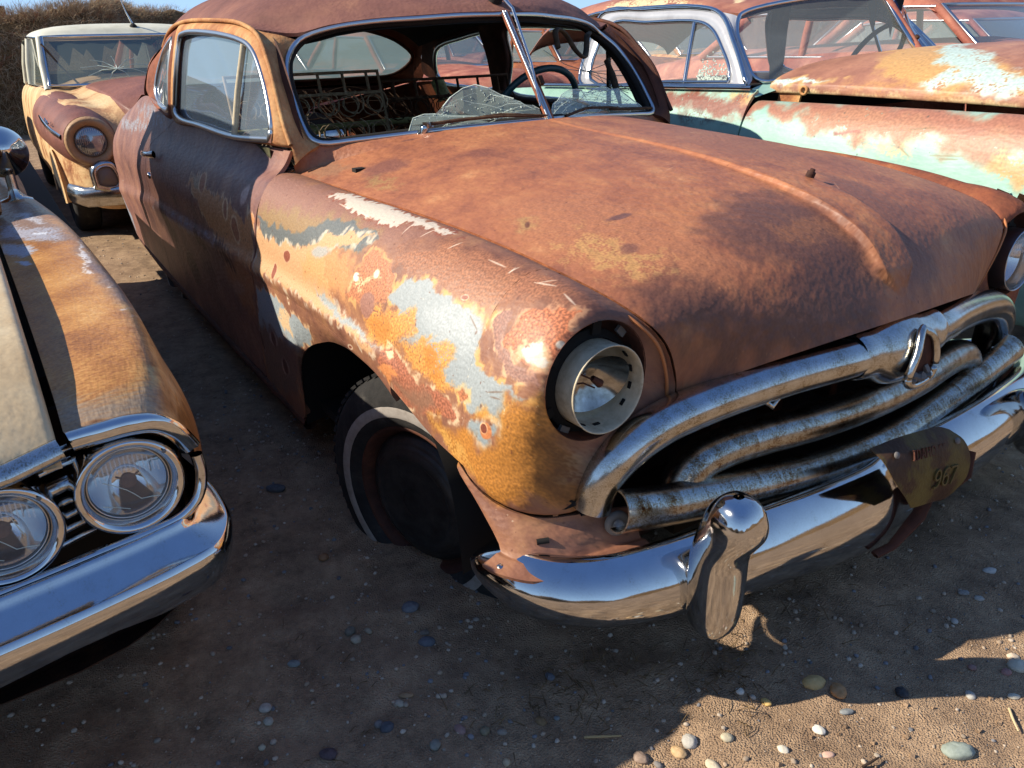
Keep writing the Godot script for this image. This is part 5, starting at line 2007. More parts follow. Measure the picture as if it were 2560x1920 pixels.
	eb.quad(Vector3(1.68, .99, -1.78), Vector3(1.68, .5, -1.78), Vector3(1.68, .5, -.3), Vector3(1.68, .97, -.3))
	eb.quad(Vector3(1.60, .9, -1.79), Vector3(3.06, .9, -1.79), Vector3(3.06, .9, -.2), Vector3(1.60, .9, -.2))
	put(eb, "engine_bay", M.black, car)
	# cowl
	var cw := MB.new()
	cw.grid(loft([V([1.45, 1.09, -1.82, 1.60, 1.115, -1.84, 1.9, 1.17, -1.74, 2.33, 1.225, -1.56, 2.76, 1.17, -1.74, 3.06, 1.115, -1.84, 3.21, 1.09, -1.82]), V([1.45, 1.06, -1.775, 1.60, 1.09, -1.76, 1.9, 1.15, -1.66, 2.33, 1.20, -1.5, 2.76, 1.15, -1.66, 3.06, 1.09, -1.76, 3.21, 1.06, -1.775])], 2, 5), Vector3(CX, .6, -2.5))
	put(cw, "cowl", M.mint_side, car)
	# roof
	var rows := []
	rows.append(V([1.615, 1.44, -2.19, 1.65, 1.425, -2.085, 1.73, 1.455, -2.06, 1.95, 1.492, -1.96, 2.33, 1.515, -1.80, 2.71, 1.492, -1.96, 2.93, 1.455, -2.06, 3.01, 1.425, -2.085, 3.045, 1.44, -2.19]))
	for q in [[-2.35, 1.468, .055, 1.63], [-2.75, 1.478, .09, 1.625], [-3.2, 1.465, .10, 1.615], [-3.7, 1.38, .11, 1.64], [-4.0, 1.2, .12, 1.66]]:
		var x: float = q[3]
		var y: float = q[1]
		var c: float = q[2]
		rows.append([Vector3(x, y, q[0]), Vector3(x + .04, y + c * .38, q[0]), Vector3(x + .14, y + c * .72, q[0]), Vector3(x + .35, y + c * .93, q[0]), Vector3(CX, y + c, q[0] + .02), Vector3(2 * CX - x - .35, y + c * .93, q[0]), Vector3(2 * CX - x - .14, y + c * .72, q[0]), Vector3(2 * CX - x - .04, y + c * .38, q[0]), Vector3(2 * CX - x, y, q[0])])
	var rb := uv_mint(MB.new())
	rb.grid(loft(rows, 5, 4), Vector3(CX, 1.0, -2.8), .012)
	put(rb, "roof", M.mint_roof, car)
	for s in [1.0, -1.0]:
		rb = MB.new()
		tube(rb, spl(mirx(V([1.548, 1.30, -2.02, 1.60, 1.425, -2.17, 1.618, 1.462, -2.33, 1.617, 1.475, -2.75, 1.605, 1.462, -3.15, 1.625, 1.38, -3.65]), CX, s), 4), .011, 8)
		put(rb, "drip_rail", M.chrome, car)
	# windscreen with its middle post
	var wl2 := V([1.64, 1.41, -2.085, 1.605, 1.345, -2.06, 1.575, 1.27, -1.995, 1.552, 1.20, -1.93, 1.543, 1.15, -1.885, 1.56, 1.126, -1.85, 1.62, 1.12, -1.83, 1.9, 1.175, -1.735, 2.33, 1.228, -1.55])
	var top := V([2.33, 1.505, -1.795, 1.95, 1.482, -1.955, 1.73, 1.447, -2.055, 1.66, 1.425, -2.08])
	for s in [1.0, -1.0]:
		var loop := []
		loop.append_array(top)
		loop.append_array(wl2)
		loop.append(top[0])
		var lp := spl(mirx(loop, CX, s), 4)
		var wb := MB.new()
		for k in lp.size() - 1: wb.tri(mirx([Vector3(1.95, 1.32, -1.86)], CX, s)[0], lp[k], lp[k + 1])
		put(wb, "windscreen", M.glass if s > 0 else M.glass_sky_tint, car)
		wb = MB.new()
		lp.remove_at(lp.size() - 1)
		tube(wb, lp, .011, 8, true)
		put(wb, "windscreen_trim", M.chrome, car)
	var pb := MB.new()
	tube(pb, V([2.33, 1.225, -1.53, 2.33, 1.37, -1.66, 2.33, 1.508, -1.785]), .016, 8)
	put(pb, "middle_post", M.rust_red, car)
	pb = MB.new()
	pb.box(Vector3(2.335, 1.285, -1.58), Vector3(.02, .045, .018), Basis(Vector3(1, 0, 0), .7))
	put(pb, "mirror_stub", M.wire, car)
	# inside: wheel, dash, torn lining, seats
	var ib := MB.new()
	tube(ib, ring(Vector3(2.80, 1.18, -2.1), Vector3(0, .5, -.86), .21, 32), .014, 8, true)
	put(ib, "steering_rim", M.black, car)
	ib = MB.new()
	ib.box(Vector3(CX, 1.03, -1.95), Vector3(1.5, .14, .2))
	ib.box(Vector3(CX, .75, -2.75), Vector3(1.5, .5, .16), Basis(Vector3(1, 0, 0), .2))
	ib.box(Vector3(CX, .42, -3.0), Vector3(1.7, .05, 3.0))
	put(ib, "cabin_floor", M.near_black, car)
	ib = MB.new()
	ib.grid([V([2.02, 1.47, -2.2, 2.10, 1.48, -2.2, 2.16, 1.47, -2.2]), V([2.01, 1.34, -2.2, 2.08, 1.33, -2.19, 2.15, 1.34, -2.2]), V([2.03, 1.20, -2.2, 2.09, 1.19, -2.18, 2.15, 1.2, -2.2]), V([2.05, 1.05, -2.2, 2.09, 1.05, -2.2, 2.13, 1.06, -2.2])])
	put(ib, "hanging_lining", M.cloth, car)
	ib = MB.new()
	for q in [[2.5, .18], [2.58, .11], [2.66, .20], [2.72, .09]]:
		ib.tri(Vector3(q[0] - .06, 1.49, -1.95), Vector3(q[0] + .06, 1.49, -1.95), Vector3(q[0] + .01, 1.49 - q[1], -1.93))
	put(ib, "torn_headliner", M.near_black, car)

func paint_mint() -> void:
	var std := [[0, 1.0, 1.0], [1, 1.0, 0.7], [2, 1.0, 0.35], [3, 1.0, 0.3]]
	M.silver = mottled([[0.0, "a2a2a6"], [0.5, "b7b8bc"], [1.0, "c9cacd"]], std, 1.2, 0.25, 1.2, 0.05, 0.35)
	M.glass_sky_tint = pane_mat("3d5f9a", 0.75, 0.05)  # sky reflection put into the blue of the pane

# ---------------------------------------------------------------- plainer cars of the yard
# origin at the middle of the front bumper on the ground, nose along +z
func simple_car(called: String, label: String, group: String, at: Vector3, yaw: float, o: Dictionary) -> Node3D:
	var car := thing(called, label, "car", group)
	car.position = at
	car.rotation.y = yaw
	var w: float = o.get("w", .93)
	var hood: float = o.get("hood", 1.0)
	var belt: float = o.get("belt", 1.02)
	var roof: float = o.get("roof", 1.5)
	var ln: float = o.get("len", 5.0)
	var zw: float = o.get("ws", -1.75)
	var zt: float = o.get("wt", -2.2)
	var zr: float = o.get("rt", -3.5)
	var zb: float = o.get("rb", -3.95)
	var body: Material = o.get("body", M.rust_red)
	var b := MB.new()
	var secs := []
	for q in [[-.02, .55, .80, .62], [-.10, .80, .93, .86], [-.35, .93, .99, .96], [-1.0, 1.0, 1.0, 1.0], [zw, 1.0, 1.0, 1.03], [zw - .02, 1.0, 1.0, 1.03], [zb, .98, 1.0, 1.0], [zb - .4, .95, 1.0, .98], [-ln + .25, .85, .97, .92], [-ln, .6, .8, .78]]:
		var z: float = q[0]
		var k: float = q[1] * w
		var y: float = (hood if z > zw - .01 else belt) * q[3]
		var row := [Vector3(k * .9, .28, z), Vector3(k * .99, .36, z), Vector3(k * 1.01, .56, z), Vector3(k, .74, z), Vector3(k * .965, y - .10, z), Vector3(k * .90, y - .015, z), Vector3(k * .80, y + .0, z), Vector3(k * .68, y - .012, z), Vector3(k * .5, y + .035 * q[2], z), Vector3(0, y + .07 * q[2], z)]
		var f := row.duplicate()
		for j in range(row.size() - 2, -1, -1): f.append(Vector3(-row[j].x, row[j].y, row[j].z))
		secs.append(f)
	b.grid(loft(secs, 4, 3), Vector3(0, .6, -ln * .5), .02)
	put(b, "body", body, car)
	# roof and pillars
	var wt := w * .82
	var rm: Material = o.get("roofmat", body)
	var rows := []
	for q in [[zt, -.055, .02], [zt - .12, -.02, .05], [(zt + zr) * .5, .0, .07], [zr + .1, -.02, .06], [zr, -.055, .03]]:
		var y: float = roof - .07 + q[1]
		var half := [Vector3(wt, y - .02, q[0]), Vector3(wt * .97, y + .02, q[0]), Vector3(wt * .85, y + .02 + q[2] * .5, q[0]), Vector3(wt * .5, y + .02 + q[2] * .9, q[0]), Vector3(0, y + .02 + q[2], q[0])]
		var f := half.duplicate()
		for j in range(3, -1, -1): f.append(Vector3(-half[j].x, half[j].y, half[j].z))
		rows.append(f)
	b = MB.new()
	b.grid(loft(rows, 4, 3), Vector3(0, roof - .4, (zt + zr) * .5), .03)
	put(b, "roof", rm, car)
	var tm: Material = o.get("trim", M.steel_trim)
	var yr := roof - .125
	var yb := belt + .01
	var glass: Material = o.get("glass", M.glass_dark)
	for s in [1.0, -1.0]:
		var mid := (zw + zb) * .5 - .15
		for q in [[Vector3(w * .86 * s, yb, zw), Vector3(wt * .985 * s, yr + .02, zt - .02), .028], [Vector3(w * .90 * s, yb, mid), Vector3(wt * s, yr + .03, mid), .03], [Vector3(w * .86 * s, yb, zb + .02), Vector3(wt * .98 * s, yr, zr + .05), .045]]:
			b = MB.new()
			tube(b, [q[0], (q[0] as Vector3).lerp(q[1], .5) + Vector3(.01 * s, 0, 0), q[1]], q[2], 8)
			put(b, "pillar", rm, car)
		b = MB.new()
		b.quad(Vector3(w * .87 * s, yb, zw - .05), Vector3(wt * s, yr + .02, zt - .08), Vector3(wt * s, yr + .03, mid), Vector3(w * .9 * s, yb, mid))
		put(b, "side_window", glass, car)
		b = MB.new()
		b.quad(Vector3(w * .9 * s, yb, mid), Vector3(wt * s, yr + .03, mid), Vector3(wt * .98 * s, yr, zr + .03), Vector3(w * .86 * s, yb, zb + .03))
		put(b, "side_window", glass, car)
		b = MB.new()
		tube(b, [Vector3(w * .87 * s, yb + .01, zw), Vector3(w * .92 * s, yb + .012, mid), Vector3(w * .87 * s, yb + .01, zb)], .012, 6)
		tube(b, [Vector3(wt * .99 * s, yr + .02, zt), Vector3(wt * 1.01 * s, yr + .045, mid), Vector3(wt * .98 * s, yr + .01, zr)], .012, 6)
		put(b, "side_trim", tm, car)
		for z in [-.95, -ln + 1.15]: simple_wheel(car, Vector3(w * .86 * s, .33, z), s, .33)
		if o.get("lamps", true):
			b = MB.new()
			lathe(b, Vector3(w * .74 * s, .74, -.09), Vector3(.15 * s, 0, 1), [Vector2(.125, -.12), Vector2(.125, .02), Vector2(.115, .045), Vector2(.095, .03), Vector2(.09, .01)], 28)
			put(b, "headlamp_rim", o.get("rimmat", tm), car)
			b = MB.new()
			lathe(b, Vector3(w * .74 * s, .74, -.09), Vector3(.15 * s, 0, 1), [Vector2(.09, .012), Vector2(.06, .032), Vector2(.03, .038), Vector2(.0001, .04)], 28)
			put(b, "headlamp_lens", M.steel_trim, car)
	for q in [[zw, zt, yb + .03, "windscreen"], [zb, zr, yb + .03, "rear_window"]]:
		b = MB.new()
		var P := []
		for k in 9:
			var t := -1.0 + k / 4.0
			var bow: float = .10 * (1.0 - t * t) * (1.0 if q[3] == "windscreen" else -1.0)
			P.append([Vector3(w * .84 * t, q[2], q[0] + bow), Vector3(wt * .96 * t, yr + .03, q[1] + bow * .5)])
		b.grid(P)
		put(b, q[3], glass, car)
		b = MB.new()
		var fr := []
		for k in 9: fr.append(P[k][0])
		for k in range(8, -1, -1): fr.append(P[k][1])
		tube(b, fr, .016, 6, true)
		put(b, "window_trim", tm, car)
	b = MB.new()
	tube(b, V([-w * .98, .5, -.25, -w * .9, .5, .02, -w * .5, .5, .10, 0, .5, .13, w * .5, .5, .10, w * .9, .5, .02, w * .98, .5, -.25]), .06, 10, false, Vector3.UP, .6, 1.2)
	put(b, "front_bumper", M.chrome_dull, car).position.y = o.get("bumper", 0.0)
	b = MB.new()
	tube(b, V([-w * .95, .5, -ln + .2, -w * .85, .5, -ln - .06, 0, .5, -ln - .1, w * .85, .5, -ln - .06, w * .95, .5, -ln + .2]), .06, 8, false, Vector3.UP, .6, 1.2)
	put(b, "rear_bumper", M.chrome_dull, car)
	b = MB.new()
	b.box(Vector3(0, .62, -.02), Vector3(w * 1.05, .22, .05))
	put(b, "grille", M.near_black, car)
	b = MB.new()
	b.box(Vector3(0, .72, (zw + zb) * .5 - .2), Vector3(w * 1.5, .38, .15), Basis(Vector3(1, 0, 0), .2))
	b.box(Vector3(0, .35, -ln * .5), Vector3(w * 1.7, .06, ln * .8))
	put(b, "cabin_floor", M.near_black, car)
	return car

func build_wagon() -> void:
	var car := simple_car("white_roofed_wagon", "tan and maroon sedan with white roof and aerial, nosed up behind the coupe", "", Vector3(-.30, 0, -5.42), 0.0, {"w": .89, "hood": 1.02, "belt": 1.03, "roof": 1.55, "len": 5.0, "ws": -1.72, "wt": -1.98, "rt": -3.9, "rb": -4.3, "body": M.wagon_body, "roofmat": M.wagon_roof, "glass": M.glass_dark, "lamps": false, "trim": M.chrome, "bumper": -.10})
	var b := MB.new()
	for s in [1.0, -1.0]:
		# rounded fender that ends in the lamp
		var c := Vector3(-.70 * s, .765, .0)
		var ax := Vector3(-.10 * s, 0, 1)
		b = MB.new()
		var secs := []
		for q in [[-1.7, .80, .215, .24, .72], [-1.2, .795, .215, .24, .715], [-.7, .785, .21, .225, .71], [-.35, .775, .20, .205, .705], [-.12, .768, .185, .185, .70], [-.02, .765, .165, .165, .70]]:
			var row := []
			for j in 17:
				var an := TAU * (j % 16) / 16.0
				row.append(Vector3(-q[4] * s + cos(an) * q[2] * -s, q[1] + sin(an) * q[3], q[0]))
			secs.append(row)
		b.grid(loft(secs, 4, 2), Vector3(-.68 * s, .76, -.8), 0, 0, true)
		put(b, "fender_top", M.wagon_fender, car)
		b = MB.new()
		lathe(b, c, ax, spl2([Vector2(.164, -.03), Vector2(.160, .015), Vector2(.148, .035), Vector2(.130, .035), Vector2(.112, .02), Vector2(.1, -.005)], 3), 36)
		put(b, "lamp_hood", M.rust_frame2, car)
		b = MB.new()
		lathe(b, c, ax, [Vector2(.1, .004), Vector2(.094, .012), Vector2(.06, .03), Vector2(.03, .036), Vector2(.0001, .038)], 36)
		put(b, "headlamp_lens", M.lens_grey, car)
		b = MB.new()
		for k in 13:
			var xx := -.078 + .013 * k
			var ym := sqrt(maxf(.0085 - xx * xx, 0.0)) * .95
			tube(b, [c + Vector3(xx, ym, .02), c + Vector3(xx, 0, .036), c + Vector3(xx, -ym, .02)], .0022, 4)
		put(b, "lens_flutes", M.steel_trim, car)
		# parking lamp in its bright frame
		var pc := Vector3(-.66 * s, .535, .055)
		var shape := [Vector3(-.075 * s, -.07, 0), Vector3(-.07 * s, .05, 0), Vector3(-.02 * s, .085, 0), Vector3(.05 * s, .075, 0), Vector3(.085 * s, -.02, 0), Vector3(.075 * s, -.085, 0), Vector3(0, -.095, 0)]
		shape.append(shape[0])
		var sp := spl(shape, 5)
		b = MB.new()
		var rings := []
		for q in [[1.25, -.06], [1.22, .0], [1.05, .03], [.88, .02], [.80, .02], [.76, .028], [.70, .01]]:
			var row := PackedVector3Array()
			for p in sp: row.append(pc + p * q[0] + Vector3(0, 0, q[1]))
			rings.append(row)
		b.grid(rings, pc + Vector3(0, 0, -.3), 0, 0, true)
		put(b, "parking_lamp_frame", M.chrome_dull, car)
		b = MB.new()
		var rows := []
		for q in [[.70, .01], [.5, .022], [.25, .026], [.22, .030], [.1, .03], [.01, .031]]:
			var row := PackedVector3Array()
			for p in sp: row.append(pc + p * q[0] + Vector3(0, 0, q[1]))
			rows.append(row)
		b.grid(rows, pc + Vector3(0, 0, -.3), 0, 0, true)
		put(b, "parking_lamp_lens", M.primer, car)
	# front wheel arch: lip, with a black half-disc painted as its shaded inside
	for s in [1.0, -1.0]:
		b = MB.new()
		var rows2 := []
		for q in [[1.0, .905], [.94, .915], [.90, .90], [.88, .70]]:
			var row := PackedVector3Array()
			for j in 21:
				var an := PI * j / 20.0
				row.append(Vector3(q[1] * s, .30 + sin(an) * .36 * q[0], -.86 + cos(an) * .40 * q[0]))
			rows2.append(row)
		b.grid(rows2)
		put(b, "arch_lip", M.wagon_body, car)
		b = MB.new()
		var fan := PackedVector3Array()
		for j in 21:
			var an := PI * j / 20.0
			fan.append(Vector3(.906 * s, .30 + sin(an) * .335, -.86 + cos(an) * .37))
		for j in 20: b.tri(Vector3(.906 * s, .30, -.86), fan[j], fan[j + 1])
		put(b, "arch_shade_disc", M.black, car)
	# side spear
	b = MB.new()
	tube(b, spl(V([-.87, .80, -.06, -.905, .83, -.35, -.915, .86, -.75, -.905, .875, -1.2]), 4), .016, 8, false, Vector3.UP, .6, 1.2)
	put(b, "side_spear", M.chrome, car)
	b = MB.new()
	tube(b, spl(V([-.915, .885, -.46, -.916, .905, -.44, -.915, .875, -.42, -.914, .88, -.39, -.912, .895, -.37, -.911, .873, -.35, -.91, .88, -.30]), 4), .005, 5)
	put(b, "script", M.chrome, car)
	# sprung hood
	b = MB.new()
	var hs := []
	for q in [[-.05, .945, 1.03, .40], [-.2, .99, 1.07, .44], [-.6, 1.04, 1.12, .47], [-1.1, 1.07, 1.14, .49], [-1.5, 1.075, 1.13, .50]]:
		var row := [Vector3(-q[3] - .005, q[1] - .10, q[0]), Vector3(-q[3], q[1] - .01, q[0]), Vector3(-q[3] + .03, q[1] + .008, q[0]), Vector3(-q[3] * .6, lerpf(q[1], q[2], .7), q[0] + .03), Vector3(0, q[2], q[0] + .05), Vector3(q[3] * .6, lerpf(q[1], q[2], .7), q[0] + .03), Vector3(q[3] - .03, q[1] + .008, q[0]), Vector3(q[3], q[1] - .01, q[0]), Vector3(q[3] + .005, q[1] - .10, q[0])]
		hs.append(row)
	b.grid(loft(hs, 4, 4), Vector3(0, .7, -.8), .04)
	put(b, "sprung_hood", M.wagon_fender, car)
	# aerial on the roof, wipers, cracked screen, torn lining, bench back
	b = MB.new()
	lathe(b, Vector3(.06, 1.525, -2.1), Vector3.UP, [Vector2(.035, -.01), Vector2(.03, .012), Vector2(.012, .03), Vector2(.0001, .032)], 14)
	put(b, "aerial_base", M.near_black, car)
	b = MB.new()
	tube(b, V([.06, 1.54, -2.1, .02, 1.65, -2.1, -.05, 1.95, -2.12]), [.012, .006, .003], 6)
	put(b, "aerial", M.chrome, car)
	b = MB.new()
	for k in 9:
		var an := TAU * k / 9.0 + .2
		var c := Vector3(-.20, 1.19, -1.715)
		var p := c + Vector3(cos(an) * .28, sin(an) * .10, -.07 - sin(an) * .10)
		tube(b, [c, c.lerp(p, .5) + Vector3(0, .02, 0), p], .003, 4)
	put(b, "crack", M.glass_crack, car)
	b = MB.new()
	tube(b, V([-.30, 1.06, -1.60, -.1, 1.085, -1.575, .15, 1.08, -1.56]), .006, 6)
	tube(b, V([-.72, 1.40, -1.93, -.62, 1.22, -1.82, -.52, 1.07, -1.68]), .008, 6)
	put(b, "wiper", M.wire, car)
	b = MB.new()
	for q in [[-.55, .20], [-.42, .12], [-.30, .22], [-.18, .08], [.02, .14], [.15, .05]]:
		b.tri(Vector3(q[0] - .10, 1.42, -2.1), Vector3(q[0] + .10, 1.42, -2.1), Vector3(q[0] + .02, 1.42 - q[1], -2.08))
	put(b, "torn_headliner", M.near_black, car)
	b = MB.new()
	b.box(Vector3(0, 1.0, -2.75), Vector3(1.45, .32, .14), Basis(Vector3(1, 0, 0), .15))
	put(b, "bench_seat_back", M.lime_dark, car)

func build_background() -> void:
	simple_car("white_and_maroon_car", "low dark-roofed car with white and maroon flanks, behind the wagon at far left", "", Vector3(-2.42, -.12, -6.35), .06, {"w": .94, "hood": .93, "belt": .95, "roof": 1.42, "body": M.maroon_white, "roofmat": M.maroon, "trim": M.chrome})
	simple_car("pink_rust_car", "faded pink-brown sedan beyond the mint sedan at the right edge", "", Vector3(5.1, .0, -.9), .02, {"w": .95, "hood": 1.06, "belt": 1.12, "roof": 1.58, "body": M.rust_red, "ws": -1.35, "wt": -1.75, "glass": M.glass})
	var spots := [[3.2, -6.1, .05, "rust-red sedan seen through the mint sedan's side window"], [5.9, -6.6, -.04, "dull red sedan parked behind the pink-brown one"], [1.15, -6.9, .1, "rust-red car beyond the coupe's far rear window"], [8.0, -1.8, 0.0, "red-brown car farthest right in the front row"], [8.6, -7.0, .03, "tan-red car at the far right of the back row"], [-5.6, -1.2, .02, "brown car standing beyond the tan sedan"], [4.3, -12.0, .08, "brown sedan in the third row by the weed fence"], [7.4, -12.3, -.05, "red sedan at the right end of the third row"]]
	var k := 0
	for q in spots:
		simple_car("junked_car", q[3], "rusted cars in the rows behind", Vector3(q[0], 0, q[1]), q[2], {"body": [M.rust_red, M.rust, M.rust_red, M.rust_red, M.rust_tan, M.rust, M.rust, M.rust_red][k], "glass": M.glass_dark, "roof": 1.5 + .03 * (k % 3), "hood": 1.0 + .02 * (k % 2)})
		k += 1
	build_fence()

func build_fence() -> void:
	# a wire fence smothered by drifted tumbleweed, dark face towards the yard, straw-lit crest
	var fence := thing("tumbleweed_fence", "tall fence smothered in dry brown tumbleweed along the back of the yard", "fence")
	var nz := FastNoiseLite.new()
	nz.seed = 4
	nz.frequency = .35
	var b := MB.new()
	var path := [Vector3(-16, 0, -13.5), Vector3(-6, 0, -16.0), Vector3(-2, 0, -16.8), Vector3(.5, 0, -16.6), Vector3(1.2, 0, -19.0), Vector3(3.5, 0, -24.5), Vector3(9, 0, -25.5), Vector3(22, 0, -24), Vector3(45, 0, -20)]
	var pts := spl(path, 24)
	var g := []
	for p in pts:
		var h := 2.02 + .14 * nz.get_noise_2d(p.x * 1.2, p.z) + .08 * nz.get_noise_2d(p.x * 5.0, 9)
		if p.z < -18: h += .25
		var row := PackedVector3Array()
		for q in [[.65, 0.0], [.62, .5], [.6, 1.0], [.58, 1.5], [.5, 1.82], [.3, 1.97], [0, 2.02], [-.4, 1.9], [-.7, 1.4], [-.8, 0.0]]:
			var bump := .13 * nz.get_noise_3d(p.x * 4.0, q[1] * 5.0, p.z * 3.0)
			row.append(Vector3(p.x, q[1] / 2.02 * h, p.z + q[0] + bump))
		g.append(row)
	b.grid(g, Vector3(0, .6, -40), 0)
	put(b, "weed_drift", M.weed, fence)
	# loose stems
	var st := MB.new()
	st.tri(Vector3(-.004, 0, 0), Vector3(.004, 0, 0), Vector3(0, .22, .02))
	st.tri(Vector3(0, .08, 0), Vector3(.003, .09, .003), Vector3(.06, .17, .03))
	st.tri(Vector3(0, .10, 0), Vector3(-.003, .11, .003), Vector3(-.055, .19, -.02))
	var mm := MultiMesh.new()
	mm.transform_format = MultiMesh.TRANSFORM_3D
	mm.use_colors = true
	mm.mesh = st.mesh()
	var n := 26000
	mm.instance_count = n
	for i in n:
		var a := rng.randi() % (g.size() - 1)
		if rng.randf() < .7: a = 20 + rng.randi() % 100
		var t := rng.randf()
		var cidx := rng.randi() % 6
		var v0: Vector3 = g[a][cidx].lerp(g[a][cidx + 1], rng.randf())
		var v1: Vector3 = g[mini(a + 1, g.size() - 1)][cidx].lerp(g[mini(a + 1, g.size() - 1)][cidx + 1], rng.randf())
		var p := v0.lerp(v1, t)
		var dirv := Vector3(rng.randf_range(-.7, .7), rng.randf_range(.1, 1.0) if cidx > 3 else rng.randf_range(-1.0, .6), rng.randf_range(.1, .9)).normalized()
		var bas := Basis(Quaternion(Vector3.UP, dirv)) * Basis(Vector3.UP, rng.randf() * TAU)
		mm.set_instance_transform(i, Transform3D(bas.scaled(Vector3.ONE * rng.randf_range(.6, 1.5)), p))
		var c := Color(.24, .17, .105).lerp(Color(.52, .40, .25), rng.randf())
		if rng.randf() < .12: c = Color(.30, .12, .07)
		mm.set_instance_color(i, c)
	var mi := MultiMeshInstance3D.new()
	mi.name = "weed_stems"
	mi.multimesh = mm
	mi.material_override = M.stems
	mi.set_meta("kind", "stuff")
	fence.add_child(mi)
	for k in 10:
		b = MB.new()
		var p: Vector3 = pts[mini(10 + k * 16, pts.size() - 1)]
		tube(b, [p + Vector3(0, 0, -.2), p + Vector3(0, 2.1, -.2)], .05, 8)
		put(b, "fence_post", M.wire, fence)

# ---------------------------------------------------------------- ground, stones, dry stalks
var gn: FastNoiseLite
func ground_y(x: float, z: float) -> float:
	if gn == null:
		gn = FastNoiseLite.new()
		gn.seed = 3
		gn.frequency = 1.1
		gn.fractal_octaves = 4
	var d := Vector2(x, z).length()
	var y := .045 + .028 * gn.get_noise_2d(x, z) * smoothstep(60.0, 10.0, d)
	y += .012 * gn.get_noise_2d(x * 6.0, z * 6.0) * smoothstep(9.0, 3.0, d)
	# soil heaped round the slack front tyre
	y += .012 * exp(-Vector2(x + .88, z + .80).length_squared() / .12)
	return y - .05 * smoothstep(-3.0, -7.0, z)

func build_ground() -> void:
	var std := [[0, 1.0, .8], [1, 1.0, .7], [2, 1.0, .6], [3, 1.0, .5]]
	M.dirt = mottled([[0.0, "63503f"], [0.3, "87705a"], [0.6, "a1876c"], [0.85, "b3997c"], [1.0, "c8b193"]], std, 1.3, .95, 1.5, 1.4)
	M.dirt.normal_texture = dirt_normal
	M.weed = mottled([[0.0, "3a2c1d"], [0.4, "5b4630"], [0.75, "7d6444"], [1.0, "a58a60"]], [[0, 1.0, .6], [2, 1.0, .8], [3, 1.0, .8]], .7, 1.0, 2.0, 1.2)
	M.stems = plain("ffffff", .95)
	M.stems.vertex_color_use_as_albedo = true
	var ax := PackedFloat32Array()
	var az := PackedFloat32Array()
	for q in [-400.0, -150.0, -60.0, -30.0, -18.0, -12.0, -9.0, -7.0, -5.5, -4.5]: ax.append(q)
	var x := -3.6
	while x < 3.2:
		ax.append(x)
		x += .024 if x > -2.4 and x < 1.2 else .08
	for q in [3.4, 4.0, 5.0, 7.0, 9.0, 12.0, 18.0, 30.0, 60.0, 150.0, 400.0]: ax.append(q)
	for q in [-400.0, -150.0, -60.0, -40.0, -30.0, -24.0, -20.0, -17.0, -14.0, -12.0, -10.0, -9.0, -8.0]: az.append(q)
	x = -7.2
	while x < 1.2:
		az.append(x)
		x += .024 if x > -2.2 else .06
	for q in [1.4, 1.8, 2.5, 4.0, 6.0, 9.0, 14.0, 30.0, 60.0, 150.0, 400.0]: az.append(q)
	var g := []
	for zz in az:
		var row := PackedVector3Array()
		for xx in ax: row.append(Vector3(xx, ground_y(xx, zz), zz))
		g.append(row)
	var b := MB.new()
	b.grid(g, Vector3(0, -50, 0))
	put(b, "ground", M.dirt).set_meta("kind", "structure")
	# added bank behind the camera, unseen: gives the chrome a dark horizon to reflect
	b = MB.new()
	var bank := []
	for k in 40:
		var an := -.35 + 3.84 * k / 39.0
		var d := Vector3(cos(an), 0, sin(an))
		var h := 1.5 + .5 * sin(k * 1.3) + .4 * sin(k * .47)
		bank.append(PackedVector3Array([d * 11.0, d * 12.0 + Vector3(0, h * .7, 0), d * 13.5 + Vector3(0, h, 0), d * 17.0 + Vector3(0, h * .8, 0), d * 22.0]))
	b.grid(bank, Vector3(0, -20, 0))
	put(b, "added_reflection_bank", M.weed).set_meta("kind", "structure")

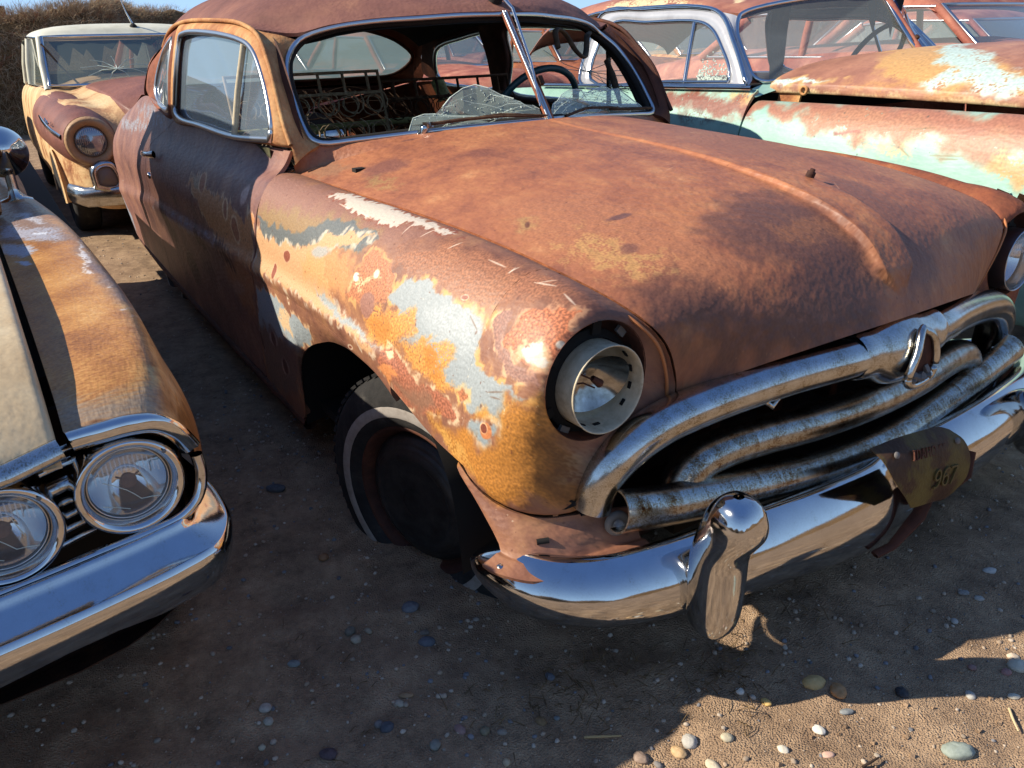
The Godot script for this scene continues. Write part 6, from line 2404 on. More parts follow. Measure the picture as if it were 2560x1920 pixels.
func build_stones() -> void:
	# loose small gravel: one scatter
	for kind in 2:
		var mm := MultiMesh.new()
		mm.transform_format = MultiMesh.TRANSFORM_3D
		mm.use_colors = true
		mm.mesh = blob_mesh(Vector3(1, .6, .8), .35, 40 + kind, 5)
		var n := 14000
		mm.instance_count = n
		for i in n:
			var x := rng.randf_range(-2.6, 1.6)
			var z := rng.randf_range(-2.4, .75)
			if i % 4 == 0:
				x = rng.randf_range(-2.6, 0.0)
				z = rng.randf_range(-6.5, -1.5)
			var s := .0012 + .0065 * pow(rng.randf(), 6.0)
			mm.set_instance_transform(i, Transform3D(Basis.from_euler(Vector3(rng.randf_range(-.3, .3), rng.randf() * TAU, rng.randf_range(-.3, .3))).scaled(Vector3.ONE * s), Vector3(x, ground_y(x, z) + s * .25, z)))
			var c := Color(.30, .22, .15).lerp(Color(.42, .36, .29), rng.randf())
			if rng.randf() < .2: c = Color(.16, .16, .17)
			mm.set_instance_color(i, c * rng.randf_range(.8, 1.35))
		var mi := MultiMeshInstance3D.new()
		mi.name = "gravel" if kind == 0 else "gravel_001"
		mi.multimesh = mm
		mi.material_override = M.stems
		mi.set_meta("kind", "stuff")
		add_child(mi)
	# larger stones, one by one: x, z, length, breadth, colour, turn, label
	var list := STONES
	var k := 0
	for q in list:
		var L: float = q[2]
		var W: float = q[3]
		var m := blob_mesh(Vector3(L * .5, minf(L, W) * .34, W * .5), .16, 100 + k, 12)
		var mat := mottled_stone(q[4])
		var o := put_mesh(m, "stone", mat)
		o.position = Vector3(q[0], ground_y(q[0], q[1]) + minf(L, W) * .13, q[1])
		o.rotation = Vector3(.1 * sin(k * 1.7), q[5], .12 * cos(k * 2.3))
		tag(o, q[6], "stone", "stones on the dirt")
		k += 1
	# stalks and twigs
	var r := RandomNumberGenerator.new()
	r.seed = 77
	for q in [[-.842, -.045, .075, .55, "pale straw stalk lying in the shade before the bumper", "b59a6b"], [-.13, .395, .06, 2.4, "thin bleached twig on the sunlit dirt", "c9b48c"], [-.47, .30, .045, .1, "short dark twig on the sunlit dirt", "3a2a1e"]]:
		var b := MB.new()
		var d := Vector3(cos(q[3]), 0, sin(q[3]))
		var p := Vector3(q[0], ground_y(q[0], q[1]) + .006, q[1])
		var wd := .0028 if q[2] < .1 else .008
		tube(b, [p - d * q[2] * .5, p + Vector3(0, .005, 0) + d.cross(Vector3.UP) * q[2] * .06, p + d * q[2] * .5], [wd, wd, wd * .6], 6)
		var o := put(b, "twig", plain(q[5], .9))
		tag(o, q[4], "twig")
	var mb := MB.new()
	for cl in [[-.80, -.18, 60, .06], [-.66, -.10, 40, .05], [-.50, -.02, 46, .05], [-.96, -.22, 30, .06], [-.36, -.20, 30, .10], [-.2, -.3, 26, .12], [-.55, .02, 26, .05], [-.10, -.02, 20, .10], [-1.3, -.5, 22, .15], [-1.0, -1.5, 20, .2]]:
		for i in cl[2]:
			var p := Vector3(cl[0] + r.randfn() * cl[3], 0, cl[1] + r.randfn() * cl[3])
			p.y = ground_y(p.x, p.z)
			var an := r.randf() * TAU
			var L := r.randf_range(.015, .05)
			var up := r.randf_range(.0, .9)
			var d := Vector3(cos(an), up, sin(an)).normalized() * L
			tube(mb, [p, p + d * .6 + Vector3(0, .004, 0), p + d], [.0011, .001, .0004], 3)
	var wd2 := put(mb, "dry_weeds", mottled([[0.0, "3b2d20"], [.5, "6b563c"], [1.0, "9a8158"]], [[1, 1.0, 1.0]], 3.0, .95))
	wd2.set_meta("kind", "stuff")
	var cm := MB.new()
	# crumbled clods
	for i in 90:
		var p := Vector3(r.randf_range(-.62, .1), 0, r.randf_range(.1, .45)) if i % 2 == 0 else Vector3(r.randf_range(-1.7, -.9), 0, r.randf_range(-1.6, -.4))
		p.y = ground_y(p.x, p.z) + .001
		var s := r.randf_range(.002, .008)
		cm.box(p, Vector3(s * 1.3, s, s), Basis(Vector3(r.randf(), r.randf(), r.randf() + .1).normalized(), r.randf() * 3.0))
	put(cm, "dirt_clods", M.dirt).set_meta("kind", "stuff")

var stone_mats := {}
func mottled_stone(hex: String) -> Material:
	if not stone_mats.has(hex):
		var c := col(hex)
		stone_mats[hex] = mottled([[0.0, c.darkened(.15).to_html(false)], [0.5, c.lightened(.08).to_html(false)], [1.0, c.lightened(.25).to_html(false)]], [[1, 1.0, .6], [3, 1.0, .6]], 8.0, .7, 1.4, .3)
	return stone_mats[hex]

var STONES := [
	[-0.379, 0.105, 0.0492, 0.0369, "c4a468", -0.55, "large yellow stone half in the bumper's shadow"],
	[-0.363, 0.153, 0.0334, 0.0392, "a57a4e", -0.55, "brown cracked pebble beside the large yellow stone"],
	[-0.295, 0.374, 0.0641, 0.0388, "8a958a", -0.55, "large grey-green stone near the lower right corner"],
	[0.030, 0.323, 0.0440, 0.0385, "c9c0a8", -0.55, "pale cream stone at the right edge in sunlight"],
	[0.054, 0.303, 0.0289, 0.0222, "c9b49a", -0.55, "small buff stone above the pale cream one at the right edge"],
	[-0.705, 0.061, 0.0305, 0.0337, "a8a49a", -0.55, "round grey stone on sunlit dirt, left of centre"],
	[-0.740, 0.066, 0.0248, 0.0333, "b8976a", 0.30, "flat orange stone beside the round grey one"],
	[-0.809, 0.032, 0.0263, 0.0351, "8b7463", 0.30, "brown stone on the shadow edge at the bottom"],
	[-0.710, 0.128, 0.0212, 0.0330, "c2b397", 0.30, "cream oval stone cut by the bottom edge"],
	[-0.792, 0.064, 0.0140, 0.0197, "77716b", 0.30, "small dark grey pebble near the bottom edge"],
	[-0.523, 0.027, 0.0191, 0.0191, "d8d3c4", -0.55, "white pebble just out of the shadow, with its own short shadow"],
	[-0.496, 0.076, 0.0172, 0.0238, "cfa85e", 0.30, "small tawny stone with a round shadow beside it"],
	[-0.645, 0.103, 0.0271, 0.0204, "b4a98d", -0.55, "flat pale stone between the grey and the white ones"],
	[-0.476, 0.190, 0.0206, 0.0281, "dcd5c4", 0.30, "white rounded stone in the middle of the sunlit dirt"],
	[-0.390, 0.193, 0.0290, 0.0157, "75797a", -0.55, "slim slate-grey stone on the sunlit dirt"],
	[-0.254, 0.229, 0.0261, 0.0302, "2c2c2e", -0.55, "black knobbly stone on the sunlit dirt"],
	[-0.573, 0.182, 0.0182, 0.0227, "cfc6b2", 0.30, "cream pebble low in the sunlit dirt"],
	[-0.513, 0.240, 0.0257, 0.0161, "c79f8a", -0.55, "pinkish flat stone low in the sunlit dirt"],
	[-0.063, 0.273, 0.0192, 0.0160, "85655e", -0.55, "dull red pebble near the shadow edge at right"],
	[-0.014, 0.321, 0.0216, 0.0189, "9c7068", -0.55, "brick-red pebble near the right edge"],
	[-0.133, 0.309, 0.0208, 0.0234, "a9a69c", -0.55, "speckled grey pebble at the right"],
	[-0.068, 0.364, 0.0275, 0.0158, "c4bda8", -0.55, "flat off-white pebble at the right edge"],
	[-0.994, -0.610, 0.0438, 0.0365, "62656a", -0.55, "blue-grey stone in the shade left of the bumper"],
	[-1.011, -0.487, 0.0398, 0.0299, "585b62", -0.55, "slate-blue stone in the shade below the blue-grey one"],
	[-1.002, -0.517, 0.0242, 0.0176, "72685c", -0.55, "small tan pebble touching the slate-blue stone"],
	[-1.148, -0.623, 0.0267, 0.0308, "6b6557", -0.55, "olive pebble in the shaded dirt"],
	[-1.149, -0.583, 0.0263, 0.0253, "9d917d", -0.55, "pale grey pebble beside the olive one"],
	[-1.112, -0.595, 0.0143, 0.0229, "948771", 0.30, "small beige pebble right of the pale grey one"],
	[-1.129, -0.354, 0.0336, 0.0151, "8f7150", -0.55, "long orange-brown pebble in the shade"],
	[-1.150, -0.342, 0.0167, 0.0231, "a69c88", 0.30, "cream pebble under the long orange-brown one"],
	[-1.197, -0.305, 0.0290, 0.0272, "46484e", -0.55, "dark blue oval stone in the shade at the bottom"],
	[-1.207, -0.324, 0.0201, 0.0182, "6f6a66", -0.55, "grey pebble touching the dark blue oval stone"],
	[-1.388, -0.508, 0.0269, 0.0241, "a99f92", -0.55, "pale pink-grey pebble low in the shade"],
	[-1.393, -0.471, 0.0190, 0.0237, "aba28f", 0.30, "whitish pebble below the pale pink-grey one"],
	[-1.424, -0.413, 0.0148, 0.0139, "aa9f86", -0.55, "cream pebble near the bottom edge in the shade"],
	[-1.078, -0.212, 0.0197, 0.0290, "8a6a62", 0.30, "dusky pink stone near the bottom in the shade"],
	[-1.036, -0.184, 0.0214, 0.0223, "7a7057", -0.55, "khaki stone right of the dusky pink one"],
	[-1.008, -0.162, 0.0213, 0.0156, "85796b", -0.55, "tan-grey flat stone right of the khaki one"],
	[-0.925, -0.144, 0.0198, 0.0270, "7a5f3e", 0.30, "rough brown stone in the shade near the shadow corner"],
	[-0.893, -0.132, 0.0126, 0.0113, "6f7675", -0.55, "small teal-grey pebble beside the rough brown stone"],
	[-1.319, -0.318, 0.0360, 0.0270, "4b3a3c", -0.55, "plum-coloured stone at the bottom in the shade"],
	[-1.137, -0.208, 0.0230, 0.0243, "7d7a6f", -0.55, "faceted grey stone at the bottom in the shade"],
	[-1.039, -0.098, 0.0156, 0.0173, "b3a07f", -0.55, "buff pebble at the bottom edge in the shade"],
	[-1.295, -0.596, 0.0300, 0.0200, "747a78", -0.55, "faded teal stone in the shaded dirt"],
	[-1.098, -0.931, 0.0300, 0.0288, "8a5f3c", -0.55, "orange-brown stone beside the sunken wheel"],
	[-0.839, -0.232, 0.0189, 0.0236, "63676e", 0.30, "blue-grey pebble right of the weed tufts"],
	[0.311, 0.115, 0.0347, 0.0217, "b9b5ac", -0.55, "white chip of stone under the bumper at right"],
	[0.172, 0.125, 0.0284, 0.0177, "7f7d78", -0.55, "grey flat pebble in the shade under the bumper"],
	[0.185, 0.156, 0.0260, 0.0177, "9b988f", -0.55, "lighter flat pebble beside the grey one under the bumper"],
	[0.060, 0.166, 0.0159, 0.0170, "a9a49a", -0.55, "small white pebble in the shade under the bumper"],
	[-1.095, -1.361, 0.0614, 0.0367, "4a4d52", -0.55, "dark grey stone in the shade left of the wheel"],
	[-1.267, -1.440, 0.0298, 0.0203, "6b6456", -0.55, "tan-grey stone in the shade beside the tan sedan's lamp"],
	[-0.874, -0.493, 0.0184, 0.0153, "8f8375", -0.55, "beige pebble below the bumper's end"]]

# Weathering of the panels, with some lighter and darker patches laid over the base.
func paint_panels() -> void:
	p_begin(1152, 512, [[0.0, "6e4737"], [0.35, "855a47"], [0.6, "94664c"], [1.0, "a87a55"]], [[0, 1.0, 1.0], [1, 1.0, 0.7], [2, 1.0, 0.35], [3, 1.0, 0.3]], 1.6)
	p_area([0.1132,0.3321,0.0919,0.1595,0.1029,0.1100,0.3761,0.0971,0.5209,0.1084,0.6209,0.1144,0.5703,0.1652,0.5346,0.1886,0.4771,0.2072,0.4049,0.2104,0.3565,0.2616,0.2944,0.3112,0.2108,0.3276], "8c6455", 0.85, 14, 16, 0, 1, 0.12, "", 6)
	p_area([0.6321,0.1176,0.6939,0.1016,0.8148,0.1032,0.8938,0.0921,0.9213,0.1132,0.8951,0.1564,0.8674,0.1497,0.8172,0.1531,0.7564,0.1558,0.6932,0.1594], "654033", 0.85, 16, 14, 0, 1, 0.12, "", 6)
	p_area([0.5739,0.1906,0.6614,0.1139,0.7871,0.1001,0.8607,0.1042,0.8499,0.1554,0.7909,0.1798,0.7670,0.2346,0.6898,0.2375,0.6310,0.2318,0.5790,0.2407], "9a6547", 0.8, 12, 16, 0, 1, 0.3, "", 6)
	p_area([0.1112,0.2548,0.1951,0.2411,0.3119,0.2023,0.4084,0.1683,0.4712,0.1618,0.5203,0.1801,0.4936,0.2336,0.4195,0.2853,0.3183,0.3219,0.2326,0.3350,0.1375,0.3504], "92784f", 0.8, 16, 18, 0.35, 1, 0.12, "", 6)
	p_area([0.1133,0.2954,0.1631,0.3101,0.2256,0.2928,0.2973,0.2852,0.3475,0.2285,0.3829,0.1885,0.4276,0.1800,0.4802,0.1752,0.5225,0.1864,0.4977,0.2361,0.4317,0.2746,0.3576,0.3033,0.2414,0.3438,0.1367,0.3571], "5d6364", 0.95, 3, 10, 0, 1, 0.12, "", 6)
	p_area([0.1132,0.3321,0.1291,0.3401,0.1698,0.3513,0.2421,0.3351,0.3188,0.3232,0.3706,0.2639,0.4138,0.2241,0.4535,0.1955,0.5070,0.1851,0.5192,0.1947,0.4789,0.2342,0.4344,0.2690,0.4078,0.3099,0.4207,0.3565,0.4523,0.4009,0.4951,0.4356,0.5596,0.4609,0.6055,0.4798,0.5816,0.5051,0.5297,0.4859,0.4454,0.4842,0.3557,0.4804,0.2363,0.4872,0.1325,0.5107,0.1037,0.5082], "c69a70", 1, 3, 10, 0, 1, 0.1, "d8c9b0", 7)
	p_area([0.3192,0.3584,0.3780,0.3158,0.4375,0.2727,0.4889,0.2721,0.4990,0.3221,0.4922,0.3657,0.5104,0.4156,0.4701,0.4085,0.4106,0.3964,0.3459,0.4121], "cf9560", 0.8, 14, 16, 0, 1, 0.12, "", 6)
	p_blob(0.3898, 0.3048, 0.0257, 0.0187, -0.20, "9ba2a3", 0.8, 0.3, 0.6, 1, 1, 0.12)
	p_area([0.5098,0.2566,0.5287,0.2211,0.5563,0.2236,0.5834,0.2387,0.6043,0.2619,0.6061,0.2956,0.5876,0.3415,0.5698,0.3666,0.5328,0.3853,0.4955,0.3935,0.4989,0.3493,0.5063,0.3005], "b0714e", 1, 4, 12, 0, 1, 0.3, "d8a566", 6)
	p_area([0.5010,0.3610,0.5159,0.3213,0.5345,0.3053,0.5523,0.2861,0.5655,0.2913,0.5414,0.3237,0.5195,0.3515], "d0b488", 0.9, 4, 12, 0.45, 1, 0.12, "", 6)
	p_blob(0.5128, 0.3194, 0.0070, 0.0137, -0.26, "ddd3c0", 1, 0.2, 0.4, 1, 1, 0.12)
	p_blob(0.5564, 0.2851, 0.0060, 0.0127, -0.20, "d9cbb0", 1, 0.2, 0.4, 1, 1, 0.12)
	p_area([0.6143,0.2513,0.6366,0.2394,0.6687,0.2348,0.6758,0.2467,0.7010,0.2453,0.7370,0.2377,0.7680,0.2414,0.7746,0.2477,0.7741,0.2788,0.7731,0.3180,0.7835,0.3472,0.8032,0.3609,0.8298,0.3675,0.8468,0.3692,0.8660,0.3679,0.8758,0.3531,0.8752,0.3647,0.8634,0.3797,0.8469,0.4041,0.8411,0.4342,0.8436,0.4538,0.8077,0.4878,0.7847,0.4854,0.7754,0.4844,0.7642,0.4460,0.7448,0.4557,0.7229,0.4296,0.6937,0.4062,0.6689,0.3792,0.6570,0.3559,0.6233,0.3478,0.5922,0.3519,0.5989,0.3173,0.6069,0.2903], "949b9c", 1, 5, 13, 0, 1, 0.08, "dcae62", 8)
	p_area([0.6723,0.3123,0.7156,0.2747,0.7662,0.2696,0.7680,0.3228,0.7563,0.3554,0.7111,0.3469,0.6741,0.3428], "a5abab", 0.8, 18, 18, 0, 1, 0.12, "", 6)
	p_area([0.3873,0.4228,0.4270,0.4182,0.4602,0.4265,0.4815,0.4476,0.5134,0.4434,0.5486,0.4461,0.5677,0.4587,0.5981,0.4669,0.6193,0.4563,0.6101,0.4705,0.5742,0.4725,0.5500,0.4687,0.5054,0.4682,0.4671,0.4661,0.4355,0.4481], "959d9e", 0.95, 5, 12, 0.25, 1, 0.12, "", 6)
	p_area([0.6906,0.3467,0.6811,0.3696,0.6954,0.3903,0.6824,0.4232,0.6651,0.4058,0.6353,0.4225,0.6636,0.3832,0.6696,0.3620], "949b9c", 0.9, 6, 14, 0.3, 1, 0.12, "", 6)
	p_area([0.5523,0.4183,0.5812,0.3713,0.6156,0.3484,0.6610,0.3247,0.6723,0.3601,0.6495,0.4131,0.6389,0.4402,0.6701,0.4103,0.6860,0.3657,0.7021,0.3493,0.7062,0.3810,0.7256,0.3577,0.7495,0.3608,0.7520,0.3783,0.7398,0.4075,0.7426,0.4425,0.7571,0.4592,0.7183,0.4633,0.6816,0.4699,0.6530,0.4380,0.6188,0.4527,0.6041,0.4622,0.5691,0.4489], "c98b48", 1, 6, 16, 0.38, 1, 0.3, "", 6)
	p_area([0.5704,0.4157,0.6074,0.3744,0.6260,0.4105,0.6164,0.4400,0.5900,0.4552], "bf7c3c", 0.8, 8, 14, 0.3, 1, 0.12, "", 6)
	p_area([0.7024,0.3929,0.7214,0.3845,0.7355,0.4112,0.7299,0.4460,0.7046,0.4444], "b8742f", 0.8, 8, 14, 0.4, 1, 0.12, "", 6)
	p_blob(0.5593, 0.3748, 0.0187, 0.0364, -0.20, "966a5b", 1, 0.12, 0.35, 1, 1, 0.12)
	p_area([0.6033,0.4677,0.6389,0.4402,0.6544,0.4524,0.6754,0.4672,0.6966,0.4814,0.7250,0.4800,0.7532,0.4818,0.7704,0.4924,0.7755,0.5066,0.7579,0.5374,0.7331,0.5450,0.6915,0.5726,0.6614,0.5656,0.6398,0.5484,0.6136,0.5126], "a0634a", 1, 3, 9, 0, 1, 0.3, "e6cda6", 5)
	p_area([0.6362,0.5318,0.6872,0.5049,0.7159,0.5031,0.7345,0.5173,0.7189,0.5389,0.6847,0.5520], "8a6550", 0.9, 8, 10, 0, 1, 0.12, "", 6)
	p_area([0.6173,0.4641,0.6350,0.4446,0.6387,0.4642,0.6291,0.4766], "e5c89e", 1, 2, 5, 0, 1, 0.12, "", 6)
	p_area([0.6091,0.5172,0.6497,0.4881,0.6579,0.5020,0.6291,0.5409,0.6205,0.5357], "c98350", 1, 3, 8, 0, 1, 0.12, "", 6)
	p_area([0.7622,0.4479,0.7776,0.4307,0.7923,0.4354,0.7946,0.4515,0.7801,0.4791,0.7718,0.4730], "a96b48", 1, 3, 7, 0, 1, 0.3, "d9b473", 5)
	p_area([0.8063,0.4679,0.8208,0.4466,0.8346,0.4553,0.8325,0.4706,0.8163,0.4830,0.8018,0.4850], "c58a3e", 0.95, 6, 8, 0, 1, 0.12, "", 6)
	p_area([0.7985,0.4946,0.8195,0.4727,0.8436,0.4704,0.8448,0.4934,0.8283,0.5360,0.8111,0.5350,0.7934,0.5259], "8d979a", 1, 3, 8, 0, 1, 0.08, "d2cbbb", 9)
	p_blob(0.8242, 0.4982, 0.0091, 0.0192, -0.44, "c0794c", 1, 0.1, 0.3, 1, 1, 0.12)
	p_blob(0.8216, 0.4958, 0.0060, 0.0130, -0.40, "e2b98c", 1, 0.1, 0.3, 1, 1, 0.12)
	p_blob(0.8217, 0.4964, 0.0050, 0.0112, -0.39, "7c4130", 1, 0.1, 0.3, 1, 1, 0.12)
	p_area([0.7179,0.5603,0.7418,0.5447,0.7665,0.5443,0.7880,0.5228,0.7982,0.5365,0.8221,0.5460,0.8470,0.4981,0.8436,0.4321,0.8482,0.4026,0.8778,0.3648,0.8841,0.3918,0.8889,0.4280,0.8936,0.4529,0.9031,0.4874,0.9123,0.5659,0.8417,0.6582,0.8054,0.6381,0.7755,0.6148,0.7428,0.5917], "b47834", 0.95, 10, 16, 0.12, 1, 0.22, "", 6)
	p_area([0.7205,0.5589,0.7608,0.5495,0.7853,0.5745,0.8122,0.5992,0.8068,0.6205,0.7791,0.6107,0.7461,0.5849], "c7964f", 0.8, 8, 12, 0.42, 1, 0.12, "", 6)
	p_area([0.8825,0.4669,0.8920,0.4312,0.9030,0.4518,0.9135,0.4973,0.9126,0.5579,0.9003,0.5671,0.8880,0.5385], "59391f", 0.75, 18, 14, 0, 1, 0.12, "", 6)  # dark brown patch on the nose below the near lamp
	p_area([0.8946,0.4577,0.9122,0.4221,0.9247,0.4345,0.9142,0.5069,0.9052,0.5430], "8d7a62", 0.7, 14, 14, 0.45, 1, 0.12, "", 6)
	p_area([0.7809,0.2571,0.7831,0.2231,0.8053,0.2042,0.8119,0.2360,0.8114,0.2660,0.8208,0.2958,0.8449,0.3186,0.8706,0.3179,0.8790,0.3325,0.8718,0.3545,0.8553,0.3580,0.8274,0.3492,0.8020,0.3179], "936b5c", 1, 4, 9, 0, 1, 0.2, "dcb489", 5)
	p_area([0.8127,0.2690,0.8135,0.2076,0.8302,0.1772,0.8551,0.1449,0.8748,0.1595,0.8837,0.2176,0.8831,0.2921,0.8691,0.3163,0.8438,0.3127,0.8208,0.2958], "b06a47", 1, 5, 12, 0, 1, 0.4, "d6a076", 5)
	p_area([0.8354,0.2762,0.8535,0.2426,0.8647,0.2572,0.8757,0.2804,0.8719,0.3032,0.8533,0.3079,0.8354,0.2983], "cbc1b1", 1, 3, 9, 0, 1, 0.05, "d9b58a", 6)
	p_blob(0.8757, 0.2367, 0.0043, 0.0097, -0.59, "c8bcaa", 1, 0.2, 0.5, 1, 1, 0.12)
	p_area([0.3072,0.1304,0.3156,0.0987,0.3557,0.0787,0.4107,0.0853,0.4435,0.0736,0.5151,0.0781,0.5684,0.0749,0.6189,0.0822,0.6549,0.0933,0.6221,0.1046,0.5848,0.1100,0.5436,0.1153,0.5286,0.1472,0.4887,0.1490,0.4473,0.1482,0.4171,0.1459,0.3738,0.1425,0.3701,0.1227], "c9bcab", 1, 1.2, 7, 0, 2, 0.05, "8a4a33", 4)
	p_line(0.3991, 0.1407, 0.3620, 0.1376, 1.2, "e8d9c4", 0.7)
	p_line(0.4705, 0.1438, 0.4342, 0.1382, 1.2, "e8d9c4", 0.7)
	p_line(0.5574, 0.1485, 0.5571, 0.1066, 1.2, "e8d9c4", 0.7)
	p_line(0.5931, 0.1371, 0.6035, 0.0871, 1.2, "e8d9c4", 0.7)
	p_line(0.6527, 0.1382, 0.6617, 0.1069, 1.2, "e8d9c4", 0.7)
	p_line(0.7214, 0.1228, 0.7505, 0.1237, 1.2, "e8d9c4", 0.7)
	p_line(0.8016, 0.1316, 0.8282, 0.1182, 1.2, "e8d9c4", 0.7)
	p_line(0.7598, 0.1353, 0.7640, 0.1102, 1.2, "e8d9c4", 0.7)
	p_line(0.8433, 0.1279, 0.8632, 0.1415, 1.2, "e8d9c4", 0.7)
	p_area([0.0899,0.5607,0.1796,0.5366,0.2419,0.5518,0.2997,0.5580,0.3549,0.5618,0.3448,0.6015,0.2830,0.6909,0.2626,0.6999,0.1630,0.7099,0.0628,0.7384], "98a1a5", 1, 4, 10, 0.18, 1, 0.1, "e4c49a", 6)
	p_area([0.2353,0.5693,0.2710,0.5643,0.2664,0.6362,0.2307,0.6464,0.2063,0.6196], "d8b489", 0.9, 4, 10, 0.35, 1, 0.12, "", 6)
	p_area([0.0676,0.7087,0.1226,0.6975,0.2466,0.6816,0.2839,0.6867,0.2640,0.8483,0.0598,0.9828], "6f5a52", 0.8, 12, 16, 0.2, 1, 0.12, "", 6)
	p_blob(0.1531, 0.7267, 0.0267, 0.0254, -0.24, "a58e84", 1, 0.2, 0.3, 1, 1, 0.12)
	p_blob(0.1531, 0.7267, 0.0128, 0.0271, -0.25, "5a352c", 1, 0.2, 0.3, 1, 1, 0.12)
	p_blob(0.2000, 0.8009, 0.0225, 0.0321, -0.29, "a58e84", 1, 0.2, 0.3, 1, 1, 0.12)
	p_blob(0.2000, 0.8009, 0.0152, 0.0303, -0.29, "5a352c", 1, 0.2, 0.3, 1, 1, 0.12)
	p_blob(0.0673, 0.7871, 0.0086, 0.0444, -0.30, "a58e84", 1, 0.2, 0.3, 1, 1, 0.12)
	p_blob(0.0673, 0.7871, 0.0080, 0.0379, -0.26, "5a352c", 1, 0.2, 0.3, 1, 1, 0.12)
	p_blob(0.2664, 0.3776, 0.0158, 0.0196, -0.18, "e8d5b8", 0.8, 0.2, 0.3, 1, 1, 0.12)
	p_blob(0.2664, 0.3776, 0.0150, 0.0185, -0.16, "8b4c38", 1, 0.15, 0.3, 1, 1, 0.12)
	p_blob(0.2122, 0.4559, 0.0100, 0.0311, -0.26, "e8d5b8", 0.8, 0.2, 0.3, 1, 1, 0.12)
	p_blob(0.2122, 0.4559, 0.0092, 0.0297, -0.22, "8b4c38", 1, 0.15, 0.3, 1, 1, 0.12)
	p_blob(0.5219, 0.5212, 0.0109, 0.0067, -0.24, "e8d5b8", 0.8, 0.2, 0.3, 1, 1, 0.12)
	p_blob(0.5219, 0.5212, 0.0067, 0.0035, -0.24, "8b4c38", 1, 0.15, 0.3, 1, 1, 0.12)
	p_blob(0.2766, 0.5221, 0.0047, 0.0147, -0.46, "e8d5b8", 0.8, 0.2, 0.3, 1, 1, 0.12)
	p_blob(0.2766, 0.5221, 0.0031, 0.0045, -0.48, "8b4c38", 1, 0.15, 0.3, 1, 1, 0.12)
	p_blob(0.7272, 0.2351, 0.0060, 0.0076, -0.33, "e8d5b8", 0.8, 0.2, 0.3, 1, 1, 0.12)
	p_blob(0.7272, 0.2351, 0.0050, 0.0057, -0.32, "8b4c38", 1, 0.15, 0.3, 1, 1, 0.12)
	p_line(0.8151, 0.4125, 0.8364, 0.3924, 1, "6a4a36", 0.6)
	p_line(0.8212, 0.4179, 0.8352, 0.4116, 1, "6a4a36", 0.6)
	p_line(0.3682, 0.5211, 0.3425, 0.6082, 1, "6a4a36", 0.6)
	p_line(0.7475, 0.2696, 0.7659, 0.2931, 1, "6a4a36", 0.6)
	p_line(0.8067, 0.1276, 0.8201, 0.1042, 1, "e9dcc8", 0.6)
	p_line(0.7615, 0.1354, 0.7608, 0.1140, 1, "e9dcc8", 0.6)
	p_specks(500, 0, .1, 1, .9, .6, 2.6, "5a3324", .55)
	p_specks(260, .3, .2, .9, .9, .5, 1.6, "f0e2c8", .45)
	p_specks(90, .05, .45, .3, .75, .6, 1.6, "3b2a22", .7)
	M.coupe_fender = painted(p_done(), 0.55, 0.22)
	p_begin(1024, 1024, [[0.0, "7a4a38"], [0.25, "8f583f"], [0.5, "a06444"], [0.75, "ac704a"], [1.0, "bd875c"]], [[0, 1.0, 1.0], [1, 1.0, 0.7], [2, 1.0, 0.35], [3, 1.0, 0.3]], 1.5)
	p_area([0.2238,0.5979,0.2312,0.6657,0.2378,0.7404,0.2459,0.8023,0.2613,0.8390,0.2575,0.8639,0.2209,0.8732,0.1523,0.8398,0.1072,0.8043,0.0892,0.7724,0.0750,0.6722,0.1102,0.5297,0.1567,0.5522], "a9704e", 0.7, 40, 30, 0, 1, 0.12, "", 6)
	p_area([0.1430,0.6666,0.1591,0.7350,0.1770,0.7783,0.1584,0.8238,0.1133,0.8142,0.0892,0.7724,0.0792,0.7078], "b48a55", 0.8, 30, 30, 0.55, 1, 0.12, "", 6)
	p_area([0.0633,0.1993,0.0847,0.2561,0.0665,0.3292,0.0427,0.2990], "9c8250", 0.7, 20, 20, 0.5, 1, 0.12, "", 6)
	p_area([0.0943,0.6033,0.1186,0.6095,0.1067,0.6368,0.0779,0.6444], "a58a55", 0.7, 14, 16, 0.45, 1, 0.12, "", 6)
	p_area([0.0142,0.0435,0.0236,0.0348,0.0479,0.0484,0.0823,0.0780,0.0719,0.1504,0.0390,0.1426,0.0136,0.1266], "8a6a52", 0.6, 16, 16, 0.4, 1, 0.12, "", 6)
	p_area([0.2648,0.7630,0.3882,0.7100,0.4490,0.7430,0.4661,0.8103,0.4635,0.8730,0.4484,0.9329,0.4095,0.9601,0.2877,0.9300,0.3272,0.8862,0.2974,0.8517,0.2638,0.8141], "5f4036", 0.85, 34, 30, 0, 1, 0.12, "", 6)  # soft darker brown over the front of the hood
	p_area([0.0969,0.8109,0.1608,0.8272,0.2063,0.8669,0.2125,0.8897,0.2967,0.9166,0.4186,0.9507,0.4050,0.9902,0.1882,0.9297,0.1000,0.8704], "5c3d33", 0.85, 30, 30, 0, 1, 0.12, "", 6)
	p_area([0.3558,0.7968,0.4298,0.7938,0.4619,0.8342,0.4567,0.8554,0.3806,0.8397,0.3356,0.8331], "8a5a3c", 0.7, 14, 20, 0.35, 1, 0.12, "", 6)
	p_area([0.5826,0.6724,0.6203,0.7341,0.6316,0.8150,0.6167,0.8925,0.5760,0.9530,0.5146,0.9453,0.5237,0.9016,0.5359,0.8243,0.5502,0.7452], "7a5040", 0.8, 24, 24, 0, 1, 0.12, "", 6)
	p_area([0.6991,0.2303,0.7254,0.4099,0.6790,0.6058,0.5875,0.6322,0.5248,0.5674,0.5189,0.4488], "8d5a42", 0.6, 30, 24, 0, 1, 0.12, "", 6)
	p_blob(0.1966, 0.6835, 0.0173, 0.0063, 0.08, "6d4a40", 0.85, 0.35, 0.5, 1, 1, 0.12)
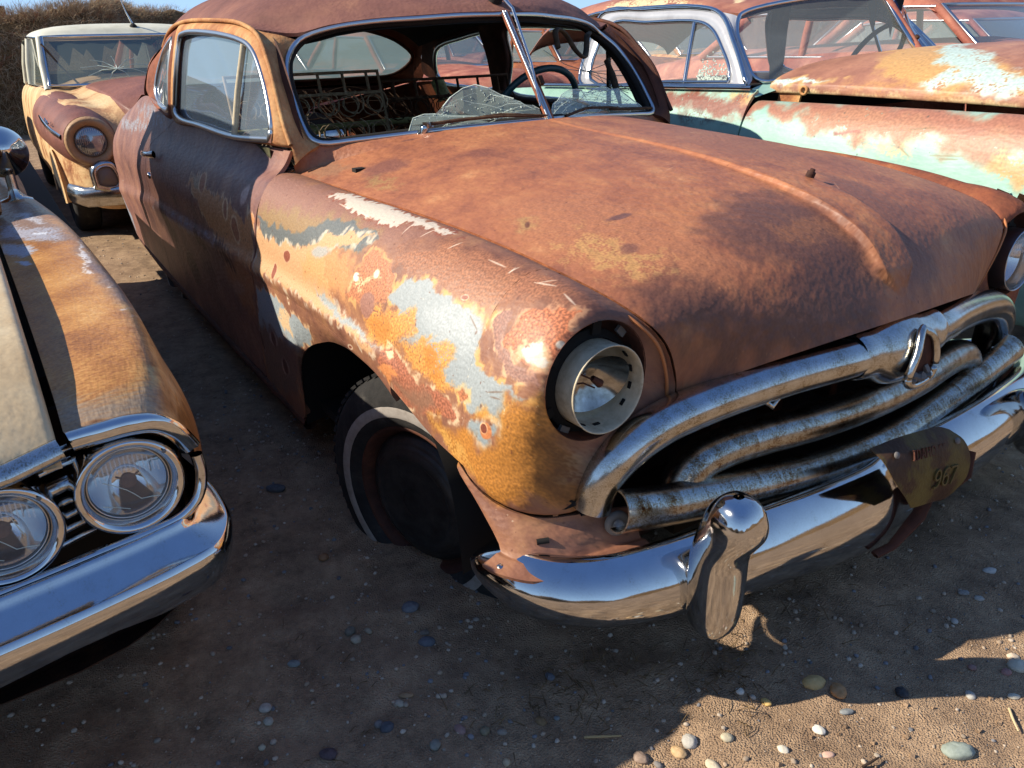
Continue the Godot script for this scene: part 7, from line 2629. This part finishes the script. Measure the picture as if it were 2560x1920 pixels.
	p_blob(0.1542, 0.7565, 0.0131, 0.0110, -0.11, "7a5040", 0.85, 0.35, 0.5, 1, 1, 0.12)
	p_blob(0.1035, 0.2118, 0.0378, 0.0375, 1.55, "774b40", 0.8, 0.35, 0.5, 1, 1, 0.12)
	p_blob(0.2316, 0.3065, 0.0222, 0.0246, 0.46, "7d4c3c", 0.8, 0.35, 0.5, 1, 1, 0.12)
	p_blob(0.2097, 0.1003, 0.0159, 0.0039, 0.29, "6f473d", 0.8, 0.35, 0.5, 1, 1, 0.12)
	p_blob(0.1971, 0.6840, 0.0157, 0.0061, -0.01, "6d4a42", 0.8, 0.35, 0.5, 1, 1, 0.12)
	p_blob(0.0989, 0.6221, 0.0031, 0.0086, 0.63, "5d3528", 0.8, 0.35, 0.5, 1, 1, 0.12)
	p_line(0.3786, 0.5651, 0.4100, 0.5668, 0.8, "d8a987", 0.5)
	p_line(0.3682, 0.5869, 0.3935, 0.5785, 0.8, "d8a987", 0.5)
	p_line(0.5759, 0.7262, 0.5411, 0.7677, 0.8, "d8a987", 0.5)
	p_specks(1500, 0, 0, 1, 1, .5, 1.8, "5b3426", .5)
	p_specks(900, 0, .3, 1, 1, .5, 1.4, "c99a6a", .4)
	M.coupe_hood = painted(p_done(), 0.52, 0.3)
	p_begin(1580, 380, [[0.0, "5a3f3a"], [0.35, "76514a"], [0.65, "8a6153"], [1.0, "a07660"]], [[0, 1.0, 1.0], [1, 1.0, 0.7], [2, 1.0, 0.35], [3, 1.0, 0.3]], 1.6)
	p_area([0.7334,0.2821,0.7524,0.2322,0.7939,0.2184,0.8150,0.2567,0.8739,0.2441,0.9094,0.2711,0.9486,0.2801,0.9803,0.2417,0.9650,0.4533,0.9546,0.4372,0.8530,0.4424,0.8057,0.3924,0.7693,0.3096], "bd8458", 1, 5, 12, 0.12, 1, 0.15, "e3c196", 5)
	p_area([0.7535,0.2374,0.7900,0.2201,0.7948,0.2727,0.7672,0.2820], "a08a72", 0.9, 4, 8, 0, 1, 0.12, "", 6)
	p_area([0.8628,0.4513,0.9546,0.4372,0.9618,0.4642,0.9315,0.6570,0.8864,0.6667,0.8550,0.5519], "b2774f", 0.9, 12, 14, 0.2, 1, 0.12, "", 6)
	p_blob(0.9393, 0.2157, 0.0091, 0.0297, -0.13, "b7958a", 1, 0.2, 0.5, 1, 1, 0.12)
	p_blob(0.8893, 0.2931, 0.0098, 0.0409, -0.14, "e0bb92", 0.9, 0.15, 0.4, 1, 1, 0.12)
	p_blob(0.8893, 0.2931, 0.0053, 0.0328, -0.13, "a3674a", 1, 0.15, 0.4, 1, 1, 0.12)
	p_blob(0.9186, 0.3461, 0.0146, 0.0466, -0.18, "e0bb92", 0.9, 0.15, 0.4, 1, 1, 0.12)
	p_blob(0.9186, 0.3461, 0.0112, 0.0384, -0.18, "a3674a", 1, 0.15, 0.4, 1, 1, 0.12)
	p_blob(0.7993, 0.2431, 0.0145, 0.0408, -0.12, "e0bb92", 0.9, 0.15, 0.4, 1, 1, 0.12)
	p_blob(0.7993, 0.2431, 0.0101, 0.0385, -0.12, "a3674a", 1, 0.15, 0.4, 1, 1, 0.12)
	p_area([0.1521,0.6410,0.1620,0.6581,0.2025,0.7718,0.1841,0.9267,0.1811,0.9469,0.1684,0.8500,0.1623,0.7409], "8e9bab", 0.9, 4, 9, 0.2, 1, 0.12, "", 6)
	p_area([0.1901,0.1688,0.2249,0.1361,0.4357,0.1066,0.4998,0.1109,0.4479,0.1546,0.2886,0.2006], "8a97a5", 0.8, 6, 12, 0.52, 1, 0.12, "", 6)
	p_area([0.3345,0.0620,0.4715,-0.0019,0.5242,0.0638,0.5874,0.0943,0.5041,0.1110], "8791a0", 0.7, 8, 14, 0.5, 1, 0.12, "", 6)
	p_area([0.5248,0.4865,0.8535,0.4363,0.8516,0.4547,0.7209,0.5006,0.4933,0.5373], "8390a6", 0.6, 5, 10, 0.45, 1, 0.12, "", 6)
	p_blob(0.1628, 0.7428, 0.0002, 0.0242, 0.73, "4a302c", 0.75, 0.3, 0.5, 1, 1, 0.12)
	p_blob(0.2925, 0.9571, 0.0143, 0.1300, -0.20, "4a302c", 0.75, 0.3, 0.5, 1, 1, 0.12)
	p_blob(0.6234, 0.5972, 0.0017, 0.0901, -0.12, "4a302c", 0.75, 0.3, 0.5, 1, 1, 0.12)
	p_blob(0.7936, 0.5028, 0.0027, 0.0600, -0.17, "4a302c", 0.75, 0.3, 0.5, 1, 1, 0.12)
	p_blob(0.8987, 0.4955, 0.0017, 0.0366, -0.18, "4a302c", 0.75, 0.3, 0.5, 1, 1, 0.12)
	p_blob(0.2763, 0.9554, 0.0143, 0.0680, -0.20, "4a302c", 0.75, 0.3, 0.5, 1, 1, 0.12)
	p_blob(0.6055, 0.6001, 0.0151, 0.0412, -0.19, "4a302c", 0.75, 0.3, 0.5, 1, 1, 0.12)
	p_blob(0.7821, 0.5028, 0.0095, 0.0292, -0.20, "4a302c", 0.75, 0.3, 0.5, 1, 1, 0.12)
	p_blob(0.8950, 0.4898, 0.0015, 0.0456, -0.16, "4a302c", 0.75, 0.3, 0.5, 1, 1, 0.12)
	p_blob(0.2546, 0.9583, 0.0028, 0.1575, -0.14, "4a302c", 0.75, 0.3, 0.5, 1, 1, 0.12)
	p_blob(0.6017, 0.5908, 0.0198, 0.0174, -0.19, "4a302c", 0.75, 0.3, 0.5, 1, 1, 0.12)
	p_blob(0.7788, 0.4951, 0.0034, 0.0222, -0.18, "4a302c", 0.75, 0.3, 0.5, 1, 1, 0.12)
	p_blob(0.8871, 0.4883, 0.0041, 0.0237, -0.21, "4a302c", 0.75, 0.3, 0.5, 1, 1, 0.12)
	p_blob(0.2391, 0.9553, 0.0011, 0.1534, -0.03, "4a302c", 0.75, 0.3, 0.5, 1, 1, 0.12)
	p_blob(0.5999, 0.5798, 0.0006, 0.1023, 2.70, "4a302c", 0.75, 0.3, 0.5, 1, 1, 0.12)
	p_blob(0.7697, 0.4927, 0.0095, 0.0270, -0.20, "4a302c", 0.75, 0.3, 0.5, 1, 1, 0.12)
	p_blob(0.8849, 0.4809, 0.0036, 0.0464, -0.21, "4a302c", 0.75, 0.3, 0.5, 1, 1, 0.12)
	p_blob(0.2239, 0.9516, 0.0010, 0.1204, -0.02, "4a302c", 0.75, 0.3, 0.5, 1, 1, 0.12)
	p_blob(0.6002, 0.5672, 0.0039, 0.0941, -0.16, "4a302c", 0.75, 0.3, 0.5, 1, 1, 0.12)
	p_blob(0.7663, 0.4849, 0.0041, 0.0356, -0.18, "4a302c", 0.75, 0.3, 0.5, 1, 1, 0.12)
	p_blob(0.8774, 0.4788, 0.0070, 0.0232, -0.22, "4a302c", 0.75, 0.3, 0.5, 1, 1, 0.12)
	p_blob(0.2089, 0.9474, 0.0010, 0.0660, -0.01, "4a302c", 0.75, 0.3, 0.5, 1, 1, 0.12)
	p_blob(0.5992, 0.5556, 0.0002, 0.0900, 2.10, "4a302c", 0.75, 0.3, 0.5, 1, 1, 0.12)
	p_blob(0.7594, 0.4802, 0.0065, 0.0507, -0.19, "4a302c", 0.75, 0.3, 0.5, 1, 1, 0.12)
	p_blob(0.8747, 0.4717, 0.0016, 0.0566, -0.16, "4a302c", 0.75, 0.3, 0.5, 1, 1, 0.12)
	p_blob(0.1942, 0.9428, 0.0009, 0.0623, 0.01, "4a302c", 0.75, 0.3, 0.5, 1, 1, 0.12)
	p_blob(0.5774, 0.5604, 0.0218, 0.0872, -0.18, "4a302c", 0.75, 0.3, 0.5, 1, 1, 0.12)
	p_blob(0.6770, 0.7079, 0.0265, 0.0785, -0.24, "4a302c", 0.75, 0.3, 0.5, 1, 1, 0.12)
	p_blob(0.8717, 0.4649, 0.0015, 0.0559, -0.15, "4a302c", 0.75, 0.3, 0.5, 1, 1, 0.12)
	p_blob(0.1798, 0.9376, 0.0008, 0.1220, 0.05, "4a302c", 0.75, 0.3, 0.5, 1, 1, 0.12)
	p_blob(0.5800, 0.5458, 0.0002, 0.0949, 0.70, "4a302c", 0.75, 0.3, 0.5, 1, 1, 0.12)
	p_blob(0.7027, 0.6695, 0.0004, 0.0893, 0.18, "4a302c", 0.75, 0.3, 0.5, 1, 1, 0.12)
	p_blob(0.8660, 0.4607, 0.0020, 0.0393, -0.17, "4a302c", 0.75, 0.3, 0.5, 1, 1, 0.12)
	p_blob(0.1658, 0.9317, 0.0006, 0.1167, 0.12, "4a302c", 0.75, 0.3, 0.5, 1, 1, 0.12)
	p_blob(0.5591, 0.5493, 0.0182, 0.1054, -0.17, "4a302c", 0.75, 0.3, 0.5, 1, 1, 0.12)
	p_blob(0.6867, 0.6738, 0.0009, 0.0248, -0.07, "4a302c", 0.75, 0.3, 0.5, 1, 1, 0.12)
	p_blob(0.8603, 0.4563, 0.0033, 0.0416, -0.19, "4a302c", 0.75, 0.3, 0.5, 1, 1, 0.12)
	p_blob(0.1629, 0.9166, 0.0128, 0.0697, -0.18, "4a302c", 0.75, 0.3, 0.5, 1, 1, 0.12)
	p_blob(0.5402, 0.5508, 0.0179, 0.0358, -0.17, "4a302c", 0.75, 0.3, 0.5, 1, 1, 0.12)
	p_blob(0.6645, 0.6838, 0.0196, 0.0316, -0.23, "4a302c", 0.75, 0.3, 0.5, 1, 1, 0.12)
	p_blob(0.8516, 0.4547, 0.0046, 0.0155, -0.20, "4a302c", 0.75, 0.3, 0.5, 1, 1, 0.12)
	p_blob(0.1622, 0.8998, 0.0003, 0.0578, 2.15, "4a302c", 0.75, 0.3, 0.5, 1, 1, 0.12)
	p_blob(0.5344, 0.5422, 0.0208, 0.0756, -0.17, "4a302c", 0.75, 0.3, 0.5, 1, 1, 0.12)
	p_blob(0.6658, 0.6703, 0.0016, 0.0331, 2.82, "4a302c", 0.75, 0.3, 0.5, 1, 1, 0.12)
	p_blob(0.8469, 0.4492, 0.0032, 0.0421, -0.18, "4a302c", 0.75, 0.3, 0.5, 1, 1, 0.12)
	p_blob(0.1761, 0.8716, 0.0030, 0.0699, -0.13, "4a302c", 0.75, 0.3, 0.5, 1, 1, 0.12)
	p_blob(0.6473, 0.9855, 0.0188, 0.0800, -0.29, "a9806c", 0.7, 0.3, 0.4, 1, 1, 0.12)
	p_blob(0.6656, 0.9741, 0.0003, 0.0190, 0.61, "a9806c", 0.7, 0.3, 0.4, 1, 1, 0.12)
	p_blob(0.5397, 0.9841, 0.0004, 0.0869, 0.57, "a9806c", 0.7, 0.3, 0.4, 1, 1, 0.12)
	p_blob(0.8931, 0.5859, 0.0224, 0.0283, -0.27, "a9806c", 0.7, 0.3, 0.4, 1, 1, 0.12)
	p_blob(0.8059, 0.6537, 0.0036, 0.0172, -0.21, "a9806c", 0.7, 0.3, 0.4, 1, 1, 0.12)
	p_specks(300, .4, .1, 1, .9, .6, 2.2, "3f2a26", .5)
	M.coupe_side = painted(p_done(), 0.5, 0.22)
	p_begin(310, 1300, [[0.0, "7e5230"], [0.3, "a06c3c"], [0.55, "b88349"], [0.8, "c9985c"], [1.0, "dcb981"]], [[4, 2.4, 1.0], [0, 1.3, 1.0], [1, 1.0, .4], [3, 1.0, .5]], 1.7)
	p_area([0.4720,0.2225,0.5396,0.2549,0.6205,0.2870,0.6487,0.3762,0.6875,0.4367,0.7148,0.5012,0.6642,0.5011,0.4277,0.4374], "84706a", 0.85, 10, 10, 0, 4, 0.12, "", 6)
	p_area([0.5120,0.3240,0.5737,0.3326,0.6251,0.3763,0.6400,0.4042,0.6084,0.4041,0.5408,0.3479], "b9bac2", 0.9, 3, 10, 0.4, 4, 0.12, "", 6)
	p_area([0.4431,0.3603,0.5686,0.4121,0.6746,0.4365,0.6658,0.5004,0.5951,0.4845,0.5113,0.4527,0.4302,0.4210], "a5a6b2", 0.9, 4, 12, 0.42, 4, 0.12, "", 6)
	p_area([0.5737,0.4361,0.6148,0.4446,0.6144,0.4588,0.5748,0.4458], "c9cdd6", 1, 2, 6, 0, 1, 0.12, "", 6)
	p_area([0.4242,0.4474,0.5356,0.4857,0.5529,0.5179,0.5100,0.5326,0.4389,0.5018,0.4171,0.4856], "a7a9b5", 1, 3, 8, 0.3, 4, 0.12, "", 6)
	p_area([0.4607,0.5332,0.5173,0.5458,0.5297,0.5641,0.5001,0.5643], "b3b6c2", 1, 2, 6, 0.2, 1, 0.12, "", 6)
	p_area([0.7167,0.5313,0.7539,0.5717,0.7937,0.6664,0.8186,0.7355,0.8466,0.7639,0.8102,0.7548,0.7694,0.7367,0.7419,0.6679,0.7172,0.5916], "7c6763", 0.85, 10, 9, 0, 1, 0.12, "", 6)
	p_area([0.8229,0.7928,0.8501,0.7919,0.8494,0.8033,0.8247,0.8336,0.7915,0.8610,0.8190,0.8160], "8f7868", 0.8, 10, 8, 0, 1, 0.12, "", 6)
	p_area([0.7486,0.6921,0.7659,0.6872,0.7831,0.6807,0.7612,0.6928], "d8d0cc", 0.9, 2, 6, 0.42, 1, 0.12, "", 6)
	p_area([0.7667,0.7542,0.7844,0.7470,0.8006,0.7423,0.7787,0.7546], "d8d0cc", 0.9, 2, 6, 0.42, 1, 0.12, "", 6)
	p_area([0.7838,0.7708,0.8045,0.7578,0.8186,0.7576,0.7995,0.7634], "d8d0cc", 0.9, 2, 6, 0.42, 1, 0.12, "", 6)
	p_area([0.6940,0.6311,0.7684,0.4206,0.7217,0.6427,0.7040,0.6431], "d8d0cc", 0.9, 2, 6, 0.42, 1, 0.12, "", 6)
	p_area([0.7026,0.5640,0.7200,0.5635,0.7337,0.5718,0.7095,0.5915], "d8d0cc", 0.9, 2, 6, 0.42, 1, 0.12, "", 6)
	p_area([0.4807,0.8668,0.5269,0.8836,0.5906,0.8864,0.6395,0.8871,0.6867,0.8870,0.7348,0.8793,0.7605,0.8819,0.7594,0.8952,0.7448,0.9049,0.6469,0.9078,0.5638,0.9061,0.4782,0.9010,0.4635,0.8923], "988f84", 0.8, 20, 12, 0, 4, 0.12, "", 6)
	p_area([0.4746,0.9045,0.5357,0.9061,0.6473,0.9076,0.7035,0.9074,0.7538,0.9057,0.7883,0.9015,0.7544,0.9069,0.6718,0.9092,0.5885,0.9083,0.4832,0.9056], "543218", 0.95, 5, 5, 0, 1, 0.12, "", 6)
	p_area([0.7555,0.8961,0.7877,0.8925,0.8193,0.8844,0.8750,0.8519,0.9125,0.8286,0.8849,0.8521,0.8516,0.8784,0.8048,0.8975,0.8996,0.6179], "6e431f", 0.9, 7, 9, 0, 1, 0.12, "", 6)
	p_area([0.7701,0.8573,0.7895,0.8540,0.7743,0.8733,0.7539,0.8772], "a29a70", 0.8, 6, 8, 0, 1, 0.12, "", 6)
	p_specks(160, 0, .0, 1, 1, .5, 1.5, "4a2c16", .5)
	M.left_fender = painted(p_done(), 0.38, 0.25)
	p_begin(1170, 390, [[0.0, "82aa9d"], [0.5, "93baac"], [1.0, "a4c8ba"]], [[0, 1.0, 1.0], [1, 1.0, 0.7], [2, 1.0, 0.35], [3, 1.0, 0.3]], 1.6)
	p_area([0.5634,0.4340,0.7315,0.4104,0.8714,0.4234,0.9295,0.4286,0.9472,0.5308,0.8942,0.5555,0.8653,0.5657,0.8294,0.5387,0.8096,0.5330,0.7582,0.5246,0.7018,0.5314,0.6703,0.5140,0.6378,0.4850,0.5980,0.4642,0.5671,0.4727], "a3745a", 1, 10, 22, 0.33, 1, 0.15, "", 6)
	p_area([0.5634,0.4340,0.7315,0.4104,0.8714,0.4234,0.9295,0.4286,0.9386,0.4681,0.8847,0.4851,0.8315,0.4837,0.7088,0.4287,0.6534,0.4687,0.5657,0.4626], "9c6a56", 1, 10, 16, 0, 1, 0.12, "", 6)
	p_area([0.8598,0.5624,0.8745,0.5463,0.9342,0.5334,0.9415,0.5979,0.9066,0.6153,0.8814,0.6057,0.8663,0.5909], "c39a68", 0.95, 10, 18, 0.42, 1, 0.12, "", 6)
	p_area([0.7373,0.5402,0.7792,0.5297,0.7930,0.5598,0.7646,0.5802], "cdb27e", 0.7, 12, 14, 0.5, 1, 0.12, "", 6)
	p_area([0.3744,0.4268,0.4536,0.4156,0.5649,0.4233,0.5741,0.5084,0.5132,0.4891,0.4442,0.4729,0.4049,0.5034], "7f4a3c", 0.95, 8, 14, 0.3, 1, 0.12, "", 6)
	p_area([0.5291,0.4159,0.5757,0.3968,0.5740,0.4305,0.5352,0.4395], "d0ab6d", 0.8, 8, 12, 0.45, 1, 0.12, "", 6)
	p_area([0.4497,0.4906,0.4933,0.4861,0.5294,0.5144,0.4879,0.5455], "5d4038", 0.7, 10, 12, 0.5, 1, 0.12, "", 6)
	p_area([0.6976,0.5187,0.7280,0.5100,0.7287,0.5169,0.6985,0.5269], "8e4a3e", 0.9, 2, 3, 0, 1, 0.12, "", 6)
	p_line(0.7674, 0.5332, 0.7896, 0.5736, 1, "7d6a4a", 0.6)
	p_line(0.8100, 0.5641, 0.8411, 0.5572, 1, "7d6a4a", 0.6)
	p_line(0.8175, 0.5714, 0.8369, 0.5669, 1, "7d6a4a", 0.6)
	p_line(0.7750, 0.4990, 0.8034, 0.4845, 1, "7d6a4a", 0.6)
	p_line(0.8333, 0.5496, 0.8267, 0.5292, 1, "7d6a4a", 0.6)
	p_specks(260, .2, 0, 1, .6, .6, 1.6, "4a4a44", .6)
	M.mint_side = painted(p_done(), 0.5, 0.15)
	p_begin(1170, 390, [[0.0, "7e5546"], [0.4, "9a6a56"], [0.7, "ab7a61"], [1.0, "bd906e"]], [[0, 1.0, 1.0], [1, 1.0, 0.7], [2, 1.0, 0.35], [3, 1.0, 0.3]], 1.6)
	p_area([0.7027,0.3080,0.5626,-0.0506,0.8289,0.2527,0.8778,0.2579,0.8983,0.3541,0.8517,0.3528,0.7988,0.3611,0.7585,0.3462], "c59a5f", 0.9, 10, 16, 0.3, 1, 0.12, "", 6)
	p_area([0.7491,0.3183,0.7663,0.2715,0.6121,-0.0574,0.8296,0.2624,0.8819,0.2744,0.8968,0.3436,0.8501,0.3418,0.8126,0.3466,0.7681,0.3322], "b3c6be", 1, 5, 14, 0.36, 1, 0.12, "", 6)
	p_area([0.5605,0.3329,0.5738,0.3128,0.6195,0.3151,0.6591,0.3284,0.6273,0.3489,0.5868,0.3599,0.5628,0.3676], "b4cbc1", 1, 4, 10, 0.28, 1, 0.1, "c9a266", 6)
	p_area([0.5628,0.3736,0.6411,0.3661,0.7166,0.3716,0.8530,0.3757,0.8548,0.3912,0.7157,0.3830,0.5627,0.3884], "cdb489", 1, 4, 6, 0.25, 1, 0.12, "", 6)
	p_area([0.6636,0.3380,0.7284,0.3209,0.7585,0.3462,0.7171,0.3574], "b98a55", 0.8, 10, 14, 0.4, 1, 0.12, "", 6)
	p_specks(300, 0, 0, 1, 1, .5, 1.6, "5a4038", .5)
	M.mint_hood = painted(p_done(), 0.55, 0.2)
	p_begin(1170, 390, [[0.0, "7a4c40"], [0.4, "96604e"], [0.7, "a8725a"], [1.0, "b88868"]], [[0, 1.0, 1.0], [1, 1.0, 0.7], [2, 1.0, 0.35], [3, 1.0, 0.3]], 1.6)
	p_area([0.2273,0.0956,0.2348,0.0526,0.2584,0.0193,0.2939,0.0117,0.3550,0.0358,0.3732,0.0467,0.3455,0.0756,0.2949,0.0932], "c9b78e", 1, 3, 14, 0.42, 4, 0.12, "", 6)
	p_area([0.3417,0.0415,0.3838,0.0469,0.3884,0.0809,0.3614,0.0900,0.3230,0.0825], "cbba92", 1, 3, 12, 0.45, 1, 0.12, "", 6)
	p_area([0.3846,0.0436,0.4038,0.0373,0.4204,0.0871,0.1147,-0.2352], "c6b07e", 0.9, 3, 12, 0.5, 1, 0.12, "", 6)
	p_area([0.4491,0.0265,0.4650,0.0236,0.4679,0.0482,0.4630,0.0541], "e0cda0", 0.9, 2, 6, 0.3, 1, 0.12, "", 6)
	M.mint_roof = painted(p_done(), 0.55, 0.2)
